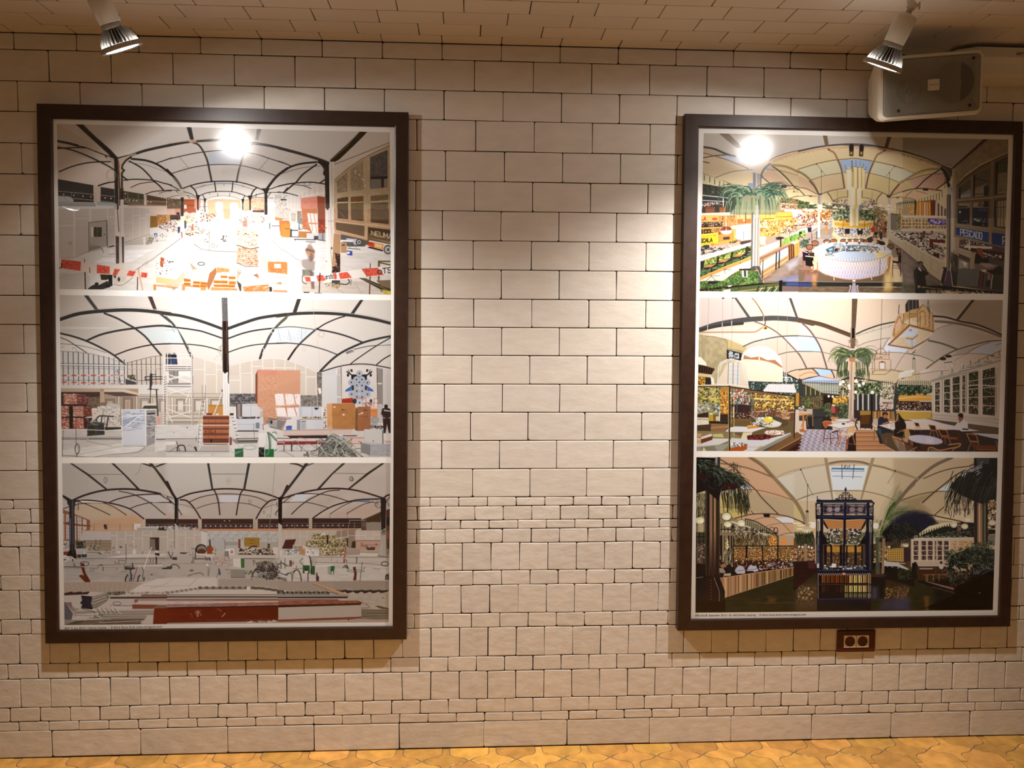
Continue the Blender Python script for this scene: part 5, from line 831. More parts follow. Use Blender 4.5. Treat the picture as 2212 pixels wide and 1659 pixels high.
 R("306,115 310,100 324,90 340,96",20,"223");R("306,112 316,98 332,100",8,"8b8987");E(1795,545,45,38,"8d8d90",w=9);C("328,60 376,60 372,84 332,80",["7d8f63","c7c59f","443"],34,18,stroke=True);R("386,98 406,104 430,112 431,104",11,"333");R("396,88 398,74 412,68 430,76",13,"443");S("409,60 409,88",10,"443");S("422,52 422,88",12,"443");P("280,100 304,94 304,106 282,108","443",.8);C("280,96 316,94 312,108 280,108",["93a08a","333"],24,14,asp=2);R("396,118 416,122 426,128",16,"555")
 O(600,1175)
 P("6,26 14,18 12,46 6,48","cfcbc1");P("21,19 77,19 77,38 22,38","b5b5ae");C("22,20 77,20 77,38 22,38",["e0dfd8","566","8f9492"],50,14,asp=1.8,ang=0);P("74,17 96,18 96,40 78,38","a86");P("100,18 114,22 116,40 98,40","dcd9d0");E(530,145,20,20,"c88");P("117,18 144,18 152,42 120,41","c9c9c2");C("120,16 144,18 148,40 120,40",["e6e4dd","8f8f8a"],14,16)
 for (x0,y0,x1,y1) in ((740,70,860,210),(860,75,1040,215),(1050,75,1230,215)): P([(x0,y0),(x1,y0),(x1,y1),(x0,y1)],"7a6a4a");C([(x0,y0),(x1,y0),(x1,y1),(x0,y1)],["d3c8a6","a96","442","e2dccb"],60,12,asp=1.8,ang=0)
 P("100,0 248,0 248,12 100,10","664");C("100,0 248,0 248,13 100,10",["c9be96","442","ddd6bd"],120,12,asp=1.8,ang=0);P("246,14 294,17 296,38 248,42","a89c8d")
 for y in (110,140,170): S([(1235,y+10),(1475,y)],5,"665")
 P("296,18 398,18 398,40 296,38","a89c88");P("318,15 348,15 346,22 320,22","433");P("294,32 360,34 360,43 294,40","cfc9bb");S("296,24 364,24",8,"cabfa8");P("364,0 384,0 389,43 357,43","a8a499");S("372,0 370,42",9,"c4c0b5");S("357,43 400,47",12,"443");S("120,47 400,48",14,"867e70");P("120,48 400,50 400,80 120,66","bcb8ad");R("130,66 240,68 320,70 400,80",7,"655");S("128,48 128,66",4,"8b8579");C("388,20 400,18 400,42 390,42",["543","8b7d66"],14,14);S("393,42 393,66",5,"444")
 S("241,6 238,40 235,66",18,"a34");S("239,12 236,40",5,"d8a9a3");R("238,66 240,57 245,58 246,66",12,"443");S("282,47 281,69",14,"433");S("191,47 191,60",7,"665");S("211,58 212,66",7,"665");S("300,66 370,66",6,"b39b86");E(1915,355,62,38,"322",w=14);S("302,62 288,178",9,"222");E(1512,312,10,14,"c9b7a8")
 P("91,46 116,45 120,76 92,76","cfccc2");P("88,76 113,77 113,106 88,105","253");P("94,96 108,97 108,106 95,106","c6c8c0");E(500,455,16,12,"121");P("122,78 132,79 131,112 122,108","253");R("112,45 118,66 120,108",22,"233");R("114,60 118,80 116,104",12,"232");R("88,52 78,62 88,74",11,"344");R("132,52 136,62 132,76",7,"6e766d");R("116,46 124,60 125,74",7,"455");P("132,80 176,78 177,112 133,111","c2bfb5");P("132,78 176,76 177,80 133,82","d6d3c9");P("176,75 200,75 200,79 178,82","d3d0c6");P("177,80 189,80 188,109 178,108","9b9a92");P("188,79 201,78 200,109 188,109","264");P("191,98 197,98 197,108 191,108","c9cbc2");P("201,80 204,82 202,94","264");E(970,462,12,12,"122")
 P("136,100 140,104 142,115 146,116 146,133 136,133","423");S("107,104 107,133",18,"434");R("54,104 62,94 72,95 80,112 83,133",20,"333");R("26,112 38,104 48,108 50,132",14,"333");R("12,108 32,108 48,100 60,94",10,"555");R("0,120 12,126 28,132",14,"444");R("52,106 54,114 50,128",9,"555");S("54,88 86,88",8,"544");S("65,78 65,88",10,"544");P("40,58 50,60 49,80 40,76","644");P("51,70 58,58 54,76","644");P("28,76 50,77 49,82 26,80","875");S("9,60 10,88",9,"444");R("0,72 12,68 28,80",10,"444");R("56,120 88,128 104,133",5,"77736b")
 P("268,83 278,82 282,104 280,130 269,130 273,108","522");P("228,88 236,76 248,75 254,88 244,88 238,84","666");S("245,76 252,88",22,"343");E(1390,480,160,20,"566",w=10);S("306,88 310,85",12,"433");R("204,100 224,110 252,111",7,"9a968c");S("340,88 366,91",14,"9a968c");R("210,84 260,80 320,84 398,90",5,"9e9a90");S("270,132 398,132",6,"7d776d");P("383,128 386,110 398,106 398,129","333");S("388,128 392,116",10,"b9b5ab")
 P("0,134 398,133 398,164 336,166 300,164 220,166 160,170 60,170 0,162","948b7e")
 for j in range(7):
  for i in range(46):
   x=i*44+(j%2)*22-j*9;y=690+j*22
   if x < 1980 and y < 830-max(0,x-1500)*.02: S([(x,y),(x+20,y+7)],7,"c0b6a6" if x<1000 else "a79c8d",.8)
 for i in range(6): x=i*158-20;P([(x,830+min(i,2)*12),(x+60,850),(x+110,848),(x+150,865),(x+150,895),(x,890)],"332");P([(x+40,850),(x+100,852),(x+100,890),(x+45,888)],"665")
 for i in range(6): x=1100+i*152;P([(x-70,815),(x,830),(x+130,822),(x+110,850),(x,885),(x-40,870)],"222")
 P("182,170 218,180 216,181 186,174","322");P("122,137 132,138 246,178 242,183 222,181 124,143","b97");S("124,142 222,181",8,"654");P("234,156 244,156 278,166 266,167","b3a08d")
 P("0,180 256,180 398,174 397,279 0,282","aaa396");G("250,180 398,176 397,240 300,220",.03,10,4);P("0,181 254,181 253,187 0,187","8f9192");S("0,182 186,181",5,"333");P("0,189 250,188 249,194 0,194","222");S("0,196 250,196",7,"b5a69b");P("0,198 212,198 222,203 0,202","744");P("212,197 240,197 256,202 226,203","b9a898")
 P("0,204 284,202 298,210 296,213 0,220","854");G("0,204 284,202 296,213 0,220",.08,8,2);P("280,202 308,211 296,213","522");P("0,219 296,212 297,218 0,227","200");P("0,272 298,260 312,265 260,270 0,279","743");S("0,272 298,261",8,"511");R("312,211 328,226 324,229 298,229",8,"444",smooth=False);P("348,223 360,221 397,230 397,234 372,232","443");P("298,234 397,235 397,274 300,266","665")
 for j in range(12): S([(1495,1180+j*15),(1985,1185+j*15+A.rng.rand()*14)],7,["322","a39c8d","443","8a8273"][j%4])
 P("0,279 397,270 397,280 0,282","a49c90");S("262,271 397,269",8,"8f887b");E(1262,1355,14,12,"221");E(1880,963,12,10,"444")
 return A.out(['c9c4b6','dedcd3','d0cdc1','b9b09c'],level=.62)

def picture_restaurant_round_bar():
 A=Art([(1520.3,287.5),(2179,301.1),(2167.3,635),(1511.3,629.2)],bg='e2d2ac',seed=44)
 R,P,S,E,C,G,X,O=A.tools();LG="875"
 O(1495,270);P("40,28 431,36 431,86 300,114 276,128 220,170 40,140","cdc9c3",soft=8);P("40,128 200,160 180,220 40,172","decfae",soft=6);P("40,96 140,112 220,156 190,162 140,168 84,186 40,172","d9c8ab",soft=4)
 O(1725,270);P("0,38 431,48 431,112 320,84 200,69 100,77 0,94","c8c6c2");O(1950,270);P("0,46 378,53 180,154 0,94","9c9992");P("0,46 180,50 300,52 180,154 100,128","97928a",.6,soft=8)
 O(1495,270)
 P("96,112 140,108 172,120 200,140 166,136","c5d4ea");P("264,154 280,147 300,160 264,158","a9c1e2");P("40,82 120,104 86,111 40,100","cbbba3")
 P("276,130 431,86 431,200 372,166 328,148 288,142","e8d7ac",soft=3);P("250,186 280,148 360,220 288,216","d8bda4");P("288,146 360,176 431,216 431,236 368,220","dcc8a4");P("304,240 380,222 431,234 431,258 350,262","e3d3a5")
 P("96,30 130,30 168,66 180,84 160,82 124,54","8b7f76");R("41,79 80,86 124,104 156,112",34,"444");R("41,101 70,108 124,124 164,140 202,156",14,"665");R("41,117 84,110 124,107",20,"655");S("40,131 62,136",18,"554");R("84,188 140,168 190,161 216,160",12,"7b6a4c");R("40,173 84,190 124,204 160,220",14,"875")
 R("278,128 300,115 360,96 431,85",14,"666");R("280,133 320,118 370,102 431,93",44,"db9");C("280,128 431,86 431,98 284,138",["8d7a62","efe0bd"],90,6);R("266,158 320,164 366,176 400,189",12,"a86");R("288,147 312,164 340,190 366,220 388,236 402,251",24,"554");R("282,143 312,145 340,150 372,164 400,184 431,212",38,"a96");R("374,162 431,141",12,"986");S("253,187 288,216",16,"544");R("250,222 300,217 340,216 390,222 431,235",15,"654");R("304,240 330,232 366,227",11,"985");R("350,262 380,254 431,251",14,"654")
 P("320,216 340,217 339,225 321,224","334");P("419,252 431,252 431,256 420,256","333");S("366,222 366,238",6,"554");E(1827,1192,14,12,"444");S("368,238 383,240",6,"7b705f")
 P("39,174 104,196 160,222 160,228 40,210","dfdab5")
 for x,y in ((222,900),(320,930),(408,965),(498,1000),(570,1020),(640,1050),(715,1085)): S([(x,y),(x,y+90 if x<500 else y+70)],13 if x<500 else 9,"333")
 P("39,210 160,230 180,250 130,332 36,332","333");C("39,212 180,232 170,260 38,252",["454","7b8a6e","233","565"],70,24,asp=2.4,stroke=True)
 S("38,251 128,260",16,"c3cbcf");S("38,269 128,274",14,"b9c1c6");S("112,258 113,290",18,"c9d0d3");P("40,278 70,278 66,290 44,288","b58f83");C("38,276 120,276 120,292 38,290",["222","d8d6d2","8d6a60"],30,18);P("48,292 84,293 82,314 49,315","743");P("98,293 122,294 120,312 100,314","853");P("36,316 124,314 128,320 36,323","cfc4bb");P("36,322 220,318 220,332 36,332","da5")
 P("320,258 431,270 431,332 300,332 300,290","975");C("312,262 431,274 431,290 320,280",["343","71804f","232","a96"],70,18,asp=1.6);S("320,280 431,290",14,"d3cdb7");C("310,286 431,292 431,308 308,300",["efe7d8","643","432","ca8"],70,16);P("332,300 398,301 398,310 332,310","ddd0bf");P("288,312 360,312 358,332 288,332","da4");P("360,312 394,312 394,332 360,332","cfd3d8");P("416,280 431,276 431,290","e5cba9")
 S("408,268 408,332",14,"d9d3c4",.8);S("348,266 350,300",20,"b5a085",.8);R("304,240 330,256 348,266",8,"a96")
 P("200,208 218,207 220,226 202,222","8fa0b8")
 O(1725,270);P("0,94 100,77 200,76 320,84 431,112 431,332 0,332","e6d6ae");P("0,158 140,128 156,170 44,196 26,186 0,170","dedcbc");P("278,130 416,172 362,206 256,172","dcdcc2");P("148,127 206,122 266,130 250,172 158,171","a9c4ea");P("44,198 156,172 164,225 82,246","dfcaa6");P("254,174 362,206 328,250 242,226","dc9");P("0,180 40,200 72,246 0,222","d9bea2");P("360,210 431,186 431,226 336,248","db9");P("80,246 170,230 176,258 124,270 104,242","dc9");P("228,230 298,244 278,270 228,258","dc9")
 R("0,94 60,81 110,74 160,70 200,69 250,72 314,83 380,96 431,111",26,"445");P("148,73 180,69 224,69 300,80 200,76","666");R("0,102 60,89 110,83 160,80 220,80 312,88 380,104 431,120",34,"db9");C("0,98 100,82 200,77 312,85 431,114 431,122 312,93 200,85 100,90 0,107",["875","f0e2c0"],150,6)
 P("87,38 103,38 109,76 96,76","77654e");P("318,43 333,43 320,82 308,80","543");P("102,83 114,88 109,93","333");P("302,93 315,88 308,97","333")
 R("114,92 128,100 140,122 154,156 165,224",34,"a86");R("140,124 154,164 164,224",16,"654");R("300,98 282,108 268,136 252,176 241,226",34,"a86");R("266,138 252,176 242,226",14,"654")
 R("0,158 60,140 120,127 170,122 206,120 270,130 350,148 416,172",15,LG);R("43,197 96,181 156,171",13,LG);R("256,172 310,186 362,206",13,LG);R("0,166 24,180 52,208 72,246",38,"986");R("40,200 60,224 73,247",18,"543");R("431,166 400,180 370,202 340,236 328,253",38,"a96");R("360,212 340,236 329,253",18,"543")
 R("82,246 120,234 166,226",15,"77654a");R("242,226 280,234 324,252",15,"77654a");R("0,223 30,228 66,247",13,"77654a");S("0,228 22,251",16,"443");R("0,256 30,252 64,255",10,"7b6a50");R("104,241 114,254 124,273",20,"7b6748");R("298,245 286,258 279,273",20,"7b6748");R("336,250 380,236 431,228",13,"7b6a50");S("431,214 418,229",18,"443");R("404,236 390,246 380,258",12,"875");R("332,260 370,257 416,268",12,"7b6a50");P("38,252 50,252 50,256 38,256","333");P("350,259 360,259 360,262 350,262","333")
 R("124,270 150,260 176,257",12,"875");R("228,259 250,262 274,272",12,"875");S("176,234 177,258",14,"654");S("228,236 228,258",14,"654");S("139,264 143,284",12,"443");S("262,268 256,286",12,"443");C("124,270 180,262 180,288 124,288",["b9a89a","655","d8c9b4"],34,18,asp=2);C("228,264 284,272 284,290 228,288",["b9a89a","655","d8c9b4"],34,18,asp=2);P("174,288 183,287 183,308 174,306","57b");P("218,286 240,288 240,312 218,308","57b")
 S("65,140 98,181",7,"77654a");S("345,147 311,186",7,"8d7a60");E(322,698,13,13,"443");E(415,828,11,11,"443");E(1725,735,12,12,"443");E(1630,855,11,11,"443");S("83,166 81,246",7,"654");S("326,171 324,250",7,"654");S("140,234 140,280",6,"8a7a66");S("264,236 263,280",6,"8a7a66")
 for x in (948,1130):
  P([(x-42,375),(x-20,342),(x+25,342),(x+45,375),(x+36,560),(x-34,560)] if x==948 else [(x-40,385),(x-20,350),(x+20,348),(x+46,380),(x+25,568),(x-45,560)],"222");P([(x-32,470),(x+34,470),(x+30,558),(x-32,556)],"653");E(x-2,505,13,18,"dc9")
 P("170,158 192,152 194,148 232,152 240,164 238,228 170,230","ecdfb0");P("178,226 226,226 226,284 178,286","efe3b6");P("183,284 216,284 217,332 183,332","e4d5a3")
 for x,w,c,y0,y1 in ((905,60,"eeecda",790,1130),(975,36,"cb7",780,1120),(1020,30,"f0e8cc",760,1120),(1062,22,"b95",760,1130),(1100,36,"f1e7c4",770,1120),(1130,20,"cb6",780,1110),(1175,24,"ece3c2",820,1130),(965,70,"eeeadb",1140,1410),(1035,26,"cb6",1140,1420),(1085,34,"f0ead6",1140,1410),(960,40,"eee6c8",1430,1659),(1030,18,"cb7",1430,1659)): S([(x,y0),(x,y1)],w,c)
 S("167,144 170,156 179,159 191,153 192,148",9,"873");S("195,149 210,150 231,153 234,138",9,"873");S("233,158 240,161 243,150",9,"873");S("192,128 193,166",13,"444");S("206,128 206,148",7,"55607a");S("221,130 221,146",7,"6d7c9a");S("170,158 170,174",7,"985");S("239,164 238,224",6,"985");S("170,170 158,171",8,"985");S("240,171 250,172",8,"985")
 P("75,246 85,246 86,300 76,300","d3cabc");P("69,248 76,248 78,286 70,280","a39a90");S("80,250 80,296",8,"a9a093");P("319,253 332,253 331,300 320,300","d0c7b8");S("325,256 325,298",10,"a59b8d");P("314,251 336,250 328,260 320,260","544");P("70,245 86,244 83,250 74,250","544")
 P("0,268 34,276 68,286 68,300 0,298","564");C("0,268 68,284 68,298 0,296",["342","8b9464","232"],60,17);P("86,280 120,280 176,286 176,304 86,300","664");C("86,278 176,284 176,304 86,300",["8b8a60","443","d6d0b4"],50,15)
 P("0,298 120,308 120,332 0,332","c96");C("0,298 124,306 124,332 0,332",["f2e3c4","a53","643","eb7","f6efdf"],150,14);P("226,290 300,290 320,308 320,332 220,332","8a7f58");C("222,290 320,292 320,332 222,332",["554","d9d2b4","a84","333","efe6cf"],110,15)
 for (x,y,rx) in ((240,1410,62),(390,1450,110),(555,1420,58),(395,1500,100),(140,1520,70),(1465,1450,60),(1620,1450,70),(1770,1465,58),(1600,1510,110),(660,1475,55),(780,1480,60),(1200,1500,50),(1290,1470,55),(60,1585,60),(240,1530,60)): E(x,y,rx,13,"efeadd");E(x,y-18,rx*.35,16,"f6f2ea")
 E(395,1545,28,24,"f2efe8");E(1605,1565,32,30,"eeeae2");P("69,300 77,300 77,332 68,332","d9cdb9")
 P("348,280 420,262 420,322 360,320","b9aa8c")
 for i in range(12): S([(1760+i*28,1400-i*7),(1762+i*28,1600)],9,"d8cdb3" if i%2 else "8e7f62")
 for i in range(10): A.rect(1780+i*30,1390-i*4,1793+i*30,1418-i*5,"322")
 for x in (1850,2010): C([(x-40,1460),(x+40,1450),(x+40,1600),(x-40,1600)],["ea5","d83","ed8"],34,14)
 P("417,268 422,266 422,320 418,320","332");P("422,268 431,266 431,322 422,320","b74");P("366,321 431,323 431,332 366,332","d5ccb8");C("120,312 184,300 184,332 120,332",["5c7250","8fa07c","343","b9c0a5","454"],90,20,asp=1.8);C("217,312 270,304 280,332 217,332",["5c7250","8fa07c","343","b5b28a","454"],80,20,asp=1.8);C("124,324 184,304 182,320",["dfe0dc"],12,8)
 O(1495,450)
 P("35,18 431,24 431,140 260,260 26,296","b85");P("34,0 128,0 128,12 34,14","222");P("49,0 82,0 81,16 50,17","743");P("98,0 122,0 120,14 100,16","853");P("35,16 180,12 210,16 210,22 35,26","d6cfc4")
 P("34,24 96,23 94,46 35,48","da4");P("38,28 90,25 89,43 38,45","ca6");X("LA",[(170,150),(250,150),(250,205),(170,205)],16,"a32");E(410,185,50,26,"b43");P("96,25 160,25 160,49 96,50","c84");C("104,26 160,26 158,48 108,48",["322","ec9","642"],60,14,asp=.6,ang=1.5);P("160,16 212,16 212,54 160,56","da7");P("162,38 212,36 212,52 163,55","c63");E(935,210,18,18,"ec9")
 P("34,48 112,47 108,68 34,70","322");C("35,49 112,48 108,66 35,67",["e9e2d6","a86","211"],90,12,asp=.6,ang=1.5);S("33,70 108,67",20,"da4");P("33,73 100,70 96,88 33,91","a74");C("64,71 102,70 98,86 64,88",["221","432","db8"],50,14,asp=.5,ang=1.5);X("ICO",[(160,385),(330,375),(330,440),(160,450)],22,"222")
 P("33,92 94,86 91,124 32,133","db3");P("33,92 94,86 93,89 33,95","ed6");X("SCALA",[(155,545),(365,530),(365,590),(155,612)],17,"332");S("38,100 80,96",5,"873");R("78,96 84,94 83,100",6,"a42");S("40,128 70,124",4,"873")
 P("94,84 112,80 108,94 96,96","843");P("96,94 150,76 154,112 96,124","c84");S("93,85 92,124",14,"eb4");S("151,74 154,112",16,"eb4");S("96,124 154,112",16,"da4");P("112,102 136,100 135,110 112,112","433");E(615,385,110,78,"843");P("101,80 144,77 140,86 128,92 118,92 106,88","e6e1dc");E(615,385,110,78,"ca8",w=8);S("122,30 123,78",10,"e6e2dc");C("112,64 138,66 136,76 112,76",["332"],10,10)
 P("158,60 212,54 212,110 172,116 156,104","b9cfd4");S("157,91 212,80",9,"7f9298");S("185,80 186,112",11,"5f7279");P("158,60 184,58 184,88 158,90","c6d6d8")
 for x,y,r in ((755,335,44),(950,340,48),(1310,265,44),(1335,320,48),(1480,275,40),(1710,260,44),(1925,220,36),(1985,170,34),(2070,200,32),(1240,310,30)): E(x,y,r+12,r*.85,"e9d9a4",.8);E(x,y+4,r*.65,r*.6,"f3efe2")
 S("192,16 192,50",14,"543");S("153,36 153,58",6,"8a7a66");S("261,12 261,46",7,"543");S("270,12 270,52",6,"543");S("290,14 291,48",6,"543");S("342,20 342,44",6,"864")
 P("244,18 360,12 358,36 320,42 248,46","da5");S("254,37 294,35",12,"433");P("296,16 360,16 358,32 298,34","da4");S("300,30 358,28",14,"b63");P("360,4 394,4 394,30 362,30","cfd4da");C("360,28 431,20 431,50 370,56",["efe9dc","754","ca7","332","f6f1e6"],90,16);C("246,44 360,36 360,96 246,96",["d93","842","ec8","432","eb5","c63"],230,15,asp=1.6);S("246,96 312,76 360,66",14,"eb6",.8)
 P("244,100 266,100 266,130 246,128","c3c9c2");P("262,112 318,90 318,118 264,134","8f7f74")
 for i in range(12): S([(1330+i*22,550-i*8),(1330+i*22,655-i*7)],4,"b9aba0",.7)
 P("320,86 360,78 431,46 431,100 360,116 324,124","b89a86");C("320,66 431,44 431,66 350,96 320,90",["322","d9cabb","864","efe7dd","543"],130,17,asp=1.6);R("360,60 390,60 431,48",14,"332");P("348,96 410,62 420,68 360,106","d3d6da");P("336,104 390,84 431,76 431,90 380,112 324,132","794");C("320,112 390,84 410,80 390,104 324,128",["8a5","463","ab7","242"],60,22,asp=2,ang=1.2,stroke=True);P("370,114 431,84 431,90 380,118","da4");E(1990,330,8,8,"c22")
 P("418,86 431,80 431,128 396,128 392,120","8a6f5e");C("390,112 431,108 431,132 390,128",["343","5f7050","222"],26,20)
 P("32,134 64,128 80,132 172,118 210,112 210,128 80,154 30,172","b9a691");P("32,138 46,130 62,130 64,140 46,148 32,149","333");C("30,140 140,136 140,152 30,166",["444","d3cfc8","8f867c","322"],70,20,asp=2,ang=-.15);P("82,132 172,118 172,128 140,138 88,138","c98");P("68,124 80,123 79,134 69,135","b74");C("112,132 140,128 148,144 112,148",["e0dcd6","7a756f"],24,18,stroke=True);P("172,118 212,112 212,120 180,130 174,128","433");C("134,114 172,112 170,122 136,124",["653","332"],12,18)
 P("30,170 212,120 212,132 30,188","c9ccd0");S("30,178 140,144 212,125",7,"8d9298");S("32,164 80,152 100,148",10,"444");P("29,190 212,133 212,176 29,246","453");C("30,190 212,136 212,152 30,212",["9a5","673","bb7","342"],190,20,asp=1.8,ang=-.4);C("30,212 210,152 210,176 30,248",["332","464","71825a","222"],150,20,asp=2,ang=-.5)
 for (x,y) in ((330,1020),(580,930),(850,830)):
  P([(x-130,y+50),(x+100,y-20),(x+130,y-160),(x+165,y-150),(x+130,y+10),(x-110,y+70)],"222");P([(x-110,y+35),(x-60,y-10),(x+95,y-25),(x+20,y+25)],"a74");S([(x+15,y+40),(x+18,y+170)],18,"222");S([(x+18,y+180),(x+110,y+250)],9,"333");S([(x+18,y+180),(x-90,y+260)],9,"333");S([(x+18,y+180),(x+150,y+175)],8,"333")
 P("30,190 46,186 42,212 32,222","222");P("192,144 210,140 210,152 192,155","322")
 S("28,252 108,216 212,176",36,"c84");S("28,248 108,212 212,172",7,"db6");P("28,258 112,222 212,183 212,216 160,224 112,258 84,262 29,262","d6cbbb");G("28,258 212,183 212,216 112,258",.07,1.6,1.2);S("70,242 86,260",9,"333");S("70,242 50,260",9,"333");S("70,242 100,240",8,"333");S("115,219 120,232",8,"333");S("115,219 140,218",8,"333")
 P("27,260 112,260 144,236 172,222 252,224 254,268 140,280 28,288","342");C("28,262 120,256 172,222 250,226 252,266 140,280 30,286",["684","353","8b6","232","473","ab7"],420,18,asp=2,stroke=True);P("58,260 104,260 84,270 56,270","222");P("168,216 200,215 226,212 226,222 170,222","222");P("178,222 200,222 200,246 180,246","b9bab3");P("186,222 194,222 195,244 187,244","333")
 P("215,16 244,12 241,212 211,212","b4aca4")
 for x,w,c in ((1085,26,"555"),(1110,14,"cfc9c2"),(1140,18,"857c74"),(1165,16,"d8d1c6"),(1190,14,"6f6964"),(1208,10,"a39b92")): S([(x,80),(x-14,1050)],w,c)
 C("212,120 222,120 220,210 211,210",["333"],20,5);P("210,212 220,206 242,206 256,244 254,268 242,266 238,220 212,220","444");S("230,212 252,256",8,"a9a59f")
 P("243,140 264,132 318,114 320,132 243,172","bfc0c2");P("244,196 344,136 344,166 248,226","c4c9d0");P("246,226 344,166 344,180 258,240 258,252","975")
 for i in range(5): S([(1240,1150+i*22),(1710,850+i*26)],8,["c96","754","db8"][i%3])
 P("243,174 360,122 366,128 243,186","7b5b55");S("243,176 360,124",10,"9a7a72");P("256,252 348,182 398,158 431,220 431,298 322,298 258,268","77645a");G("256,252 348,182 431,158 431,298 322,298",.06,10,4);P("348,184 398,160 408,180 340,240 300,262 258,266","8a7c72",.7,soft=5);P("300,256 410,236 410,262 320,262","67b",.7,soft=7);P("340,200 380,180 376,202 350,220","9da3b5",.7,soft=5);P("350,258 431,246 431,260","9b8d85",.6,soft=5)
 S("303,158 301,218",24,"222");S("314,154 312,212",24,"222");S("255,184 253,244",16,"222");S("245,188 245,202",10,"222");S("318,108 318,136",26,"222");P("302,106 312,100 328,102 332,106 320,110 304,112","222");E(1520,530,18,22,"333")
 P("346,132 367,124 368,174 347,186","532");for_=[S([(1745+i*18,670-i*6),(1748+i*18,900-i*14)],7,"b84" if i%2 else "322") for i in range(5)];P("366,128 387,118 386,156 368,174","c84");S("377,122 377,164",5,"852");P("352,120 384,114 388,118 366,128","d3cdc2")
 P("390,128 431,112 431,180 398,180","433",.8)
 P("396,152 420,148 412,188 397,186","222");P("408,170 431,174 431,208 408,204","111");S("408,169 431,174",14,"d9c3b4");S("408,170 431,158",14,"cdb5a6");S("410,206 408,252",16,"853");S("425,210 422,258",18,"954");S("408,232 424,236",10,"853");S("398,180 398,226",10,"533");S("431,210 431,260",12,"853");E(2120,700,36,40,"b53");E(2110,690,55,50,"222",w=16)
 P("27,289 322,260 325,269 27,296","211");P("27,296 180,280 322,266 324,298 27,298","453");C("40,286 180,274 176,296 40,297",["232","784","111"],40,22,asp=2,stroke=True);P("254,264 312,262 312,266 256,269","654");S("160,298 330,277",14,"a85");P("313,258 325,257 323,298 312,298","111")
 for x in (1200,1340,1470): S([(x,1400),(x-40,1488)],22,"222");S([(x+60,1420),(x+10,1488)],10,"d6cdbd")
 P("112,292 140,288 138,298 112,298","b9bdbd");P("128,277 144,274 140,280 130,281","cfd3d3")
 P("324,262 431,264 431,280 324,278","222");P("340,264 380,264 392,278 336,277","459",.7,soft=4);P("324,280 431,279 431,298 324,298","655")
 O(1725,450)
 P("0,66 120,52 120,100 84,128 0,180","a08f83");P("50,112 120,84 124,104 96,120 76,124 56,132","9b9089");P("0,112 48,80 76,66 96,60 128,68 124,86 48,118 24,140 0,152","9a8a80",.8);G("0,112 120,80 96,120 0,180",.05,8,4)
 C("0,20 68,26 68,66 0,66",["f2ece0","743","b86","322","e3d9cb","c54"],180,16);C("80,12 120,12 120,40 80,40",["da4","b53","f3e6cb","742"],70,14,asp=2,ang=0);C("76,36 120,38 120,60 76,56",["322","d9cfc5","854","efe8df"],60,15);S("0,64 68,60 112,66",8,"d6cfc6");P("0,76 66,58 68,66 12,96 0,98","d6d8da");P("0,80 26,76 26,100 0,104","795");C("0,80 26,80 26,112 0,112",["ab6","453"],24,18);P("2,84 12,82 12,90 3,92","222");P("0,112 4,112 4,160 0,160","c84");P("32,68 48,66 46,84 34,84","223");E(205,310,24,18,"c44")
 P("69,18 77,18 79,102 68,104","ddd3c6");P("95,62 105,62 104,88 96,88","c84");P("106,58 120,46 121,62 108,74","c9c8c9");for_=[S([(545+i*12,290-i*9),(548+i*12,345-i*10)],5,"666") for i in range(5)];S("48,86 48,124",12,"444");S("66,80 66,108",22,"555");S("80,72 80,96",6,"444");S("48,88 96,64",8,"c9c0b6");S("120,38 121,60",8,"c9c0b6")
 P("4,120 32,108 40,120 24,140 6,136","454",.8);C("4,116 40,108 32,140 4,140",["343","78876a","222"],30,20,asp=1.6)
 P("220,12 320,12 320,104 268,104 268,40","875");C("268,16 296,18 296,68 268,66",["b96","433","dfcfae","654"],70,15);P("298,16 322,16 322,48 298,46","a85");C("298,18 322,18 322,40 298,40",["f3e7c6","ca6","653"],40,14);P("282,48 320,46 320,96 296,84 280,66","853");C("280,44 320,42 322,104 290,86",["532","b85","e0cdb6","321","a64"],120,16,asp=1.7);P("276,22 280,22 280,52 276,50","d9c9b4");S("276,68 320,98",14,"a63")
 P("330,16 366,20 366,78 332,76","6f6a48");C("350,24 366,24 366,76 350,76",["c8c39c","332","8c8860"],70,12);P("320,18 331,18 328,60 323,108 315,108","d3cdc2");S("326,20 320,104",9,"a39d94");P("330,22 350,24 350,76 330,74","837d70")
 P("366,22 431,25 431,78 366,77","cbc1a6")
 for i in range(6):
  for j in range(4): A.rect(1850+i*54+(i>2)*12,140+j*58,1888+i*54+(i>2)*12,178+j*58,["b84","da4","a73"][(i+j)%3]);A.rect(1858+i*54+(i>2)*12,150+j*58,1868+i*54+(i>2)*12,176+j*58,"542",.6)
 P("330,77 431,80 431,94 340,90","ddd8cd");S("368,83 431,85",14,"744");S("338,80 366,81",10,"554");P("328,80 431,152 431,190 324,112","c9c0a8");P("330,84 431,88 431,148 360,104","a59c90");C("338,88 431,88 431,148 370,112",["efebe3","322","7d6a5e","d8d0c4","444"],190,17,asp=1.8,ang=.3);P("328,86 431,152 431,160 328,94","dad3bf");S("324,112 431,190",14,"543");P("322,114 431,192 431,298 374,240 320,140","97867a",col2="655",g="360,160 400,280");G("322,114 431,192 431,298 374,240",.05,10,5)
 for x,y in ((1780,460),(1880,455),(1960,470),(2050,480)): P([(x,y),(x+60,y),(x+40,y+30)],"222")
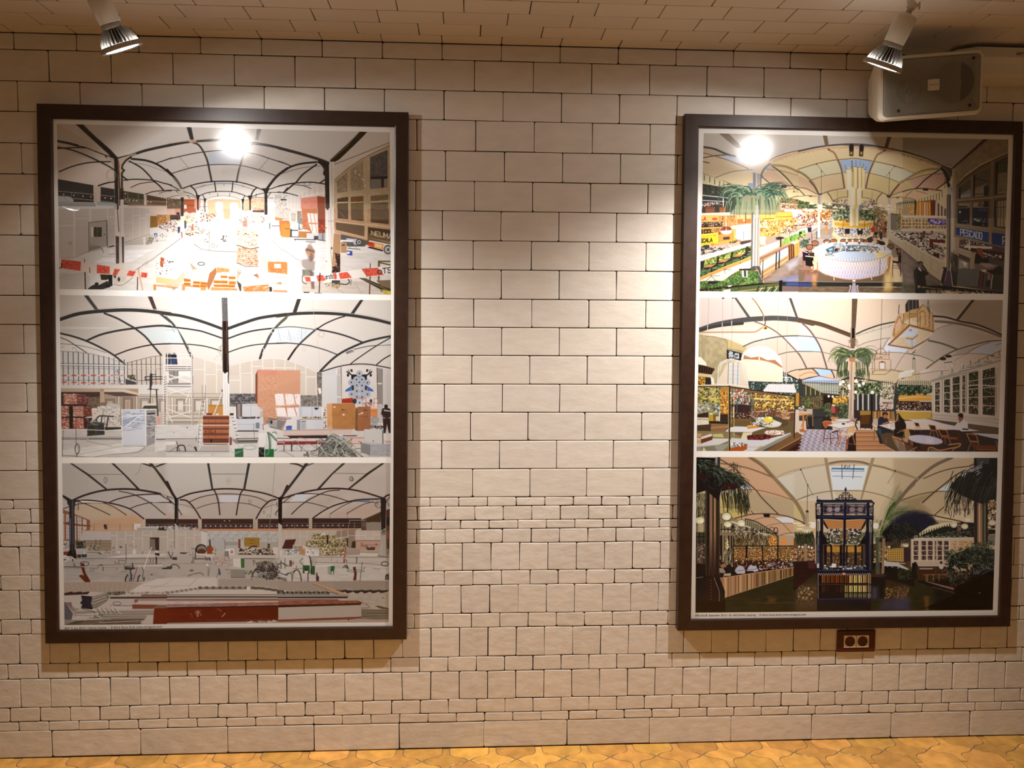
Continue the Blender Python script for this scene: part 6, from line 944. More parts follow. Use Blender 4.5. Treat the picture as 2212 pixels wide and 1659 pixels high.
 P("130,38 267,39 266,64 236,69 160,69 130,62","da4");P("130,40 160,45 160,54 130,50","ec7");P("217,43 267,40 267,48 236,54 216,53","ec8");P("184,50 216,50 216,60 184,62","ec7");S("160,42 160,68",9,"642");S("237,43 237,68",9,"642");S("130,51 158,57 180,58",6,"a83");S("216,58 236,57 266,52",6,"a83");R("132,62 160,68 200,70 236,69 266,65",13,"ed9")
 C("120,12 184,4 184,42 132,40",["5c7250","8fa07c","343","c3c9b2","454","232","74876a"],240,22,asp=1.9);C("216,8 268,4 280,30 266,40 216,42",["5c7250","a5ad80","343","b9b68c","454","232"],210,22,asp=1.9);C("140,38 184,34 184,48 160,48",["c94","343","db7"],24,16)
 P("183,0 217,0 216,60 183,62","dccfa2");S("189,0 189,60",36,"e9e3cc");S("200,0 200,61",24,"cb8");S("210,0 210,60",30,"ece4c6");S("216,0 216,60",8,"a96");S("205,0 205,60",6,"a96")
 P("130,66 160,70 200,72 236,70 264,66 250,100 240,104 140,104 128,88","b9a890");C("132,68 166,70 166,96 132,90",["e3dccf","5c7080","865","f6f2ea","334"],80,15);C("230,70 264,67 256,96 230,100",["e3dccf","456","865","f6f2ea","223"],80,15);P("166,72 184,71 184,90 166,92","223");P("186,78 208,76 212,94 182,94","b9c8e0");E(975,385,38,26,"aebdd4");C("186,74 208,74 210,92 184,92",["458","dfe6f0"],20,12);P("210,71 230,72 230,96 212,94","222");E(1100,375,26,16,"cfcfd0");P("128,88 144,104 248,104 254,92 256,102 244,112 140,111 128,100","d9c9a8");C("166,90 250,92 246,102 170,102",["efd9a2","f7f1e4","b96"],44,15);R("130,86 148,102 192,106 240,105 254,100",12,"e8e6e0");P("120,94 140,110 138,120 124,108","da7")
 P("260,68 272,68 273,84 262,84","c22");E(1335,330,16,16,"b33");P("246,106 260,100 284,102 286,128 248,128","332");P("264,96 284,98 286,124 268,128","865");E(1390,450,32,34,"222");C("262,92 286,96 286,124 264,124",["ca8","433","e0cbb6"],34,18,asp=1.8,ang=1.3);P("290,86 302,84 300,108 292,112","334");E(1490,620,60,38,"222");P("284,112 308,120 312,130 288,130","222");P("246,108 258,104 260,120 248,120","433");S("300,110 298,120",10,"733")
 for x,y in ((300,620),(200,690),(510,590),(630,580),(810,580),(925,580),(1020,575),(1130,575),(1215,590),(1650,680)): E(x,y,56,46 if x<450 or x>1500 else 32,"322",w=16);E(x,y,40,34 if x<450 or x>1500 else 20,"953" if x<1500 else "754")
 P("57,152 60,140 80,130 120,121 196,119 260,122 312,134 333,150 334,158 320,170 270,186 196,192 124,182 76,170 60,160","d3d6dc");P("96,146 112,138 128,133 196,130 260,133 288,140 294,148 268,152 220,150 170,151 132,158 104,158","6d7680");C("120,134 292,138 290,149 124,152",["e3e6ea","345","9fb0c4","ca8","223","f4f2ee","58a"],150,16);P("100,148 120,138 128,140 124,154 104,154","344");P("106,146 122,140 124,150 112,152","7ac");P("130,144 140,143 142,152 130,152","222");P("170,150 220,148 220,153 172,154","455");P("124,180 120,172 140,160 170,154 220,154 252,154 270,160 278,172 272,183 196,189","b4c3d9");P("272,182 278,174 274,162 288,154 320,162 324,167 300,178","dc9");C("96,156 136,156 124,170 98,168",["8d9398","eef0f2","566"],34,14,asp=2);S("66,153 86,154",12,"a9b0b8");C("220,150 290,144 288,156 256,156",["efe5c9","a85","555"],34,14,asp=2);P("95,120 106,118 105,132 97,133","cdd6ea");P("303,138 315,134 312,148 304,147","e3e3e8");S("309,136 309,148",14,"555");C("126,124 158,124 158,131 128,131",["6c727a"],14,10,asp=2);C("234,124 292,126 288,132 240,130",["6c727a","e6b9a8"],20,9,asp=2);for_=[E(x,600,20,42,"555") for x in (865,1090)];for_=[E(x,575,18,22,"e6e3dc") for x in (865,970,1090)]
 R("58,158 66,166 96,176 140,186 196,191 250,187 300,176 328,162",14,"9a968f");P("71,170 96,178 140,187 196,193 250,189 300,178 320,169 318,212 308,230 280,242 220,253 180,253 130,244 90,230 74,220","ddd3cf",col2="b8b2cc",g="180,190 180,246")
 for i in range(26):
  x=380+i*50;S([(x-30,880),(x+90,1230)],9,"8f89a8",.55);S([(x+60,880),(x-40,1230)],9,"f2ebe6",.6);S([(x+40,900),(x-60,1230)],5,"9c94a8",.4)
 P("57,172 71,170 74,220 90,231 130,245 180,254 180,260 60,260","7d6a60",.0)
 P("0,220 72,220 90,231 130,245 180,254 220,254 280,242 309,230 320,212 324,262 0,262","654");P("26,236 66,234 60,260 20,260","8a7ca0",.5,soft=5);R("73,220 90,231 130,245 196,254 280,242 308,231",14,"b98");S("293,182 291,234",10,"544");G("74,180 320,174 308,230 196,252 90,230",.03,3,2)
 P("71,170 96,178 100,236 90,230 74,220","e6d8c8",.5,soft=6)
 P("14,152 36,152 38,186 18,186","212");P("25,170 54,172 55,206 43,208 26,200","111");S("26,170 53,173",14,"e0cbbc");S("16,152 32,158",12,"d9c3b4");P("50,188 70,182 72,192 52,200","db8");P("38,160 56,156 58,172 40,170","322");S("60,172 60,186",9,"b86");S("66,170 67,184",9,"b86")
 for x0,y0,x1,y1 in ((140,1030,125,1250),(220,1040,200,1290),(270,1010,260,1180),(340,970,345,1240),(90,940,75,1130)): S([(x0,y0),(x1,y1)],17,"954")
 S("30,232 44,236",11,"853");S("46,226 68,216",14,"b75");S("68,220 78,226",9,"b75");P("50,236 66,236 64,280 50,276","b85",.75,soft=4)
 P("318,174 332,170 328,224 320,226","c95");P("334,176 360,174 358,190 336,188","db9");P("358,166 369,166 367,194 356,195","211");P("336,186 360,190 358,196 338,194","222");S("338,196 336,246",16,"743");S("364,196 366,242",16,"533");S("338,204 362,206",9,"743");S("338,212 363,215",9,"743");S("328,170 322,226",14,"964");P("348,140 366,144 368,164 354,166","322");E(1800,760,28,36,"865")
 P("0,262 180,262 431,264 431,280 0,280","222");P("0,280 180,280 418,284 424,302 0,300","654");G("0,280 418,284 418,302 0,300",.06,9,3);P("308,220 328,224 340,250 338,290 328,300 304,300 304,260","ca6",.85,soft=6);P("312,240 328,240 330,284 312,286","efe0b0",.7,soft=6);P("0,266 48,266 48,280 0,280","348",.7,soft=4);P("48,260 66,262 64,280 50,280","a74",.8,soft=4);P("340,266 412,268 412,282 352,282","443",.8);R("0,261 180,264 240,264 420,267",9,"8a7a6c");P("194,266 204,266 210,301 188,301","9a8fa3");P("194,256 204,256 204,262 194,262","efe3c2");S("127,248 128,256",14,"ec8");S("261,246 263,255",14,"ec8");S("188,278 181,300",12,"c9c4c0");S("209,278 215,300",12,"c9c4c0");E(925,1385,14,10,"d6d2cc");E(1060,1385,14,10,"d6d2cc")
 O(1950,450)
 P("0,0 158,0 158,24 0,22","ca7")
 for i in range(15): S([(250+i*38,0),(252+i*38,120)],16,["ea4","ed9","a53","d9c9b0","632"][i%5])
 P("0,0 43,0 44,23 0,22","cfcab8");C("18,0 40,0 40,20 18,20",["ea4","d83","ed8"],30,16);P("43,0 48,0 48,24 44,24","333");P("120,0 158,0 158,24 120,24","c9bcae");for_=[S([(620+i*34,0),(620+i*34,120)],13,"532") for i in range(5)]
 P("0,23 157,25 154,80 0,78","d2c9ae")
 for i in range(15):
  for j in range(4):
   x=-2+i*55+(i>2)*12+(i>5)*14
   if x < 740: A.rect(x,140+j*58,x+40,178+j*58,["c94","da5","a73","b84"][(i+2*j)%4]);C([(x,145+j*58),(x+40,145+j*58),(x+40,178+j*58),(x,178+j*58)],["432"],3,9)
 P("90,35 155,40 155,62 120,58 90,52","438");C("92,37 154,41 154,60 94,52",["b9a6e6","326","e6dcf6","65b"],60,17)
 P("0,77 149,80 149,112 152,120 152,176 132,194 0,108","b9aea0");S("0,78 147,80",14,"e0ddd4");for_=[S([(x,400),(x,560)],7,"dcd8ce") for x in (165,320,560,735)];C("0,86 152,90 152,172 104,180 0,104",["f0ece5","222","644","d9d1c6","433","8d7a6e"],330,20,asp=1.9,ang=.25);P("94,108 152,112 152,124 110,120 108,138 94,138","622");P("108,120 152,128 152,138 112,126","d9cfc4");S("95,108 94,138",9,"e3ddd2");P("72,84 82,84 80,100 70,100","833");E(385,415,22,18,"522");P("66,94 80,92 80,102 62,102","554");E(525,415,22,20,"733");P("104,90 120,88 128,104 112,102","b9aeb4");S("110,138 146,148",12,"743");P("74,154 100,160 100,172 76,160","222");P("106,162 132,160 130,186 108,180","322")
 P("0,108 100,164 152,190 148,236 132,260 100,236 50,190 0,148","c9bea2");S("0,112 70,152 104,172 152,192",14,"ded6bf");for_=[S([(x,y),(x+2,y+h)],5,"a69b82") for x,y,h in ((60,600,170),(150,650,190),(250,710,220),(340,770,260),(365,790,240))];S("102,184 128,196 127,234 102,218 102,184",6,"a89d84");S("100,168 100,226",10,"b5aa90");S("0,149 50,190 100,236 136,262",14,"332")
 P("0,150 50,192 136,264 136,276 80,276 0,306","77685f");P("0,152 40,186 40,276 0,306","8d8078",.8,soft=8);P("0,268 140,272 140,306 0,306","554",.7,soft=6);G("0,152 130,266 80,302 0,304",.05,10,5)
 P("50,212 54,202 70,216 92,230 90,238 80,240 86,280 82,306 46,306 45,280 39,240 40,222","222");P("39,222 52,214 50,276 44,274 40,240","333");E(310,1010,46,62,"865");P("52,198 54,190 64,187 73,192 73,200 64,195 57,202","444");P("53,208 60,212 68,220 66,226 57,218","cfd4e6");E(395,1090,28,22,"976");S("70,202 84,222",30,"222",.9);E(290,1400,28,24,"a86");S("60,280 76,284",12,"865")
 P("157,0 172,0 172,180 169,212 170,250 178,280 144,280 148,240 158,212","6f675f");S("160,0 158,216",14,"8c8275");S("168,0 166,216",10,"433");S("164,0 162,212",12,"a1978b");P("136,262 148,210 158,216 144,278","323");P("160,218 170,218 178,280 145,279","545");S("160,220 152,260",8,"8a86a0");P("172,0 188,0 186,104 204,108 200,180 196,278 180,278 174,230 172,160","c6bca9");P("188,104 204,108 200,170 188,160","b59c85");P("174,156 200,170 195,279 180,278 172,220","333");C("172,152 200,160 198,230 174,220",["222","8d8274","554"],70,20,asp=4,ang=1.5,stroke=True);S("178,4 177,152",18,"ddd5c5",.7);S("144,212 156,212",20,"323");S("160,217 172,222",10,"c9c4d0")
 P("186,0 369,0 366,140 312,132 184,102","8a7a66");P("197,0 240,0 239,56 196,53","223");P("250,0 306,0 305,66 249,60","224");P("328,0 369,0 368,70 328,66","222");P("336,0 369,0 368,66 336,64","a0937c");for_=[S([(1690+i*28,0),(1690+i*28,320)],9,"d8cfb8" if i%2 else "6f6350") for i in range(6)];S("336,28 369,30",10,"b9ae99");E(1025,65,14,18,"d6dbe8");P("256,12 284,16 284,48 254,46","456");S("256,38 262,38",20,"d9dbe0");E(1350,215,34,14,"d3d0c4");P("250,46 305,50 305,66 249,60","112");C("212,40 238,44 238,55 212,53",["c9ccd6"],5,9);C("286,36 304,36 304,62 286,60",["336","8792b0"],14,14)
 P("191,66 308,84 307,122 191,94","248");P("319,86 367,92 366,136 319,128","237");S("190,64 309,83",9,"c2b59c");S("189,96 308,124",16,"a0917a");S("314,0 314,130",24,"9c8c74");S("245,0 244,60",16,"8d7e68");S("188,56 312,74",22,"a3937a");S("320,70 369,78",18,"a3937a");S("318,130 366,140",16,"8d7e68")
 X("PESCADO",[(1035,365),(1418,432),(1418,552),(1035,470)],17,"ccd2dc");X("P",[(1790,500),(1860,510),(1860,650),(1790,640)],24,"aeb6c6")
 P("204,108 366,140 362,302 196,278 200,170","544");P("200,176 274,200 274,278 196,279","666");P("204,108 312,132 312,140 240,148 202,140","544");C("206,110 300,130 280,144 206,138",["222","d6cfc8","7a6a60"],70,17,asp=2);P("202,140 248,154 242,178 201,160","b5ab96");S("202,152 244,164",6,"7a705e");P("242,160 262,154 258,216 240,216","a89a80");P("222,132 320,136 320,144 244,144 220,138","ddd6cc");P("244,140 364,158 362,192 300,166 244,152","411");P("236,112 240,112 242,148 236,148","e0dbd0");P("202,180 236,196 234,216 222,212 200,216","a8a29a");P("212,188 230,194 224,212","e6e3dc")
 P("266,140 284,142 288,160 292,178 286,180 270,164 264,152","842");P("260,164 268,160 288,180 306,176 309,194 258,196 254,214","111");P("288,158 338,172 332,176 312,172","b9b4ac");C("288,158 352,170 352,180 300,174",["e3e0da","665","222"],34,17,asp=2,ang=.2);P("306,176 362,188 360,208 312,202","544");P("259,212 280,192 340,202 358,220 324,238 312,238","7d6a60");P("278,220 296,218 300,228 286,226","cfc8c2");P("276,198 312,196 330,208 300,212","a3928a");P("298,222 324,218 340,206 356,210 360,236 320,236","211");P("324,238 360,234 360,296 314,288","332");S("279,226 272,276",30,"511");S("289,230 284,278",26,"411");R("322,240 318,260 316,286",22,"a8a09a");P("304,238 312,238 312,256 304,254","976");P("300,258 314,256 312,284 296,280","222")
 P("86,276 140,276 360,300 360,307 80,290","111");P("350,1400 1000,1510 1000,1535 420,1520 ","222",.8);S("70,281 140,290 216,306",12,"a85");S("96,286 98,304",16,"211");S("120,288 122,306",16,"211");C("130,288 340,300 340,306 130,306",["554","8c6a6e","c9b9a0","111"],50,16,asp=2,ang=.1)
 O(1950,270)
 P("0,96 80,118 140,144 138,160 130,220 144,234 156,332 0,332","dc9");P("0,154 40,172 0,198","d5d8c6");P("0,202 46,166 86,156 128,158 80,166 46,228 0,238","cb8",.8);P("20,196 132,174 148,176 156,202 124,228 46,228","ca9");P("114,174 136,162 148,172","a9bed6");P("0,238 60,226 144,234 140,238 86,246 48,268 0,260","db9")
 R("0,95 40,106 90,122 140,144 176,158",22,"332");R("0,105 50,118 100,134 138,151",40,"a99a83");C("0,100 140,140 138,154 0,112",["543","d9cbb0"],70,7);R("0,154 42,173",12,"986");R("132,157 100,158 70,164 40,178 12,194 0,204",32,"9b8a6c");R("132,160 104,178 80,196 60,216 46,228",22,"433");R("14,198 60,184 100,176 148,174",11,"654");R("0,238 30,230 80,227 140,235",18,"443");S("156,204 122,229",20,"433");R("0,260 26,262 48,269",13,"7b6a50");R("34,236 18,248 8,260",12,"7b6a50");R("48,236 68,240 88,246",11,"875");P("72,227 92,227 91,235 73,234","222")
 P("48,268 88,246 144,236 146,256 110,266 50,274","d9cfa6");for_=[S([(290+i*52,1325-i*16),(290+i*52,1375-i*6)],11,"432") for i in range(9)];P("0,262 44,270 44,332 0,332","b9ad8c");for_=[S([(10+i*28,1330),(10+i*28,1600)],8,"8e8264") for i in range(8)];C("20,288 40,288 40,320 20,320",["ea4","d83","ed8"],40,16);for_=[A.rect(5+i*36,1375-i*3,22+i*36,1405-i*3,"222") for i in range(6)]
 P("43,268 49,270 47,324 43,322","322");P("49,274 112,266 112,324 49,322","a63");for_=[S([(270+i*42,1390),(270+i*42,1615)],26,["ea4","ec8","d94","efdcae","db8"][i%5]) for i in range(7)];P("100,270 118,268 116,323 102,323","632");P("118,270 156,266 156,324 118,324","c6b9a8");for_=[S([(640+i*60,1400+i*10),(640+i*60,1620)],26,"532") for i in range(3)];P("126,278 140,258 156,252 156,302","d9c6a4",.95);P("0,323 156,325 156,332 0,332","e0d9c6")
 P("144,144 178,158 176,180 168,202 172,220 160,220 154,192 140,160 134,156 138,150","444");R("138,156 154,168 162,184 163,212 164,220",44,"222",smooth=False);R("144,152 160,166 168,188",8,"a89f96");P("160,224 174,222 172,248 160,246","b4b8bf");P("174,222 182,226 176,246","444");P("158,248 173,248 172,332 157,332","555");S("164,250 163,332",12,"8c8275");P("178,158 184,152 192,218 188,332 173,332 176,248","a39b92");S("180,160 178,330",20,"c6beb2",.8);R("166,204 176,216",16,"c2bcb2");R("154,143 170,140 172,150",7,"444");C("148,180 156,180 156,240 148,240",["433"],8,12)
 P("184,152 306,52 378,52 378,98 280,140 220,180 192,218","837763",soft=2);P("184,152 280,80 300,120 220,180 192,212","8f846f",.7,soft=10);G("184,152 306,52 378,52 378,98 280,140 192,218",.04,8,8);P("288,52 306,52 180,157 176,154","322")
 P("192,218 220,186 280,144 340,116 378,100 376,332 186,332","654");S("193,220 222,190 280,149 330,124 378,103",16,"432");S("195,226 240,190 300,154 328,138",8,"9c8c74")
 P("202,222 245,188 243,258 200,262","554");P("208,248 243,226 243,246 208,262","8a8270");P("208,250 243,244 242,258 208,261","98a4b2");P("202,224 208,222 206,260 201,262","211");P("258,178 312,148 306,252 254,258","554");P("254,226 308,206 290,220 256,232","8a7c62");P("256,232 290,220 290,254 256,258","8e8774");S("260,190 308,203",12,"222");P("292,219 308,218 305,252 290,253","111");S("256,247 290,246",10,"222");P("253,180 260,178 258,256 253,257","211");P("330,132 378,112 373,244 328,250","332");P("340,174 373,168 372,244 338,248","7d735c");P("344,140 376,124 374,168 342,174","443");S("344,140 375,134",10,"221");P("332,136 342,132 338,248 331,248","211");S("340,242 372,239",8,"a79c84");P("346,226 352,225 350,238 347,238","543")
 S("248,186 246,260",24,"8d7e68");S("320,132 317,332",34,"7d6e5a");S("192,269 314,260 373,252",28,"9c8b70");S("197,220 195,268",14,"8d7e68");S("193,274 189,332",12,"9c8b70");P("200,279 241,278 239,332 197,332","223");P("200,279 241,278 240,292 200,294","9a8c70");P("200,289 232,290 230,295 200,295","111");S("200,296 241,295",8,"b9ae99");P("251,277 307,272 306,332 250,332","224");P("252,277 290,274 290,292 252,293","a0967e");C("270,278 288,278 288,290 270,290",["322"],8,16,asp=2);P("291,273 306,272 306,294 290,293","111");S("251,294 306,295",10,"9c9a94");P("268,300 300,300 302,308 266,306","447");E(1025,1555,14,20,"cfd6e6");P("328,270 372,264 370,332 324,332","222");P("336,272 372,268 370,332 336,332","8c8068");for_=[S([(1700+i*26,1360),(1700+i*26,1659)],9,"c6bba0" if i%2 else "554") for i in range(6)];S("337,294 371,293",9,"222");S("325,268 323,332",14,"9c8b70");S("245,274 244,332",18,"9c8b70")
 O(1495,270)
 P("219,170 250,176 248,222 219,224","9a9aa2");S("222,172 223,224",22,"6f7a8c");S("232,176 233,222",16,"d3d6dc");S("240,176 241,220",16,"ca8");S("248,186 247,222",12,"556");R("278,140 260,156 250,176 252,186",34,"6d727c");E(1310,870,22,30,"c9baa3",w=8);P("120,276 160,230 240,224 284,232 312,280 300,320 140,320","454",.55)
 for i in range(150):
  s=-1 if i%2 else 1;t=A.rng.rand();x=1110+s*t*330;y=1150+A.rng.rand()*110+t*30
  A.frond(x,y,-1.57+s*(.3+1.0*A.rng.rand()),260+A.rng.rand()*220,1.9+A.rng.rand()*.8,20*(.6+.7*A.rng.rand()),["354","577565","7f9a83","243","465","a3b596"][A.rng.randint(6)])
 for i in range(46):
  x=620+A.rng.rand()*960;y=1250+A.rng.rand()*130;R([(x,y),(x+(x-1110)*.08,y+150),(x+(x-1110)*.1,y+260+A.rng.rand()*70)],12,["354","6d8a6c","243","93a67c"][A.rng.randint(4)],w2=4)
 P("228,286 239,286 241,332 226,332","a8a29c",.8)
 return A.out(['e6e8ea','c9c8c4','e2e4e4','ebedef'],level=.62)

def picture_restaurant_pastry_case():
 A=Art([(1511.3,642.1),(2166.6,648.1),(2155.5,975.6),(1504.9,973.8)],bg='cfbfae',seed=55)
 R,P,S,E,C,G,X,O=A.tools();K='444'
 O(1495,630)
 P("26,20 720,20 720,300 26,140","d0c0b0");P("26,20 220,20 200,96 26,136","bdb2ad",soft=9);P("380,22 780,24 780,120 380,100","d6c3ac",soft=9);P("72,140 250,130 310,160 184,194 120,168 50,158","d6cbc0",soft=5)
 P("26,152 120,168 192,198 172,240 124,260 86,332 20,332 22,148","a39876");G("22,148 192,198 124,260 86,332 20,332",.06,7,9);P("128,170 196,200 188,212 126,200","ba7");R("48,159 80,161 104,168 120,174 126,186 124,208",9,"7d6f52");S("36,160 38,300",9,"8a7c5c",.6)
 P("330,162 431,160 431,212 374,210","b9d6e6",col2="cfe3ea",g="340,170 420,212");S("370,162 380,170 431,171",9,"8ab",);S("398,164 402,178",10,"79b")
 R("26,138 80,120 140,108 200,100 260,96 300,95 370,100 431,114",86,K);R("26,138 100,122 180,114",50,"333");C("180,100 431,96 431,112 240,104",["655"],40,5)
 P("150,22 158,21 210,94 200,96","444");P("344,22 354,22 380,98 372,98","444")
 R("212,21 230,42 246,68 257,90 261,108 259,120",18,"433");R("212,21 230,41 248,68 258,90",7,"c94");R("30,146 140,145 210,145 230,142 252,128",26,"a86");E(1300,640,50,40,"ca6");E(1310,655,24,20,"542");R("256,90 255,108 257,118",8,"e3dcd8")
 R("224,108 250,117 288,136 320,160 350,190 376,218 396,248 410,276",20,"655");R("183,196 220,180 270,168 320,160 380,158 431,160",22,"555");R("306,226 340,217 380,214 431,214",15,"655");R("388,110 408,128 431,154",22,"555");R("336,292 370,280 431,275",18,"654");R("364,296 396,284 431,280",9,"7b6450");P("350,294 431,278 431,312 392,316","db9")
 for s in ("61,22 56,140","110,22 108,164","144,22 141,220","308,22 304,222","341,22 336,300"): S(s,6,"8f8580")
 S("56,120 56,141",10,"cfc6c0");S("108,112 108,128",10,"cfc6c0");S("141,106 141,120",10,"cfc6c0");E(555,118,24,14,"333");P("142,21 150,21 149,26 144,26","333");S("257,138 256,192",7,"d9d2ca")
 P("124,207 178,220 176,248 124,240","222");P("131,212 146,216 146,236 131,232","c3cbd6");P("151,218 168,222 168,240 151,238","b4bdc9");C("130,212 170,220 170,240 130,236",["222"],18,14)
 P("128,254 170,260 172,332 132,332","c3ccd8");for_=[S([(x,1270),(x-8,1659)],12,c) for x,c in ((650,"443"),(740,"566"),(820,"5b6270"),(730,"a74"))];for_=[S([(660,1330+i*75),(850,1340+i*75)],5,"7d8794") for i in range(4)]
 P("174,240 188,216 208,200 236,193 266,197 296,214 316,238 323,266 300,258 260,248 200,244","e6e6da");P("186,226 210,236 238,232 240,246 182,243","a75");P("242,232 268,245 296,244 322,268 320,272 280,258 242,248","a75");P("237,230 242,230 242,246 237,245","ec9");for_=[R(s,6,"b4b29e") for s in ("244,196 240,214 238,230","226,198 214,212 210,230","268,200 272,220 270,240","290,216 296,230 298,242")];P("172,245 200,244 250,247 290,258 322,274 324,324 202,318 196,280","dfdfc8");P("172,245 196,260 200,318 186,320","d3d3bd",.8);for_=[S([(1030+i*42,1480),(1030+i*42,1600)],5,"bfbfa6",.7) for i in range(14)];R("176,243 200,243 250,247 290,258 322,275",8,"f3e6c6")
 P("92,332 94,280 100,258 118,246 140,242 170,248 188,260 196,280 198,332","d8d3bb",.35);R("92,328 94,280 100,258 118,246 140,242 170,248 188,262 195,284 198,328",13,"d6d8d8");R("100,280 106,258 124,250",8,"f0f0ee");E(712,1170,50,34,"cfd4d4",w=9);E(712,1160,30,18,"9fa5a5");S("140,240 144,246",26,"c5caca")
 P("22,233 32,234 50,254 53,268 22,262","e3dfcb");P("22,260 44,264 82,276 70,296 22,290","211");for_=[S([(130+i*42,1310+i*6),(115+i*40,1450+i*4)],6,"653") for i in range(7)];P("21,292 70,298 68,306 21,300","cb8");P("21,304 48,306 48,332 21,332","862");C("21,306 48,308 48,332 21,332",["da4","431","b83"],40,17);P("48,306 70,308 68,332 48,332","222");P("66,300 78,312 80,328 88,332 70,332","e3e0d3")
 P("202,318 431,312 431,332 202,332","6c7a6b");P("324,292 340,300 392,324 392,332 324,332","344");S("324,288 392,324",26,"222");C("328,300 380,320 376,332 328,332",["8fa39a","233","cfd6d3"],40,17);R("336,290 336,332",12,"e8e6e0");R("324,306 348,306 356,312 356,324 368,330",11,"e8e6e0")
 O(1725,630);P("0,160 58,164 80,213 0,212","b9d3ea");P("12,112 0,111 0,160 58,164 34,132","d5c9bf",soft=3);P("320,174 344,174 392,204 380,218 300,212","cfd8e4");P("206,140 340,112 328,166 206,194","cfc5b4",soft=4);P("226,296 256,276 431,280 431,332 230,332","cb9");P("0,284 52,277 70,300 12,312 0,302","db9");P("58,277 114,280 122,294 70,300","a9cbe6");P("72,302 122,296 140,310 128,312","db9")
 R("0,104 30,107 80,118 130,136 183,156",74,"543");R("0,100 50,106 120,128 180,152",14,"432");R("204,152 240,136 290,119 344,108",26,"443");R("208,158 250,144 300,130 336,121",16,"b5aa97");C("208,152 340,116 336,128 210,162",["665"],30,5)
 P("189,24 209,25 202,132 187,130","543");C("191,26 207,26 201,130 188,128",["877660"],26,5);P("185,130 202,130 203,180 198,203 186,203 182,180","654");P("189,131 198,131 198,166 189,166","111");S("187,132 184,192",9,"b39a86");S("201,132 202,192",9,"b39a86");C("174,172 186,172 186,198 176,196",["543"],10,10);C("201,172 210,172 210,198 202,196",["543"],10,10)
 R("12,114 30,130 48,152 66,180 80,210 100,276",28,"655");R("0,222 12,244 26,274",20,"655");R("0,158 30,160 60,164 100,173 140,185 184,201",15,"655");R("0,213 50,214 90,218 144,232",11,"665");R("0,280 40,274 80,275 134,282",20,"654");R("208,196 240,182 290,170 328,165",11,"7d7262");R("248,226 290,220 360,218 431,230",11,"857b6b");R("320,168 308,186 300,202",13,"857b6b");R("392,209 370,234 356,256 342,280",11,"857b6b");R("328,280 370,286 400,296",14,"857b6b");S("297,25 292,194",7,"555");R("48,276 64,290 74,304",20,"433");R("114,280 122,294 126,308",20,"433");R("0,302 36,288 70,296",9,"7b6450");R("256,276 330,278 360,288",9,"857b6b");R("252,288 250,332",10,"333");R("344,332 360,314 400,300 431,294",14,"554");P("366,309 376,306 375,314 368,316","222")
 P("12,318 36,310 70,305 110,309 142,318 142,332 12,332","b9c9df");for_=[S([(85+i*33,1590-abs(9-i)*(-3)-25),(85+i*33,1659)],9,"444") for i in range(19)];S("16,325 142,329",12,"223");P("0,308 12,318 10,332 0,332","222")
 P("261,238 276,222 322,224 329,244 328,282 262,282","cdb8a0",.5);for_=[S(s,10,"864") for s in ("274,223 322,225 322,242 270,241 274,223","270,241 262,256 262,290 270,282 328,282 328,243","270,241 270,282","287,252 308,252 308,278 287,278 287,252","262,294 270,282","258,296 308,296 328,282","276,222 274,208","322,224 322,210","262,242 262,230")];P("287,254 297,247 310,254","754");R("276,222 280,210 292,202 306,210 312,222",9,"644");S("292,192 292,222",10,"443");C("274,224 322,226 322,240 274,240",["e6c6a6","753"],36,12);P("290,255 305,255 305,276 290,276","d9d4cb")
 for dx in (0,):
  P("345,100 358,80 376,78 396,62 420,64 440,46 466,64 482,78 484,140 396,120 340,166 332,156","b96");P("374,112 395,96 424,96 428,124 396,118","d6c6a4");P("347,106 358,80 374,80 372,120 344,152","ca8");P("381,72 380,48 390,30 428,30 430,60 398,66 386,74","333");for_=[S([(x,150),(x+5,330)],7,"a39290") for x in (1960,2030,2095)];S("358,48 356,80",14,"433");P("436,60 444,46 458,58 464,66 466,128 430,120","ca7");for_=[S(s,10,"642") for s in ("430,64 444,47 466,66","432,76 442,68 452,76 452,120","434,84 434,124","348,112 358,88 370,112","374,80 372,124","396,66 395,120","424,66 424,124","466,66 466,132","398,80 422,80","398,88 422,88","340,132 340,160","480,80 480,138")];C("344,80 480,76 480,132 344,144",["642","dc9","853","f0e3bf"],120,13,asp=2,stroke=True);P("458,50 462,28 468,50 470,80 460,66","332")
  P("396,128 464,138 472,148 402,200 330,186 332,180","cb9");P("396,128 430,136 412,160 360,164","c3cdd8");P("384,174 420,170 416,196 388,190","bcc6d4");C("344,164 460,152 404,196 336,184",["db8","a85","e6ddc0"],60,16,asp=.6,ang=1.6,stroke=True);R("384,166 406,170 424,156",16,"864",smooth=False);S("404,168 405,200",9,"8d7a5c");E(1995,690,20,14,"654",w=9)
  S("320,190 396,120 500,148",30,"853");S("320,190 403,204 500,148",28,"864");S("332,186 404,200",9,"ca7")
 S("411,236 411,294",50,"c9c3ae",.8);for_=[S([(2032+i*24,1200),(2032+i*24,1460)],6,"554") for i in range(3)];P("406,242 411,232 417,242","554");P("358,292 380,284 412,278 412,288 370,298","e3e0d3");S("431,216 408,218",12,"333");S("418,208 404,222",10,"333");S("411,220 411,234",6,"665");for_=[R([(2055,1659),(2055+d,1560),(2055+d*1.8,1510)],6,"665") for d in (-60,-25,25,60)];P("394,320 406,308 420,308 428,320","b9b097",.8)
 P("176,232 202,234 200,252 180,250","a75");P("180,250 200,252 197,332 178,332","ca8");S("188,252 187,332",14,"8d7860");S("195,252 194,332",9,"dccab0")
 P("148,220 192,208 240,220 258,240 250,270 200,236 176,236 140,270 132,250","343",.65)
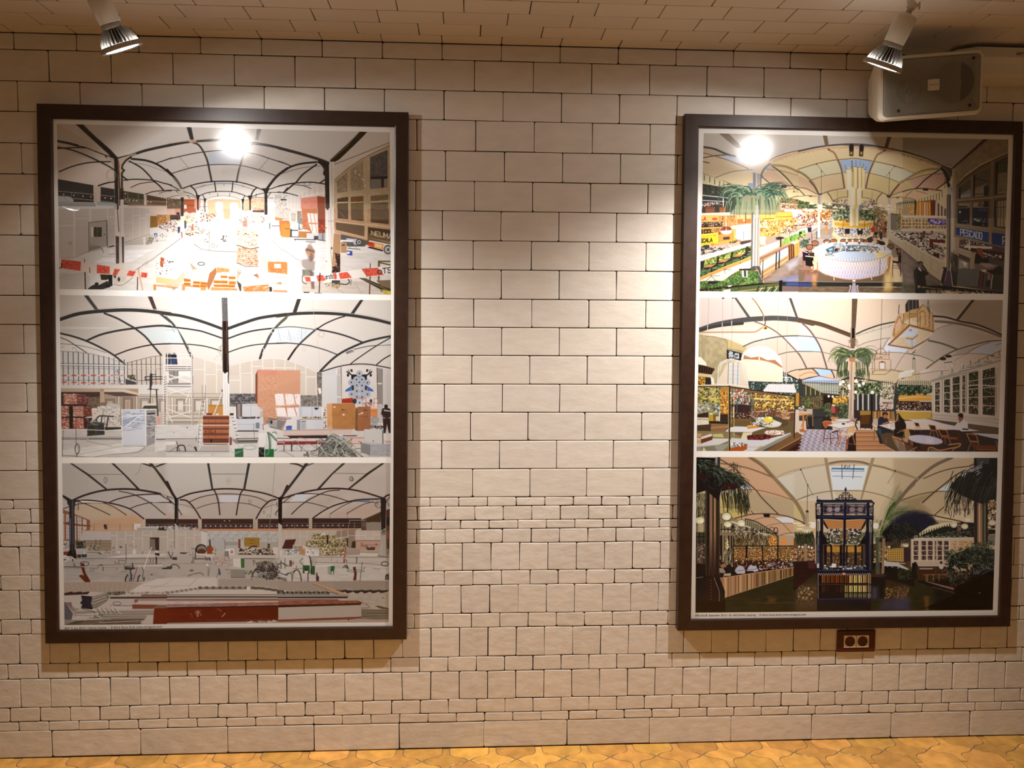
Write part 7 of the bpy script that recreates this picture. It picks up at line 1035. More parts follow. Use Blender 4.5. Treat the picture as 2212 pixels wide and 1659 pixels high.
 for i in range(130):
  s=-1 if i%2 else 1;t=A.rng.rand();A.frond(960+s*t*170,1110+A.rng.rand()*60,-1.57+s*(.2+1.1*A.rng.rand()),200+A.rng.rand()*210,2.0+A.rng.rand()*.8,17*(.6+.7*A.rng.rand()),["342","564","7f8a5c","232","453","a3a87c"][A.rng.randint(6)])
 for i in range(54):
  x=680+A.rng.rand()*560
  if 870<x<1010: continue
  R([(x,1230+A.rng.rand()*60),(x+(x-960)*.07,1400),(x+(x-960)*.1,1480+A.rng.rand()*90)],13,["342","6b7350","232","564"][A.rng.randint(4)],w2=4)
 O(1940,630);P("112,86 376,30 376,172 140,204","b3a897",.0);P("88,40 260,30 210,98 130,86","b5a896",soft=9);P("216,100 272,30 376,30 370,146","a3937f",soft=3);P("130,140 188,116 370,166 280,180 216,204 160,180 106,172","bdb2a2");P("100,174 160,188 210,208 128,248 56,220","bfb4a5",soft=3);P("246,220 312,186 352,178 370,178 370,204 330,226","c2c9d6");P("214,210 370,176 312,186 244,222 192,228","b5aa98")
 R("126,88 170,92 220,106 280,118 330,136 371,154",30,"322");R("132,106 180,110 240,120 300,136 371,162",44,"77695a");S("268,30 210,102",48,"432");R("130,138 156,126 188,117",11,"7d7262");R("108,175 150,184 180,194 210,206",34,"665");R("371,174 320,178 270,190 212,207 170,226 130,252 100,274",26,"6f6152");R("330,180 286,196 244,222",13,"857869");R("192,230 240,222 290,222 330,226",11,"857869");R("30,220 70,228 100,238 126,250",13,"665");R("40,298 80,294 140,284 180,282",9,"857869");R("244,222 200,246",9,"8d8071");E(895,1155,60,26,"222");E(795,1200,60,30,"222");S("164,254 192,251",12,"333");R("270,258 310,236 370,210",10,"554");E(1690,1150,40,20,"77706a");R("350,192 370,184",9,"444")
 P("0,296 40,284 50,300 0,312","d9d6c8");P("80,284 116,276 112,282 80,292","d9d6c8");P("0,312 66,308 118,320 118,332 0,332","cb9");for_=[S([(20+i*34,1600),(20+i*34,1659)],9,"333") for i in range(16)];C("140,260 280,250 276,280 140,296",["a7b4b0","dcdcd2"],16,22)
 for x,y,r in ((775,1480,60),(960,1440,66),(1160,1370,76),(1290,1300,66),(1440,1270,70),(1600,1210,80),(1810,1130,76)): P([(x-8,y-60),(x+12,y-60),(x+18,y-10),(x+r,y+30),(x+r,y+60),(x-r,y+60),(x-r*.9,y+30),(x-14,y-10)],"b1b0a3" if x<1900 else "655");S([(x,y-60),(x+2,y-5)],14,"666");S([(x-r,y+60),(x+r,y+45)],8,"665")
 P("120,318 370,246 370,332 118,332","cfc4b6");S("118,318 370,245",26,"9f9587")
 O(1940,800);P("120,40 166,24 366,-12 362,172 360,202 120,172","c5b9aa");S("119,39 200,18 280,0",22,"9f9587")
 for (x0,x1,t0,t1,b0,b1) in ((655,735,225,205,735,745),(815,920,170,150,740,760),(970,1095,130,100,750,760),(1145,1195,95,80,740,755),(1260,1430,50,10,770,785),(1510,1730,0,-60,785,810)):
  P([(x0,t0),(x1,t1),(x1,b1),(x0,b0)],"332");n=5
  for j in range(n):
   ya=t0+(b0-t0)*j/n;yb=t1+(b1-t1)*j/n;h=(b0-t0)/n
   C([(x0+6,ya+10),(x1-4,yb+10),(x1-4,yb+h-8),(x0+6,ya+h-8)],["111","522" if j>3 else "222","d6cdb6","875" if j<3 else "b54"],16,16 if x0<1200 else 22,asp=.5,ang=0)
   if j: S([(x0-8,ya),(x1+8,yb)],14,"bdb1a2")
  S([(x0-14,t0-10),(x0-14,b0+10)],12,"ded3c2",.8)
 for x in (785,1220,1750): S([(x,150 if x<1000 else 60),(x,740)],9,"75695e")
 P("120,152 220,154 360,170 360,202 240,190 120,172","beb2a4");S("120,158 360,176",7,"8d8174");S("128,170 320,182 360,190",7,"8d8174");R("252,54 280,52 300,53 364,56",16,"d3cdc2")
 O(1495,800);P("17,58 132,56 366,92 366,234 260,289 16,289","653");P("200,40 392,40 392,140 366,140 366,92 204,66","344");C("204,40 392,40 392,112 366,90 204,66",["7fa59a","233","c9d6d6","a85","465"],130,17);for_=[S([(x,190),(x,300+(x-1000)*.2)],16,"222") for x in (1035,1135,1240,1950)];S("202,39 392,45",14,"222");P("368,80 388,80 388,128 368,128","b83")
 P("18,60 130,58 130,160 18,156","885");C("19,62 130,60 130,112 19,112",["ba7","663","cb5","443"],120,30,asp=1.6);P("102,62 130,60 130,156 102,156","a73");C("102,80 129,76 129,152 102,156",["ea4","642","ec6","852"],70,20);C("19,118 100,120 100,152 19,152",["a3a69c","555","cfcfc5"],60,26);P("18,158 58,148 58,166 18,170","322");P("18,168 60,170 60,196 18,196","ddd5c0");S("18,174 60,176",20,"a39c7a");P("60,158 76,158 76,181 60,180","a93");E(340,775,34,18,"d3d0a8");P("76,168 84,168 84,179 77,179","a43");P("85,164 96,164 96,180 85,180","c6c09a");S("98,148 98,180",20,"d6d3c9");P("102,156 128,156 128,184 100,181","322");P("60,181 130,184 130,192 64,190","221");P("17,196 68,192 68,216 18,216","432");P("68,190 130,192 140,240 68,226","864");S("68,206 128,200",22,"b96",.6)
 P("134,60 364,92 364,164 260,180 134,180","753");C("136,62 206,74 206,124 138,120",["a9c3c6","5b7470","233","d9d6c6","c54"],130,20);C("206,80 364,96 364,140 206,140",["db4","862","322","ed8","565","c94"],260,20,asp=1.6);S("206,100 274,103",22,"ed8");S("274,104 340,106",14,"ec7");S("152,88 366,93",7,"e6d3a6",.7);P("136,120 208,124 208,172 138,172","322");for_=[S([(x,y),(x,y+170)],24,c) for x,y,c in ((800,570,"444"),(860,640,"322"),(930,660,"522"),(990,680,"322"),(740,660,"cb9"),(695,700,"432"))];C("136,148 208,148 208,172 136,172",["e3dcc9","321","864"],60,17,asp=.6);P("206,94 222,96 222,140 206,138","455",.6);for_=[S([(x,440),(x,700)],8,"222") for x in (830,935,1045)]
 P("208,144 364,140 364,180 280,180 208,176","643")
 for x,y in ((1150,720),(1500,710),(1650,740)): R([(x,y+20),(x+200,y)],14,"db8")
 P("322,148 340,148 344,172 324,172","a85");S("320,148 342,148 346,174 322,172 320,148",12,"c96");C("210,144 360,144 360,172 210,172",["c96","322","e3d6bf"],70,20,asp=2,stroke=True)
 P("16,216 140,220 180,240 174,258 132,289 16,289","857552");P("16,242 132,244 130,252 96,266 16,274","cfcfcb");P("16,274 94,266 140,260 108,289 16,289","98988c");P("32,274 80,270 90,289 34,289","7d7a68");P("36,289 42,274 52,289","cc8");P("32,246 74,234 73,248 32,262","632");P("18,248 33,246 32,261 18,260","ca6");P("33,238 68,226 74,234 34,246","d6d0ca");P("74,228 108,226 114,240 76,238","bb7");P("18,224 36,226 32,238 18,240","b96")
 P("140,240 174,244 172,258 140,266","c6c3ae");P("136,204 156,200 264,204 212,222 118,219","d9d9d9");S("118,220 212,222 266,205",9,"666");P("196,198 238,195 239,205 198,209","c83");P("197,197 236,194 238,197 198,201","eb6");P("182,222 216,222 210,234 196,250 186,260 170,256","d9cfa6");P("212,180 260,156 320,172 344,186 338,198 300,204 238,200 212,190","443");E(1420,950,190,70,"cfcbbd");E(1420,945,150,48,"dcdad0");C("210,186 290,180 286,196 212,194",["f0eee6","8a8578","c9c4b3","444"],90,17,asp=1.7);C("224,170 258,168 258,184 226,184",["e6e6df","9aa39a"],44,18);E(1360,880,85,58,"dc4");E(1390,850,40,24,"ee8");S("262,156 264,170",12,"c3c9c6");P("290,176 320,176 340,186 342,194 312,204 320,188","543")
 P("134,246 220,244 284,242 352,222 350,228 218,289 140,289","cfd0d4");P("196,238 212,231 260,230 284,234 282,242 250,249 198,248","411");C("197,232 282,232 280,247 198,247",["622","211","833"],70,18);E(1470,1130,180,50,"632");E(1470,1112,180,46,"d9ccc0");C("264,216 328,216 328,228 264,228",["f3efe9","a86"],50,16,asp=2);P("138,278 192,262 197,264 196,282 180,289 112,289","a52");P("139,268 170,258 192,260 180,268 140,276","d6d6d6");C("140,260 188,258 186,268 140,274",["f3f3f3","455"],40,15,asp=2);P("236,276 250,268 254,278 226,289 220,288","ba7");P("296,246 314,243 318,250 292,260","c9bf96");S("196,274 240,274",5,"8d8d90");P("220,289 352,224 356,230 258,289","8d8a7c");P("248,289 348,238 366,234 290,289","444")
 P("262,289 374,220 396,234 396,289","532");P("262,289 374,220 396,233 340,266 300,289","753");S("300,289 396,236",12,"b96");P("332,289 395,248 395,289","311");S("340,288 392,252 392,276 370,288",7,"632")
 S("133,56 133,289",26,"222");S("130,58 130,288",8,"cb7");S("140,66 140,190",6,"dc8");S("150,66 150,236",7,"ed9");S("18,57 131,57",16,"221");S("133,57 220,70 368,93",18,"221");S("368,80 364,240",20,"222");S("18,90 128,92",9,"cb7",.7)
 P("254,70 272,48 362,49 372,74 370,80 256,75","dedede");for_=[S([(1340+i*36,255),(1310+i*44,360)],5,"b9bcc0") for i in range(13)];R("90,50 140,51 200,58",18,"dcdad0");S("328,0 336,48",9,"e8e6e0");P("202,0 324,0 324,42 202,38","dfdfc8");for_=[S([(1030+i*42,0),(1030+i*42,205)],5,"bfbfa6",.7) for i in range(14)]
 O(1725,800)
 P("0,34 36,24 70,18 144,34 180,20 340,46 431,30 431,180 0,180","333");P("12,34 144,33 144,86 86,80 12,46","bdc3b0");P("12,34 70,20 144,34 140,46 16,43","b5c6df");for_=[S([(85+i*31,180),(85+i*31,440)],9,"333") for i in range(24)];S("16,43 144,47",11,"222");S("76,50 170,52",8,"454");S("12,44 84,80",12,"a85");S("86,74 172,76",6,"666");for_=[S([(80+i*42,260+i*18),(80+i*42,440)],14,"ba6" if i%2 else "342") for i in range(9)]
 P("144,32 248,32 248,104 144,104","8d8465");C("144,32 248,32 248,104 144,88",["c9c19c","332","664","e3dfc9","222"],220,20,asp=1.7);P("248,36 344,48 340,104 286,100 248,100","c9bfa0");for_=[S([(1240+i*36,170+i*2),(1240+i*36,500)],9,"443") for i in range(13)];P("350,46 431,30 431,66 350,66","b9b096");for_=[S([(1745+i*36,250-i*6),(1745+i*36,300)],9,"333") for i in range(12)];C("350,60 431,50 431,84 352,88",["232","454","121","6b7a62"],160,22,asp=1.7);S("340,50 338,140",14,"221")
 P("118,100 172,96 172,120 120,124","da4");C("118,94 174,92 174,128 120,128",["eb4","842","ed8","321"],60,18);P("88,88 120,90 120,140 86,128","211");P("0,96 50,88 56,168 0,172","443",.6);C("8,94 84,90 84,140 12,140",["574","232","895","342","a74","221"],200,22,asp=2,stroke=True);C("86,120 174,112 174,172 96,168",["453","674","221","222","8a9a6a"],230,24,asp=2,stroke=True);P("113,130 126,130 126,152 118,152","b44");E(607,620,18,16,"d9e0e6");P("128,134 138,134 138,156 130,156","722");for_=[S([(x,470),(x,680)],9,"964") for x in (265,300,340,380)];C("196,44 296,42 296,92 200,96",["232","453","121","6b7a50","8d8f78"],200,26,asp=1.8);P("200,86 290,88 286,144 200,140","333");for_=[S([(x,430),(x,700)],26,"c3bfb8") for x in (1050,1140,1240,1380)];for_=[S([(x,400),(x,1040)],30 if x>1250 else 14,"111") for x in (1100,1180,1300)];P("288,100 338,100 338,138 288,138","c6bcae");C("288,112 338,112 338,140 288,140",["322","854","e3ddd3"],60,15);C("288,56 340,54 338,104 288,100",["e6e0cc","443","a39c80"],120,18)
 P("356,86 396,82 431,80 431,110 360,108","c94");S("356,100 431,94",18,"db6");P("348,110 431,111 431,144 348,140","322");C("348,112 431,112 431,140 348,140",["cb8","643","211","e3dcc9","a64"],110,15,asp=.7);P("348,140 431,144 431,180 370,176 348,156","b94");S("348,142 431,147",18,"d9cfb4");P("262,146 340,146 344,180 264,176","974");for_=[S([(1320+i*40,740),(1320+i*40,850)],20,["853","c96","642"][i%3]) for i in range(9)];P("218,146 256,148 260,208 218,206","322");P("218,144 256,144 256,158 218,160","973");P("222,160 254,160 250,192 220,192","531");P("196,140 218,144 218,180 200,180","322")
 P("24,166 112,164 120,212 26,210","222");P("50,172 84,168 80,208 50,208","333");P("16,212 176,212 166,288 0,289 15,220","a8a1ad")
 for i in range(16):
  for j in range(13):
   x=90+i*52-j*9+(j%2)*26;y=1075+j*29
   if x < 835: E(x,y,17,8,"6b647a" if (i+j)%2 else "dcd6da",.75)
 P("200,212 268,214 290,260 340,289 204,289","a75");for_=[S([(1000,1085+i*26),(1350+i*24,1085+i*26)],9,["ca7","753","b85"][i%3],.8) for i in range(14)];P("168,250 202,220 204,289 166,289","211");P("270,214 431,212 431,289 344,289 290,258","432",.9)
 ch=lambda s,w,c: R(s,w,c)
 P("84,186 94,181 114,184 120,196 104,200 94,208 86,198","a53");R("84,186 94,181 112,183 120,192",13,"c85")
 for s in ("94,210 86,258","112,224 113,264","136,218 140,248"): S(s,16,"632");S("118,222 140,216",20,"422");S("90,244 136,243",8,"632");R("112,170 120,167 140,169",12,"c85");P("114,170 138,170 128,182 118,180","b85")
 E(790,885,155,26,"d9d6d2");E(790,895,150,22,"8d8478",w=6);P("102,195 156,187 200,192 170,204 144,207","dbd8d3");S("103,197 144,208 172,204",12,"8d8478");P("152,188 164,188 164,194 154,194","333");R("170,224 174,206 200,200 192,224 170,226",14,"b85",smooth=False);P("174,207 198,202 190,222 172,223","ca7");E(790,1145,70,34,"cdbfae");E(920,1140,60,30,"d3c6b4")
 for s in ("148,232 128,270","168,236 170,286","152,236 140,270","176,236 172,280","192,232 200,266","144,210 148,226"): S(s,16,"a64")
 S("140,260 200,264",10,"853");S("140,236 196,230",9,"c95");P("186,174 210,170 210,192 200,188","9a8474");R("210,170 202,192 208,210",22,"211");R("170,186 190,180 210,190",12,"743")
 P("0,148 40,148 40,156 0,162","c96");S("15,160 14,212",30,"b74");S("0,149 42,148",14,"e6ddc9");P("0,212 12,208 28,220 4,220","a63");S("28,160 48,158 49,198",13,"a74");S("30,160 6,202",11,"a74");S("28,166 32,202",9,"a74");P("26,138 48,138 48,156 28,156","b9a89a");C("0,128 18,128 18,148 0,148",["e3dfd8","8d8074"],20,18)
 P("280,180 288,166 302,164 318,174 324,188 312,192 300,196 282,198","223");E(1540,800,48,56,"a64");P("297,160 298,150 312,149 320,156 318,160 306,156 300,164","322");P("280,196 300,198 328,208 340,226 312,222 290,230 300,264 288,262 280,220","222");P("282,208 292,208 296,230 286,228","345");S("300,192 316,186",24,"a75");R("320,180 328,192 340,176",16,"b86");P("348,156 358,151 368,160 376,176 384,200 382,212 344,210 342,184","211");P("349,156 358,151 366,158 370,180 358,184 348,176","654");R("352,160 348,180 338,186",16,"b95");P("284,196 312,193 344,202 340,210 324,210","cbc8c6");C("312,192 336,195 336,202 314,200",["f0eeea","555"],14,12);S("328,212 328,222",12,"532");R("266,180 262,192 266,202 278,206",13,"a74");P("264,174 282,172 282,198 266,192","b9a594");S("270,208 268,248",14,"853");S("312,244 308,272",14,"853");P("340,210 380,212 370,238 340,234","111")
 def arm(x,y,k,c="b74",f="a85"):
  q=lambda pts: [(x+px*k,y+py*k) for px,py in pts]
  P(q([(0,0),(150,10),(130,150),(20,170)]),f);R(q([(-20,40),(0,0),(80,-10),(170,20),(150,150)]),13*k,c);R(q([(-120,60),(-50,20),(60,0)]),12*k,c);S(q([(-20,170),(130,150)]),14*k,c);S(q([(0,170),(-20,300)]),12*k,c);S(q([(130,150),(150,290)]),12*k,c)
 arm(1880,1060,1.0,"a74");R("334,236 348,242 370,252 380,289",20,"c85");P("340,244 370,256 376,289 358,284","8d7a6c");R("334,236 344,260 358,284",14,"a74");R("370,248 400,266 431,280",20,"522");P("370,242 392,243 388,258 374,256","a86")
 O(1940,800);P("36,212 358,212 358,291 60,291","211",.9);P("118,112 120,172 100,174 96,160 118,152","222");P("100,172 360,204 360,228 248,218 188,198","543");for_=[S([(1270+i*19,975+i*2),(1280+i*19,1110)],4,"7b6450",.8) for i in range(28)];P("0,112 118,112 118,144 0,142","322");C("0,113 118,113 117,144 0,140",["cb8","643","211","e3dcc9","a64"],130,15,asp=.7);P("0,86 50,80 118,88 118,108 0,109","c94");S("0,100 60,94 118,96",18,"db6");P("0,146 118,148 118,172 20,176 0,160","b94");C("0,48 118,52 118,84 0,88",["232","454","121","6b7a62"],200,24,asp=1.7);P("0,40 66,30 120,46 120,54 0,50","bcb394");for_=[S([(20+i*34,190),(20+i*34,265)],9,"333") for i in range(17)]
 P("36,174 84,175 138,187 112,189 60,184","c6c3c4");P("121,191 160,190 290,216 228,218","c3c1c4");P("260,223 358,228 358,246 300,234","bcbabd");P("0,152 12,170 26,192 24,208 0,210","211")
 P("212,186 218,176 234,174 248,186 250,208 216,212 202,198","cbc3be");E(1115,850,48,56,"854");P("212,160 216,154 228,152 233,160 230,170 218,166","211");P("216,180 224,180 219,190","743");P("228,207 252,209 250,213 230,212","111")
 for (x,y,k) in ((280,930,.55),(540,970,.8),(720,1050,1.0),(1230,1130,1.15)): P([(x,y),(x+140*k,y+20*k),(x+170*k,y+120*k),(x+50*k,y+110*k)],"411");S([(x-10,y),(x+140*k,y+20*k),(x+175*k,y+125*k),(x+45*k,y+115*k),(x-10,y)],12*k,"a85");S([(x+50*k,y+130*k),(x+190*k,y+150*k)],14*k,"742");S([(x+60*k,y+140*k),(x+10*k,y+270*k)],9,"a85");S([(x+170*k,y+150*k),(x+220*k,y+260*k)],9,"a85");S([(x+100*k,y+140*k),(x+120*k,y+270*k)],8,"864")
 P("148,236 216,240 216,246 180,246","842");P("254,266 358,270 358,286 280,280","631");S("280,282 348,285",12,"a53");S("216,220 220,260",70,"421");S("348,252 358,278",12,"8a7464");P("0,254 12,254 26,288 0,289","77665a");R("0,253 12,258 22,276 24,289",14,"964");R("12,252 50,274 76,289",22,"521");S("40,250 46,280",14,"632")
 E(480,1245,318,80,"864",ang=.12);E(480,1238,312,76,"b7b3c2",ang=.12);P("100,240 124,246 124,260 102,258","d3cfda",.6,soft=5);P("86,266 98,266 100,290 84,290","421");R("106,289 108,278 120,276 146,286 180,280 210,274 222,266 216,262 180,266",24,"a74");R("192,289 200,280 220,272",14,"a74");P("112,280 140,286 138,290 114,290","655");S("36,289 66,274",12,"a74")
 O(1725,800)
 P("180,0 197,0 195,174 176,172","c3ad95");S("187,0 185,170",14,"8d7a6c");S("193,0 191,170",9,"ddcbb2");P("174,160 195,160 197,173 174,173","b5a08c");C("132,0 178,0 178,18 140,16",["342","6b7350","232"],46,26,asp=3,ang=1.5,stroke=True);C("200,0 236,0 232,24 202,20",["342","6b7350","232"],44,26,asp=3,ang=1.5,stroke=True)
 for x,y,r in ((785,200,30),(735,245,28),(890,270,28),(900,320,26),(1015,190,30),(1075,265,30),(1150,230,30),(1010,385,28),(1310,390,32),(530,460,22),(600,465,20)): E(x,y,r,r,"f0ede2")
 return A.out(['dfe1e0','cfcfc8','cdc9c0','dcdcd8'],level=.62)

def picture_restaurant_evening_kiosk():
 A=Art([(1504.5,987.3),(2155.2,989.1),(2144.6,1317.6),(1502.3,1323.2)],bg='b9a988',seed=66)
 R,P,S,E,C,G,X,O=A.tools();B='80704f'
 O(1490,975);P("24,20 1120,20 1120,300 24,300","b8a886");P("110,22 240,22 370,174 312,224 220,210 180,100 112,50","b97");P("312,96 460,60 540,180 380,176","bfbba8");P("190,140 370,176 412,244 220,216","a97",soft=3);P("190,104 230,138 192,138","c3cad3");P("156,242 220,226 320,228 412,260 372,290 320,302 240,252","b97");P("306,238 364,234 384,256 332,258","c9cdd0");P("112,160 168,160 220,216 160,242 112,220","ba6")
 O(1715,975);P("0,68 112,48 140,174 84,172 0,172","b9b098",soft=6);P("128,54 266,52 244,142 140,140","c3cbd5");P("280,54 370,74 431,96 374,174 252,142","b8ab8b",soft=2);P("380,176 431,160 431,260 360,220","986",soft=5);P("0,180 40,252 80,246 80,300 0,300","ba7")
 O(1930,975);P("0,24 372,24 372,140 180,230 0,190","a49272",soft=6);P("28,176 148,146 100,186 148,230 80,228","875",soft=8);P("160,140 230,96 210,128 196,142","a9b7bd");P("60,258 100,240 236,254 92,294","986")
 for y0 in (0,):
  O(1490,975);R("216,22 260,50 296,88 340,136 376,176 400,214 414,248",62,B);R("216,22 260,54 296,94",20,"653");R("112,44 160,50 220,64 290,90",26,"756546");R("312,94 350,76 400,62 431,58",30,"a3967c");R("96,22 128,40 166,66 190,96 236,138 260,168 318,226",22,"543");R("192,138 236,138 300,152 368,174",15,"776446");R("380,176 431,158",17,"986");R("154,243 200,230 240,224 300,225 360,236 414,258",20,"543");R("224,248 260,238 300,236",10,"654");R("300,236 332,258 364,292",13,"776446");R("274,268 320,258 370,258",10,"776446");R("318,302 350,294 384,292",10,"543");P("264,225 288,225 287,236 266,235","111");R("220,214 232,226",17,"543");R("120,212 160,242",8,"654");S("112,200 174,201",7,"654");S("399,66 422,120",8,"554");S("423,120 421,216",8,"554");E(1992,330,15,17,"332");E(2115,605,13,14,"332")
  O(1715,975);R("0,71 60,56 112,48",34,"a3967c");R("124,46 160,39 200,38 240,40 270,48",46,"8a7a64");R("128,43 160,37 200,35 240,38 268,46",10,"322");R("280,50 320,58 370,74 431,94",34,B);P("108,24 120,24 142,174 136,174","8a7a5c");P("278,24 290,24 244,172 238,172","8a7a5c");R("8,176 60,156 130,143 180,142 240,142 310,156 372,180",17,"7d6d4f");S("26,66 50,122 69,158",8,"554");E(125,330,14,16,"332");E(250,608,13,14,"332");S("50,122 48,216",8,"554");E(1815,352,15,15,"222");S("362,72 336,116",8,"554");R("431,118 400,148 370,186 360,200",48,"75644a");R("380,178 431,160",15,"654");R("0,174 20,210 40,248",30,B);R("0,243 20,250 40,262",12,"543")
  P("136,59 251,61 251,67 136,65","467");S("136,60 136,71 251,72 251,62",9,"4a6578");S("172,48 173,98",13,"345");S("216,48 211,98",13,"345");S("139,89 245,92",9,"566");C("180,50 204,50 204,66 180,66",["345"],16,10)
  O(1930,975);R("0,198 20,174 60,126 100,88 150,50 210,22",56,"654");R("0,69 40,80 88,100",30,"857654");R("28,176 80,158 140,146 196,143",14,"442");R("104,184 140,152 180,120 220,88 260,66",24,"432");R("108,98 160,76 210,62 272,54",17,"432");R("272,54 296,42",28,"543");R("0,186 12,180",20,"654");R("80,229 130,228 170,236 236,250 260,258",22,"432");R("148,228 180,200",18,"432");R("76,236 120,244 164,260",12,"543");R("60,262 90,268 116,278",10,"543");E(30,352,14,16,"222");S("98,240 97,296",5,"654");P("99,229 121,229 120,238 100,238","111")
 O(1490,975);P("23,150 56,152 56,332 22,332","664");C("23,152 56,152 56,260 23,260",["111","c9bf96","332","9a8f6a"],120,24,asp=2.2,ang=1.57,stroke=True);P("30,260 50,262 50,300 30,300","a89c78");P("108,220 160,240 320,300 380,304 380,332 108,332","7d7354");P("112,280 148,284 148,332 112,332","a39a78")
 P("156,246 220,242 290,280 312,300 312,332 156,332","8d8668");for_=[S([(1000+i*38,1225+i*16),(1000+i*38,1370+i*12)],12,"221") for i in range(12)];S("200,242 240,252 290,282 312,302",16,"221");S("150,252 218,274",26,"c3bda6");C("152,266 312,288 312,328 156,328",["111","322","c9bd97","111"],320,30,asp=1.8,stroke=True);C("164,276 300,296 296,304 164,290",["dfd6ba"],26,10);for_=[S([(x,1300),(x,1659)],14,"111") for x in (755,790,570,630,690)];S("112,280 148,280",16,"111");P("286,302 312,302 312,332 286,332","b84");C("286,304 312,304 312,332 286,332",["eb6","852"],30,20);P("320,300 370,312 380,332 318,332","a99a82");P("328,306 348,312 348,332 330,332","c84");P("360,318 376,320 376,332 362,332","b74");E(1545,1420,36,52,"111",w=12);E(1470,1420,50,60,"111",w=9);R("318,304 340,306 366,318",12,"221")
 P("56,128 108,128 109,332 55,332","332")
 for x,w,c in ((330,40,"111"),(385,44,"865"),(420,16,"321"),(455,34,"975"),(495,36,"221"),(300,20,"433"),(525,18,"322")): S([(x,680),(x-3,1659)],w,c)
 P("91,22 111,22 110,56 100,64 90,56","666");S("105,22 104,58",40,"322");S("96,22 96,52",16,"9a9490")
 P("24,22 92,24 90,52 124,66 180,96 192,120 176,132 112,144 104,180 60,140 24,152","111")
 for i in range(150):
  t=A.rng.rand();x=130+t*780;y=130+t*330+A.rng.rand()*140;A.frond(x,y,-.4+A.rng.rand()*1.3,180+A.rng.rand()*200,1.0+A.rng.rand()*.9,17*(.6+.7*A.rng.rand()),["221","332","111","343","111","565"][A.rng.randint(6)])
 C("30,60 180,104 200,160 140,140 60,140",["333","111","222"],110,24,asp=2,stroke=True);P("112,116 172,116 160,140 128,138","311",.75);P("28,80 60,86 60,102 28,102","311",.6)
 for i in range(60):
  x=560+A.rng.rand()*500;y=720+A.rng.rand()*180+(x-560)*.1;R([(x,y-100),(x+20,y+60),(x+10+A.rng.rand()*60,y+170+A.rng.rand()*80)],15,["221","332","111","343"][A.rng.randint(4)],w2=4)
 C("176,120 218,180 212,224 172,224",["221","332","111"],60,30,asp=2.5,ang=1.3,stroke=True);S("158,40 158,76",12,"111");S("172,48 170,80",10,"111");C("140,40 186,50 186,90 144,86",["221","332"],24,24,asp=2,stroke=True);S("136,152 136,220",22,"221");S("186,196 186,246",12,"221")
 for x,y,rx,ry in ((663,1170,82,70),(685,1310,68,52),(925,1290,70,58),(185,1240,80,62)): E(x,y,rx,ry,"cc9");E(x+10,y+14,rx*.6,ry*.55,"e6e0cc")
 E(663,1170,88,76,"322",w=9);S("33,200 34,236",14,"111")
 O(1715,975)
 for cx in (240,):
  P("43,214 53,214 52,270 42,270","b3a98c");for_=[S([(222+i*18,1080),(222+i*18,1340)],5,"443") for i in range(3)];P("43,214 48,210 53,214 53,219 43,219","322");for_=[E(x,y,r,13,"e0ddcf") for x,y,r in ((60,1290,80),(130,1330,70),(330,1280,70),(110,1390,60),(330,1350,50))];P("30,280 66,280 60,290 36,290","cfc9b0",.8);E(238,1460,38,38,"f0ece0");E(345,1330,50,55,"dcdcd6")
  P("6,296 70,294 72,332 8,332","222");C("4,294 72,294 72,332 4,332",["332","453","111","6b7048"],150,26,asp=2.6,ang=1.5,stroke=True)
 for (x,y,ang,L,d) in ((1500,1659,-1.25,900,.9),(1540,1659,-1.4,1150,.35),(1560,1500,-1.1,900,-.1),(1620,1300,-.9,700,1.5),(1480,1659,-1.75,800,.6)): A.frond(x,y,ang,L,d,20,["453","664","342"][A.rng.randint(3)],leaflets=26,lw=9,ll=230)
 R("328,256 340,216 360,186",50,"342");R("300,332 316,290 330,250 356,200",30,"563");R("312,332 340,280 370,250",22,"6f7d4a");C("290,250 350,250 340,332 296,332",["664","332","8a8f5c","a39c74"],110,26,asp=3,ang=1.9,stroke=True);E(1468,1335,52,55,"dcdcd4");E(1645,1460,26,26,"dcd8c6")
 A.frond(1700,1420,-.75,900,1.4,26,"112",leaflets=60,lw=15,ll=300);A.frond(1600,1659,-.8,800,1.6,22,"121",leaflets=40,lw=14,ll=240);A.frond(1500,1650,-.5,1000,1.2,22,"111",leaflets=50,lw=15,ll=260)
 O(1930,975);A.frond(-150,1560,-.95,1150,1.9,26,"112",leaflets=70,lw=15,ll=300);A.frond(-200,1500,-.55,800,1.6,26,"111",leaflets=60,lw=16,ll=260);C("-10,260 50,256 88,296 40,320 -12,324",["111","222","332"],120,28,asp=2.5,stroke=True)
 P("92,294 120,276 180,258 240,254 288,256 288,332 64,332","111");P("92,294 128,268 180,256 236,254 236,266 180,270 124,290 94,304","b9b08a");for_=[S([(500+i*46,1450-i*13),(500+i*46,1520-i*11)],18,"121") for i in range(14)];C("100,300 288,276 288,312 80,312",["332","111","443"],110,24,asp=1.8);S("160,300 288,272",6,"454");S("166,308 288,284",6,"454")
 P("64,312 290,309 290,332 63,332","a59880");S("64,312 288,310",16,"bdb098");for_=[C([(370+i*98,1520),(430+i*98,1515),(430+i*98,1550),(370+i*98,1555)],["8a9488","454"],8,14) for i in range(10)];P("228,254 243,256 242,306 230,306","433");C("229,256 243,256 242,306 230,306",["8d7a5c","221"],26,14)
 P("288,24 372,24 368,180 366,332 288,332","111");P("296,24 344,24 340,60 300,56","333");P("338,176 369,172 367,332 338,332","332");C("339,176 368,176 366,332 339,332",["a84","522","cb9","111","8a8478"],170,24);P("339,280 366,280 366,296 339,296","111");P("340,300 366,298 366,332 340,332","665")
 P("291,164 338,164 337,332 289,332","543")
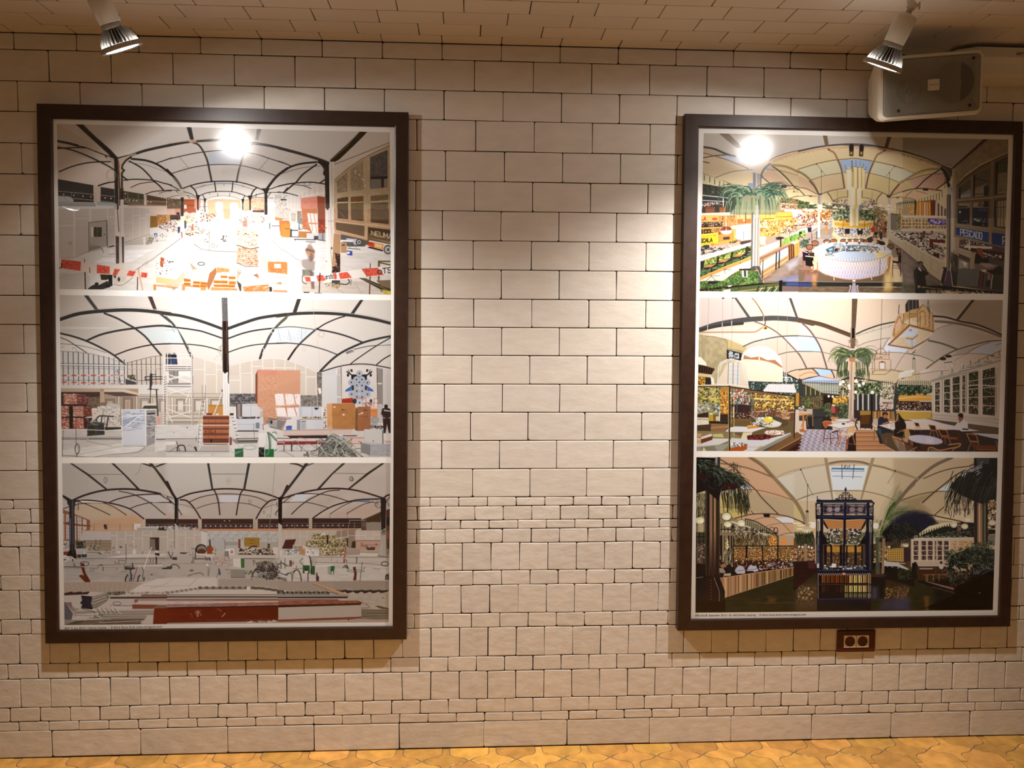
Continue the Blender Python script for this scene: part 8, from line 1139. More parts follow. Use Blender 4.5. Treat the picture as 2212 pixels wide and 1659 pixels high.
 for x,w,c in ((1475,40,"211"),(1510,20,"654"),(1540,34,"a86"),(1575,30,"764"),(1605,20,"221"),(1635,34,"554"),(1670,34,"211")): S([(x,840),(x,1659)],w,c)
 P("276,60 320,44 372,52 370,160 320,190 290,180 240,156 200,128 236,88","111");P("240,80 266,76 250,96","a9acae");P("270,66 318,44 318,60 280,76","666",.8)
 for i in range(120):
  x=950+A.rng.rand()*900;y=420+A.rng.rand()*400;R([(x+80,y-60),(x+30,y+60),(x-20-A.rng.rand()*60,y+200+A.rng.rand()*140)],16,["111","222","110","333","221"][A.rng.randint(5)],w2=4)
 C("180,140 290,150 284,220 190,230",["111","222","111"],60,34,asp=3,ang=1.7,stroke=True);C("240,50 320,40 320,80 236,96",["b4b8ba","8a8e90"],12,22,asp=3,ang=-.5,stroke=True);S("268,174 267,226",20,"211");S("256,208 256,236",16,"211");S("234,209 288,206",8,"432")
 for x,y,rx,ry in ((1330,1220,78,52),(1080,1315,62,55),(1275,1345,64,50),(1765,1280,66,50)): E(x,y,rx,ry,"b5ab84");E(x+5,y+8,rx*.6,ry*.5,"d6d2bc")
 O(1490,1150);P("21,112 600,112 1120,80 1120,288 20,288","111");P("128,200 372,152 640,120 880,140 880,285 112,285","221",soft=9);P("388,190 431,176 540,176 540,280 380,282","432",.8,soft=14);C("384,192 520,192 520,260 384,260",["a96","653","c9bf98"],60,26,asp=.8,a=.45);P("280,230 312,236 304,252 280,252","642",.6,soft=6);S("130,238 270,238 270,250",8,"322");S("190,252 600,253",7,"443",.8);G("20,200 900,152 900,284 20,286",.02,20,4)
 P("22,0 108,0 108,128 22,128","111");P("23,0 56,0 56,112 23,112","443");for_=[S([(x,0),(x,570)],20 if x in (120,170,255) else 8,"111") for x in (120,170,200,225,255)];S("22,16 54,16",18,"111");S("22,32 54,32",10,"111");C("24,40 54,40 54,112 24,112",["9a9088","554","732"],50,16);P("22,120 60,122 60,144 22,148","111");S("22,163 48,160",12,"665");P("21,166 60,164 60,286 21,286","111")
 P("56,0 107,0 106,156 58,156","332")
 for x,w,c in ((330,40,"111"),(385,44,"865"),(420,16,"321"),(455,34,"865"),(495,36,"221"),(525,18,"322")): P([(x-w/2,0),(x+w/2,0),(x+w/2-6,780),(x-w/2-6,780)],c,col2="211",g="80,10 80,152")
 P("108,0 160,0 160,112 108,120","7b6f52");for_=[S([(x,70),(x,560)],w,"111") for x,w in ((565,40),(630,12),(700,26),(750,24),(790,22))];C("128,20 140,20 140,60 128,60",["dc9"],10,20);C("108,76 160,60 160,120 108,120",["111","8a8068","d3c6a0"],60,26,asp=2,ang=1.57,stroke=True)
 P("158,12 378,12 378,120 158,120","542");C("160,12 312,12 312,46 160,46",["111","cabf9a","322","8a7c58"],190,22,asp=2.4,ang=1.5,stroke=True);P("286,16 312,16 312,48 286,48","c84");C("286,12 312,12 312,48 286,48",["eb6","852"],40,18);P("320,12 378,12 378,48 320,48","a59680");P("328,18 348,18 348,46 328,46","c84");P("364,28 376,30 376,47 364,47","c84")
 for y,n in ((270,1),(320,1),(355,1),(385,1),(420,1),(450,1),(490,1)): S([(790,y),(1880,y-6)],7,"c95",.8)
 C("158,50 378,50 378,60 158,62",["efdfae","a85","322"],110,13,asp=.6);C("158,62 378,62 378,104 158,104",["eb7","a52","f6e9c4","321","732","c84"],520,13,asp=.8);for_=[S([(x,240),(x,560)],w,"111") for x,w in ((1020,34),(1305,22),(1580,26),(1885,16),(780,20))];S("158,49 378,48",12,"111");P("158,104 378,100 378,124 158,136","311");C("158,96 378,94 378,120 160,124",["111","632","dc9","321"],190,17)
 E(600,580,40,56,"964");P("112,112 114,106 124,106 126,112 118,112 112,120","211");P("106,128 120,128 128,140 124,160 108,158","8a8070");P("108,144 124,146 120,160 108,158","111");P("126,148 148,146 148,155 124,156","a59c86");P("148,132 160,130 160,154 149,154","111");P("168,124 180,118 192,122 200,136 198,148 170,148 162,138","a6a7ad");E(820,590,42,50,"321");P("204,138 212,122 222,114 234,114 240,124 248,138 230,142","a9abb2");P("202,138 230,138 228,146 200,147","112");E(1150,570,44,30,"321");S("170,138 250,130 320,122",6,"333");C("240,112 380,104 376,124 252,136",["111","643","a5a4a6","321"],110,20);E(1825,580,30,30,"7d8484");P("372,94 392,92 402,104 400,168 386,208 372,204","111");E(1940,470,24,26,"7b6050")
 P("109,164 376,126 374,153 127,233","975",col2="542",g="140,180 370,140")
 rr=A.rng
 for i in range(60):
  t=i/60.;x=555+(1880-555)*(1-(1-t)**1.25);t2=(x-545)/1335.;yt=822-190*t2;yb=(870+1.9*(x-545)*3.4 if x < 640 else 1165-(x-635)*.325);S([(x,yt),(x,min(yb,1165))],4+rr.rand()*(16 if t<.6 else 8),["643","b96","321","864","ca7"][rr.randint(5)],.85)
 S("109,164 250,143 376,125",12,"b85");S("127,233 374,153",10,"875")
 P("66,162 80,157 94,158 109,164 127,212 126,248 60,256 58,210","211");P("90,160 109,166 127,212 126,236 108,248 106,216","111");R("88,162 96,184 106,212 106,246",8,"8a7f7c");for_=[E(385,860+i*56,6,7,"665") for i in range(7)];P("21,250 128,246 128,286 20,287","100")
 G("128,236 372,236 372,284 128,284",.012,20,5)
 O(1715,1150,4.762)
 P("0,12 44,12 44,58 0,60","543");C("0,34 44,34 44,58 0,60",["c85","321","db8","642"],120,8);P("4,4 40,4 38,22 6,24","221");C("2,2 42,2 40,26 4,26",["332","453","111"],80,16,asp=2.6,ang=1.5,stroke=True);P("21,24 27,24 28,80 22,80","875");for_=[E(x,y,11,12,"e6e0c4") for x,y in ((55,148),(90,150),(155,150),(185,160))];P("0,60 44,58 44,84 0,120","211");P("28,60 44,60 44,74 30,74","422",.8);P("10,112 46,108 46,160 6,160","432",.7,soft=10);C("8,114 40,114 40,140 8,140",["cb8","874"],40,16,asp=.8,a=.5)
 P("160,24 248,12 248,84 186,60 160,60","432");P("188,34 226,32 226,60 190,58","a84");for_=[S([(955+i*22,170),(955+i*22,290)],5,"542") for i in range(9)];for_=[S([(940,180+i*24),(1130,178+i*24)],4,"652") for i in range(5)];P("226,32 240,32 240,60 226,60","322");C("166,36 192,30 192,60 166,60",["875","321","cb8"],60,10);P("240,12 248,12 248,68 240,68","654");P("220,21 236,22 235,30 220,30","c9bf9c");C("192,6 248,8 248,26 196,32",["111","332","443"],80,16,asp=2,stroke=True);E(980,150,12,12,"dc9");E(930,140,12,12,"dc9");P("182,12 188,12 186,84 180,86","7b6648");P("185,60 212,62 236,75 236,78 212,70 186,69","a5a296");for_=[S([(x,305),(x+3,390)],7,"a5a296") for x in (930,960,1010,1070)];S("186,60 228,64",8,"a5a296");P("186,70 248,80 248,112 220,104 186,96","111");C("214,74 248,78 248,96 216,96",["221","342"],60,14,asp=2,stroke=True)
 P("186,96 236,112 240,144 186,148","321",.8,soft=10);C("188,112 236,112 234,138 188,138",["ca7","763"],40,16,asp=.8,a=.5);P("180,138 240,136 238,160 176,160","334",.7,soft=10)
 P("169,10 176,10 177,88 168,86","443");P("174,20 180,18 178,60 174,60","8a8f5c",.4);P("155,89 189,88 187,112 179,124 160,112","111");E(865,445,85,14,"322");P("159,110 175,110 175,141 158,141","222");P("162,114 170,114 170,136 162,136","334");P("176,118 186,120 186,136 176,136","111")
 N="112"
 P("60,0 147,0 147,80 60,80","432");C("68,28 140,28 140,64 68,64",["c84","864","dc9","222","555"],170,9,asp=.7);P("69,29 141,29 140,41 69,41","b83",.8);P("60,0 147,0 132,26 77,26","664");P("128,25 148,2 148,12 136,22","7d8a58",.8);C("78,2 128,2 128,24 78,24",["dc9","111","864"],60,10);S("77,26 132,26",6,"b96");P("60,4 77,26 77,30 60,14","111");P("147,4 132,26 132,30 147,16","111")
 for x,w in ((325,26),(385,20),(485,26),(545,16),(635,24),(700,14)): S([(x,140),(x,330)],w,"111")
 S("48,0 48,80",24,"111");P("46,10 52,10 52,72 46,72","444");S("56,0 56,79",40,N);S("103,0 103,80",26,N);S("151,0 151,80",40,N);P("155,0 160,0 160,76 155,76","333");S("162,0 161,78",18,"111");S("46,10 52,10",6,"111");S("46,40 52,40",6,"111");P("60,71 148,71 148,79 60,79","344");C("62,68 148,69 148,77 62,77",["c6c8d0","112","6b7080"],60,12,asp=1.6,ang=0);P("78,64 87,64 87,72 78,72","d9d8d2");P("48,64 52,64 52,73 48,73","bcbcb8");S("82,74 99,74",18,"111");P("45,77 162,77 160,82 47,82","112");S("48,78 160,78",4,"345")
 P("48,82 156,82 158,142 48,142","100")
 for i in range(11):
  x=285+i*47;w=38;c=["742","631","631","731","531","531","b95","ba6","ba6","a85","863"][i];P([(x,440),(x+w,440),(x+w,520),(x,520)],c);c2=["321","211","111","211","321","874","ba6","bb6","ba6","ba6","653"][i];P([(x,545),(x+w,545),(x+w,615),(x,615)],c2);P([(x,625),(x+w,625),(x+w,670),(x,670)],"111" if i<5 else "664")
 for i in range(23): x=262+i*23.5;S([(x,415),(x,680)],6,"111");S([(x-11,440),(x,420),(x+11,440)],4,"c9c0b0",.8);E(x+6,525,6,4,"b9b0a0",.6);E(x+6,618,5,6,"111")
 S("50,105 155,105",12,"111");S("50,107 155,107",4,"8a8070",.5);S("50,124 155,124",10,"111");E(515,425,16,12,"c86");S("50,84 50,138",5,"8a8a92");S("154,84 155,138",5,"8a8a92");P("48,136 158,136 160,142 48,143","112");S("50,137 157,136",4,"445");P("48,142 158,142 158,160 48,161","111")
 O(1715,975);P("80,176 88,172 100,174 278,174 290,186 288,192 284,186 108,186 84,190","112");S("88,183 280,183",11,"456");P("82,192 106,188 184,188 260,188 286,196 286,244 180,246 82,240","112",.0)
 P("106,190 179,190 180,226 106,226","7b6a68");P("189,190 260,190 260,226 189,226","7b6a68");P("124,200 164,198 170,212 128,222","9a8f8c",.6);S("80,188 81,240",30,"112");S("100,188 101,240",50,"112");S("184,188 184,240",46,"112");S("266,188 266,240",54,"112");S("284,188 283,246",20,"112");S("106,190 262,190",12,"122");P("82,228 286,230 286,246 240,243 180,246 100,242 82,243","112");S("88,235 280,236",9,"346")
 for cx in (710,1118):
  for dx in (-75,75): E(cx+dx,1045,66,52,"112",w=13)
  E(cx,975,20,24,"112",w=11);E(cx,1115,18,22,"112",w=11);E(cx,1005,24,16,"112");E(cx,1085,20,14,"112")
  for sx in (-1,1): C([(cx+sx*120,970),(cx+sx*180,970),(cx+sx*180,1120),(cx+sx*120,1120)],["112"],36,20,asp=1.8,stroke=True)
 C("82,192 96,192 96,226 82,226",["112","b5a88a"],40,20,stroke=True);C("271,192 284,192 284,226 271,226",["112"],36,20,stroke=True);S("84,162 85,176",14,"112");S("186,136 186,176",16,"112");P("186,127 190,138 187,143 184,143 181,138","112")
 for sx in (-1,1):
  for dx,dy,r in ((45,770,22),(90,810,26),(60,830,18),(130,850,16),(170,860,14),(30,850,20)): E(930+sx*dx,dy,r,r,"112",w=13)
 S("178,148 195,148",10,"112");S("150,174 224,174",16,"112")
 P("106,244 180,248 258,244 240,278 124,278","a74");for_=[S([(570+i*8,1260+i*30),(1260-i*10,1260+i*30)],4,"752",.6) for i in range(4)];P("106,244 124,276 120,280 106,260","211");P("258,244 240,278 246,280 258,260","211");P("120,279 242,279 240,300 124,300","b9b5a5");C("120,279 242,279 242,302 120,302",["111","322"],90,18,asp=1.6);P("124,300 240,300 240,332 112,332","443");C("120,300 240,300 240,332 120,332",["111","8a8478","c9c3a8"],90,22,asp=.7);P("166,286 194,286 196,312 168,314","753",.8);R("156,312 180,316 196,310",12,"a84");S("100,244 100,332",54,N);S("182,240 182,332",44,N);S("264,244 265,332",54,N);S("82,242 81,332",20,"112");S("88,252 88,332",26,"665",.8);S("282,246 281,332",20,"112");S("275,252 275,332",26,"554",.7);P("104,310 128,332 104,332","111");P("260,308 234,332 260,332","111");S("79,308 94,306",10,"112")
 O(1930,1150,4.762);P("36,14 164,10 164,72 36,71","a8997f");S("38,15 164,12",8,"b9aa90")
 for i,x in enumerate((208,290,356,425,455,520,600,670,720,760)):
  for j in range(4): P([(x,90+j*50),(x+(46 if x not in (425,) else 12),90+j*50),(x+(46 if x not in (425,) else 12),140+j*50-8),(x,140+j*50-8)],"322" if x<590 else "a85");C([(x,94+j*50),(x+46,94+j*50),(x+46,130+j*50),(x,130+j*50)],["d9cdb0","211","974" if j==3 else "633"],9,7,asp=.6)
 for x in (195,270,340,410,505,575): S([(x,80),(x,300)],6,"bfb298")
 P("36,60 120,60 120,72 36,71","a3937c");P("38,64 46,60 52,72 52,96 38,94","111");P("46,70 108,70 112,96 50,98","321");P("53,73 82,73 80,76 54,76","8a8078");P("60,86 112,85 112,88 62,88","643");for_=[S([(x,440),(x,500)],4,"a85") for x in (335,350,410,470)];C("80,72 112,74 112,96 80,96",["633","111","865"],40,10,stroke=True);P("93,66 100,64 103,72 100,76 94,74","a5a29c");E(490,310,14,16,"321");P("66,100 124,114 124,118 70,104","7b5a48");P("50,98 70,102 126,120 126,128 50,102","111");S("80,112 124,124",5,"544");P("116,48 164,28 208,36 206,72 164,84 120,104 112,84","111");C("106,38 180,24 208,36 208,72 164,84 112,104 108,76",["121","332","454","110","6b7362"],330,20,asp=1.8,stroke=True);C("112,80 160,76 156,112 120,112",["322","110","654","222"],70,16,asp=2,stroke=True);C("120,72 164,66 164,76 128,80",["8a8f88","a74"],10,14,asp=2)
 P("128,112 206,76 205,160 100,160 60,156 128,128","000");P("168,80 180,78 176,86 164,86","444");S("182,86 206,74",12,"333");P("8,112 30,112 28,140 12,140","543",.5,soft=8);P("0,136 32,136 30,160 0,160","334",.7,soft=8);P("64,132 72,132 72,160 66,160","852",.6,soft=6);E(885,622,14,6,"544")
 O(1930,1150,8.296);P("291,-4 338,-4 336,50 290,50","543")
 for x,w,c in ((1475,40,"211"),(1510,20,"654"),(1540,34,"a86"),(1575,30,"764"),(1605,20,"221"),(1635,34,"554"),(1670,34,"211")): S([(x,-20),(x,200)],w,c)
 C("280,36 360,30 364,66 280,66",["121","332","454"],60,34,asp=2,stroke=True)
 return A.out(['d6d5cc','a9a294','a39c8c','b5ae9e'],level=.66)

# == framed posters
def quad_grid(c, W, H, y):
    """grid of points over a quad TL TR BR BL given as (x, z)"""
    u = (np.arange(W)/(W-1))[None, :, None]; v = (np.arange(H)/(H-1))[:, None, None]; c = [np.array(p) for p in c]
    p = (c[0]*(1-u)+c[1]*u)*(1-v)+(c[3]*(1-u)+c[2]*u)*v
    return np.stack([p[..., 0], np.full((H, W), y), p[..., 1]], -1).reshape(-1, 3).astype(np.float32)
def photograph(pic, c, parent):
    H, W = pic.shape[:2]; me = bpy.data.meshes.new('photograph'); nf = (W-1)*(H-1)
    me.vertices.add(W*H); me.vertices.foreach_set('co', quad_grid(c, W, H, -.0205).ravel())
    i = (np.arange(H-1)[:, None]*W+np.arange(W-1)[None]).ravel(); q = np.stack([i+W, i+W+1, i+1, i], -1).astype(np.int32)
    me.loops.add(nf*4); me.loops.foreach_set('vertex_index', q.ravel())
    me.polygons.add(nf); me.polygons.foreach_set('loop_start', np.arange(nf, dtype=np.int32)*4)
    me.update(); me.materials.append(M_print)
    color_attr(me, np.concatenate([pic, np.ones((H, W, 1), np.float32)], -1))
    o = bpy.data.objects.new('photograph', me); COL.objects.link(o); o.parent = parent; return o
def poster(name, label, outer, inner, pics, cap, capx):
    root = empty('framed_poster'); tag(root, label, 'framed poster', 'framed photo posters on the tiled wall')
    O = [Vector((x, 0, z)) for x, z in outer]; I = [Vector((x, 0, z)) for x, z in inner]
    for k in range(4):
        a, b, c, d = O[k], O[(k+1) % 4], I[(k+1) % 4], I[k]; bm = bmesh.new(); R = []
        along = (b-a).normalized(); inw = ((c+d)/2-(a+b)/2).normalized()
        prof = [(0, -.0006), (0, -.0285), (.0015, -.031), (.9, -.031), (1, -.029), (1, -.0185)]
        for pa, pb, s in ((a, d, 1), (b, c, -1)):
            R.append([bm.verts.new(pa.lerp(pb, t if t != .0015 else .035)+along*s*.00015+Vector((0, y, 0))) for t, y in prof])
        n = len(prof)
        for i in range(n): bm.faces.new((R[0][i], R[0][(i+1) % n], R[1][(i+1) % n], R[1][i]))
        bm.faces.new(R[0][::-1]); bm.faces.new(R[1]); bmesh.ops.recalc_face_normals(bm, faces=bm.faces)
        link('frame_side', bm, M_frame, root)
    ex = [Vector((x, 0, z)) for x, z in inner]; ctr = sum(ex, Vector())/4
    def slab(name, grow, y0, y1, m, par):
        p = [v+(v-ctr).normalized()*grow for v in ex]
        V = [(v.x, y, v.z) for y in (y0, y1) for v in p]
        return link(name, (V, [], [(0, 1, 2, 3), (7, 6, 5, 4), (0, 4, 5, 1), (1, 5, 6, 2), (2, 6, 7, 3), (3, 7, 4, 0)]), m, par)
    sheet = slab('print_sheet', .004, -.0185, -.0202, M_paper, root)
    slab('glass_pane', -.0004, -.0235, -.0255, M_glass, root)
    for fn, c in pics: photograph(fn(), c, sheet)
    (xa, za), (xb, zb) = capx
    cu = bpy.data.curves.new('caption', 'FONT'); cu.body = cap; cu.size = .0092; cu.extrude = .00005; cu.space_character = 1.06
    t = bpy.data.objects.new('caption_tmp', cu); COL.objects.link(t); bpy.context.view_layer.update()
    me = bpy.data.meshes.new_from_object(t.evaluated_get(bpy.context.evaluated_depsgraph_get())); COL.objects.unlink(t); bpy.data.objects.remove(t)
    w = max(v.co.x for v in me.vertices); k = (xb-xa)/w
    for v in me.vertices: v.co = Vector((xa+v.co.x*k, -.0207-v.co.z, za+(zb-za)*v.co.x/w+v.co.y))
    me.materials.clear(); me.materials.append(M_ink)
    o = bpy.data.objects.new('caption', me); COL.objects.link(o); o.parent = sheet
    return root
poster('framed_poster', 'dark wood framed poster of three building site photos under a white vault, captioned ACT 3',
    [(-1.4113, 2.2217), (-.2047, 2.2183), (-.2163, .4119), (-1.4408, .417)], [(-1.3642, 2.1749), (-.2502, 2.1703), (-.2641, .4585), (-1.3956, .4625)],
    [(picture_building_site_hall, [(-1.3527, 2.1597), (-.268, 2.153), (-.2666, 1.6109), (-1.3607, 1.6206)]),
     (picture_site_brick_chimney, [(-1.3613, 1.6007), (-.2667, 1.5916), (-.269, 1.0538), (-1.3707, 1.0571)]),
     (picture_site_red_girder, [(-1.3704, 1.0356), (-.2705, 1.0328), (-.2792, .4725), (-1.3794, .4785)])],
    'ACT 3: July 2014 > Interior finishes  /  \u00a9 Adri\u00e0 Goula Sard\u00e0 (www.adriagoula.com)', [(-1.3795, .4640), (-1.0536, .4655)])
poster('framed_poster', 'dark wood framed poster of three restaurant interior photos with a round bar, captioned EPILOGUE',
    [(.7335, 2.2329), (1.9311, 2.2304), (1.9713, .4252), (.743, .4286)], [(.7824, 2.1872), (1.9044, 2.1859), (1.9275, .4655), (.7904, .4685)],
    [(picture_restaurant_round_bar, [(.8025, 2.171), (1.8878, 2.1701), (1.8938, 1.631), (.7995, 1.6312)]),
     (picture_restaurant_pastry_case, [(.7999, 1.6106), (1.8936, 1.6095), (1.9003, 1.0667), (.8008, 1.0726)]),
     (picture_restaurant_evening_kiosk, [(.8006, 1.0504), (1.9008, 1.0441), (1.9086, .485), (.8087, .4908)])],
    'EPILOGUE: September 2014 > EL NACIONAL Opening  /  \u00a9 Adri\u00e0 Goula Sard\u00e0 (www.adriagoula.com)', [(.8085, .4775), (1.2124, .4755)])

# == ceiling spotlights
def spotlight(label, pos, d, stem, lit=True, power=1.0):
    """reflector lamp hanging by a jointed stem; origin at the ceiling plate, built along the aim"""
    root = empty('spotlight', (stem[0], stem[1], 2.452)); tag(root, label, 'spotlight', 'spotlights hanging from the tiled ceiling')
    d = Vector(d).normalized(); Q = (-d).to_track_quat('Z', 'Y').to_matrix().to_4x4(); T = Matrix.Translation(Vector(pos)) @ Q
    def put(name, data, m, par=root, smooth=True, M=T):
        o = link(name, data, m, None, smooth); o.data.transform(M); off = root.location; o.data.transform(Matrix.Translation(-off)); o.parent = par; return o
    body = put('heat_sink', lathe([(.030, .012), (.040, .014), (.030, .030), (.0245, .052), (.0245, .062)], 40), M_dark)
    bm = bmesh.new()
    for i in range(26):
        a = 2*PI*i/26; R = Matrix.Rotation(a, 4, 'Z')
        v = [bm.verts.new(R @ Vector((x, s*.0007, z))) for s in (-1, 1) for x, z in ((.028, .010), (.050, .010), (.0475, .022), (.040, .037), (.0315, .050), (.0245, .054), (.020, .050))]
        for f in ((0, 1, 2, 3, 4, 5, 6), (13, 12, 11, 10, 9, 8, 7)): bm.faces.new([v[k] for k in f])
        for k in range(7): bm.faces.new((v[k], v[k+7], v[(k+1) % 7+7], v[(k+1) % 7]))
    put('cooling_fins', bm, M_fin, smooth=False)
    put('rim', lathe([(.047, .001), (.0535, -.001), (.0555, .001), (.0555, .008), (.053, .012), (.049, .0125), (.046, .004)], 56), M_fin)
    put('lens', lathe([(.0001, .0005), (.030, .0003), (.0465, .0012), (.0475, .004), (.0001, .0045)], 48), M_lens if lit else M_white)
    put('collar', lathe([(.026, .052), (.0275, .054), (.0275, .061), (.0255, .063), (.0255, .0655)], 40), M_fin)
    put('socket', lathe([(.0262, .0650), (.0275, .067), (.0285, .100), (.0285, .132), (.026, .1395), (.017, .143), (.010, .144)], 44), M_white)
    # stem: lower tube in line with the lamp, knuckle with a wing screw, upper tube to the ceiling
    top = T @ Vector((0, 0, .143)); kn = Vector(pos)-d*(.143+stem[2])
    def tube(a, b, prof, name, m=M_white):
        q = (b-a).to_track_quat('Z', 'Y').to_matrix().to_4x4(); L_ = (b-a).length
        return put(name, lathe([(r, z*L_) for r, z in prof], 24), m, M=Matrix.Translation(a) @ q)
    tube(top-(-d)*.004, kn, [(.0075, 0), (.0075, .62), (.0115, .64), (.0115, .74), (.0085, .78), (.0085, 1)], 'stem')
    ce_ = Vector((stem[0], stem[1], 2.4515))
    tube(kn, ce_, [(.0095, 0), (.0095, .25), (.0085, .27), (.0085, .93), (.024, .94), (.026, 1)], 'stem')
    bm = bmesh.new(); bmesh.ops.create_uvsphere(bm, u_segments=20, v_segments=12, radius=.0125); k = put('knuckle', bm, M_white, M=Matrix.Translation(kn))
    bm = bmesh.new(); bev_box(bm, .008, .020, -.004, .004, -.004, .004, .001); bev_box(bm, .018, .023, -.003, .003, -.011, .011, .002); w_ = put('wing_screw', bm, M_white, par=k, smooth=False, M=Matrix.Translation(kn))
    if lit:
        for nm, e, ang, bl, rad in (('spill', SPILL, 146, .22, .03), ('beam', BEAM, 108, 1, .03)):
            l = bpy.data.lights.new(nm, 'SPOT'); l.energy = e*power; l.spot_size = math.radians(ang); l.spot_blend = bl; l.shadow_soft_size = .012; l.color = (1, .95, .90)
            o = bpy.data.objects.new(nm, l); COL.objects.link(o); o.location = Vector(pos)+d*.006-root.location; o.rotation_euler = d.to_track_quat('-Z', 'Y').to_euler(); o.parent = root
            if nm == 'beam': o.rotation_euler = (d+Vector((.0, -.10, -.25))).to_track_quat('-Z', 'Y').to_euler()
    return root
spotlight('white spotlight with finned lamp tilted right, above the left end of the building site poster', (-.9245, -.525, 2.2316), (.31, .34, -.89), (-1.00, -.56, .012))
spotlight('white spotlight with finned lamp in front of the wall speaker, wing screw on its stem', (1.1625, -.515, 2.238), (-.28, .40, -.90), (1.205, -.545, .022))
spotlight('white spotlight on the ceiling behind the viewer, seen only mirrored in the left poster', (-2.448, -2.36, 2.232), (-.35, -.42, -.85), (-2.40, -2.30, .02), power=.5)

# == wall speaker
sp = empty('wall_speaker', (1.468, -.17, 2.285)); tag(sp, 'cream two-way loudspeaker mounted sideways on the wall above the restaurant poster', 'speaker')
MS = Matrix.Rotation(math.radians(-5.2), 4, 'Y') @ Matrix.Rotation(math.radians(7), 4, 'X') @ Matrix.Rotation(math.radians(-3), 4, 'Z')
def sput(name, data, m, par=sp, smooth=False):
    o = link(name, data, m, None, smooth); o.data.transform(MS); o.parent = par; return o
def rrect(w, h, r, n=6):
    p = []
    for cx, cy, a0 in ((w-r, h-r, 0), (-w+r, h-r, 90), (-w+r, -h+r, 180), (w-r, -h+r, 270)):
        for i in range(n+1): a = math.radians(a0+90*i/n); p.append((cx+r*math.cos(a), cy+r*math.sin(a)))
    return p
def loft(rings):
    V = []; F = []; n = len(rings[0][0])
    for p, y, bow in rings: V += [(x, y-bow*(1-(x/.17)**2), z) for x, z in p]
    for j in range(len(rings)-1):
        for i in range(n): F.append((j*n+i, (j+1)*n+i, (j+1)*n+(i+1) % n, j*n+(i+1) % n))
    F.append(tuple(range(n))); F.append(tuple((len(rings)-1)*n+i for i in range(n-1, -1, -1)))
    return (V, [], F)
W_, H_ = .166, .098
sh = sput('cabinet', loft([(rrect(.105, .055, .02), .115, 0), (rrect(.125, .07, .025), .085, 0), (rrect(.158, .092, .022), -.02, 0), (rrect(W_, H_, .020), -.065, .004), (rrect(W_, H_, .020), -.075, .006), (rrect(W_-.004, H_-.004, .018), -.082, .008), (rrect(W_-.011, H_-.011, .014), -.083, .008), (rrect(W_-.012, H_-.012, .013), -.078, .008)]), M_spk, smooth=False)
gr = sput('grille', loft([(rrect(W_-.0135, H_-.0135, .012), -.076, .008), (rrect(W_-.0135, H_-.0135, .012), -.0805, .009), (rrect(W_-.016, H_-.016, .010), -.082, .010)]), M_grille)
def disc_on(name, cx, cz, r, m, y=-.0925, t=.0008, par=gr, n=40):
    V = [(cx+r*math.cos(2*PI*i/n), y+q*t+.009*((cx/.17)**2), cz+r*math.sin(2*PI*i/n)) for q in (0, 1) for i in range(n)]
    return sput(name, (V, [], [tuple(range(n-1, -1, -1)), tuple(range(n, 2*n))]+[(i, (i+1) % n, n+(i+1) % n, n+i) for i in range(n)]), m, par)
M_dotA = mat('driver_dark', (.10, .085, .07), .7); M_dotB = mat('tweeter_dark', (.17, .15, .12), .7)  # darker tones of the driver discs set on the grille
disc_on('woofer', .068, .004, .062, M_dotA, y=-.0920)
disc_on('tweeter', -.072, -.012, .040, M_dotB, y=-.0922); disc_on('tweeter', -.072, -.012, .014, M_dotA, y=-.0925)
bm = bmesh.new()      # perforated face: fine mesh of wires over the drivers
for i in range(-41, 42):
    for s in (1, -1):
        a = i*.004; x0, x1 = a-.08*s*.6, a+.08*s*.6
        pts = [Vector((max(-.148, min(.148, x0+(x1-x0)*t)), 0, -.08+.16*t)) for t in (0, .5, 1)]
        if abs(x0+(x1-x0)*.5) > .14: continue
        for p, q in zip(pts, pts[1:]):
            f = [bm.verts.new((v.x+o_, -.0931+.009*(v.x/.17)**2, v.z)) for v, o_ in ((p, -.0007), (p, .0007), (q, .0007), (q, -.0007))]; bm.faces.new(f)
sput('grille_mesh', bm, M_grille, gr)
for x, z in ((-.115, .064), (.128, .072), (-.108, -.070), (.120, -.070)): disc_on('screw', x, z, .0048, M_dark, y=-.0945)
bm = bmesh.new(); bev_box(bm, -.018, .018, -.098, -.092, -.017, .017, .0015); bd = sput('badge', bm, M_spk, gr)
bm = bmesh.new()
for i in range(6): bev_box(bm, -.013+i*.0046, -.0115+i*.0046, -.0985, -.0978, -.003, .003)
sput('badge_mark', bm, M_grille, bd)
bm = bmesh.new(); bev_box(bm, -.02, .02, .10, .166, -.02, .02, .003); bev_box(bm, -.05, .05, .155, .1665, -.04, .04, .003); br = link('bracket', bm, M_spk, sp)

# == white box in the ceiling corner
eb = empty('emergency_box', (1.66, -.05, 2.40)); tag(eb, 'long cream junction casing fixed in the corner of wall and ceiling right of the speaker', 'junction box')
V = []; 
pr = [(-.049, -.045), (.0495, -.045), (.0495, .046), (-.075, .046), (-.09, .04), (-.09, .008), (-.078, -.010), (-.07, -.04)]
for x, k in ((-.02, .75), (.03, 1), (.80, 1)): V += [(x, y*k+(1-k)*.0495, z*k+(1-k)*.0455) for y, z in pr]
n = len(pr); F = [tuple(range(n-1, -1, -1)), tuple(range(2*n, 3*n))]+[(j*n+i, j*n+(i+1) % n, (j+1)*n+(i+1) % n, (j+1)*n+i) for j in (0, 1) for i in range(n)]
cs = link('casing', (V, [], F), M_white, eb); 
cu = bpy.data.curves.new('mark', 'FONT'); cu.body = 'aero'; cu.size = .02; cu.extrude = .0003; cu.shear = .4
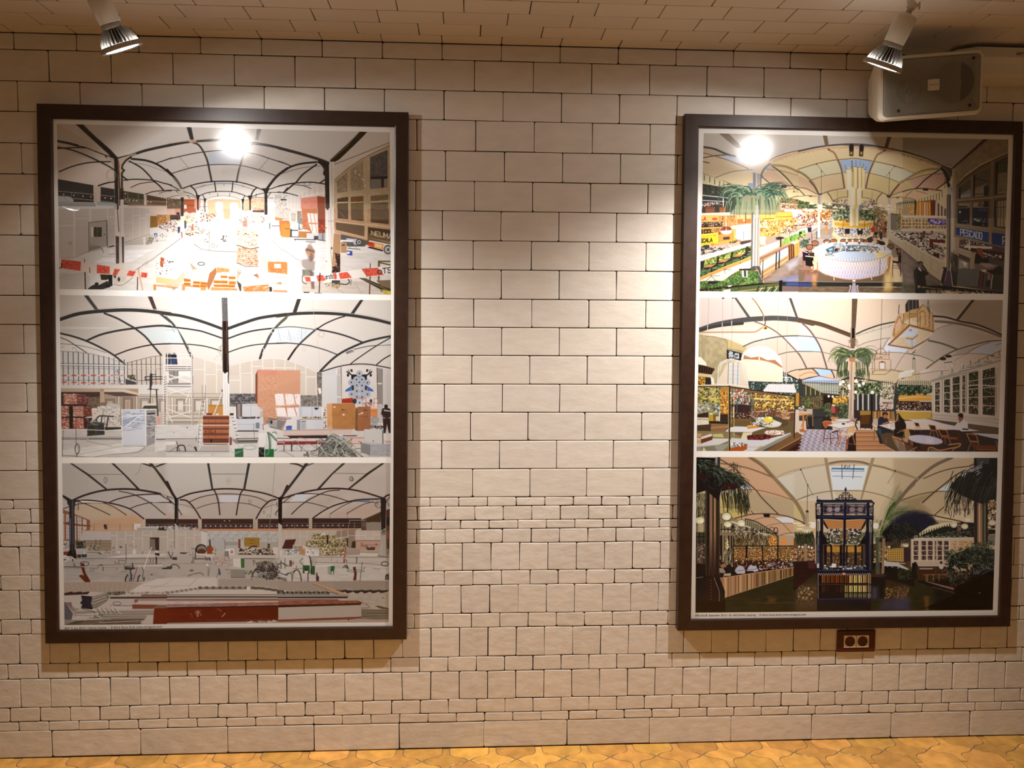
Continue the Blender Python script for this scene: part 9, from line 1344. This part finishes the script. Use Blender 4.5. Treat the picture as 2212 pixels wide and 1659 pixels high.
t = bpy.data.objects.new('mark', cu); COL.objects.link(t); bpy.context.view_layer.update(); me = bpy.data.meshes.new_from_object(t.evaluated_get(bpy.context.evaluated_depsgraph_get())); bpy.data.objects.remove(t)
me.transform(Matrix.Translation((.155, -.0905, .016)) @ Matrix.Rotation(PI/2, 4, 'X')); me.materials.clear(); me.materials.append(M_ink)
o = bpy.data.objects.new('mark', me); COL.objects.link(o); o.parent = cs
link('screw', lathe([(.0001, -.0915), (.003, -.0915), (.003, -.089), (.0001, -.089)], 12, 'Y'), M_dark, cs).location = (.19, 0, .033)

# == double socket
ot = empty('wall_socket', (1.4085, 0, .3715)); tag(ot, 'double power socket in a dark red plate under the restaurant poster', 'power socket')
bm = bmesh.new(); bev_box(bm, -.0715, .0715, -.0085, -.0002, -.0405, .0405, .003, 3); pl = link('cover_plate', bm, M_maroon, ot)
for s in (-1, 1):
    x = s*.0236-.001
    bm = bmesh.new(); sq = rrect(.0228, .0224, .001, 1); n = len(sq); c = [(.0192*math.cos(2*PI*i/32), .0192*math.sin(2*PI*i/32)) for i in range(32)]
    vo = [bm.verts.new((x+a, -.0105, b)) for a, b in sq]; vb = [bm.verts.new((x+a, -.004, b)) for a, b in sq]
    for i in range(n): bm.faces.new((vo[i], vo[(i+1) % n], vb[(i+1) % n], vb[i]))
    vc = [bm.verts.new((x+a, -.0105, b)) for a, b in c]; vd = [bm.verts.new((x+a*.97, -.0015, b*.97)) for a, b in c]
    e = [bm.edges.new((vo[i], vo[(i+1) % n])) if not bm.edges.get((vo[i], vo[(i+1) % n])) else bm.edges.get((vo[i], vo[(i+1) % n])) for i in range(n)]
    for i in range(32): bm.faces.new((vc[i], vc[(i+1) % 32], vd[(i+1) % 32], vd[i])); e.append(bm.edges.get((vc[i], vc[(i+1) % 32])))
    bm.faces.new(vd); bmesh.ops.triangle_fill(bm, use_beauty=True, edges=e); bmesh.ops.recalc_face_normals(bm, faces=bm.faces)
    md = link('socket_insert', bm, M_cream, ot)
    for dx in (-.0095, .0095):
        link('pin_hole', lathe([(.0001, -.0019), (.0028, -.0019), (.0028, -.0013), (.0001, -.0013)], 16, 'Y'), M_dark, md).location = (x+dx*.8, 0, .004)
    bm = bmesh.new()
    bm.free()
    for z in (-.0165, .0165):
        bm = bmesh.new(); bev_box(bm, x-.003, x+.003, -.0075, -.0015, z-.0018, z+.0018, .0005); link('earth_clip', bm, M_steel, md)
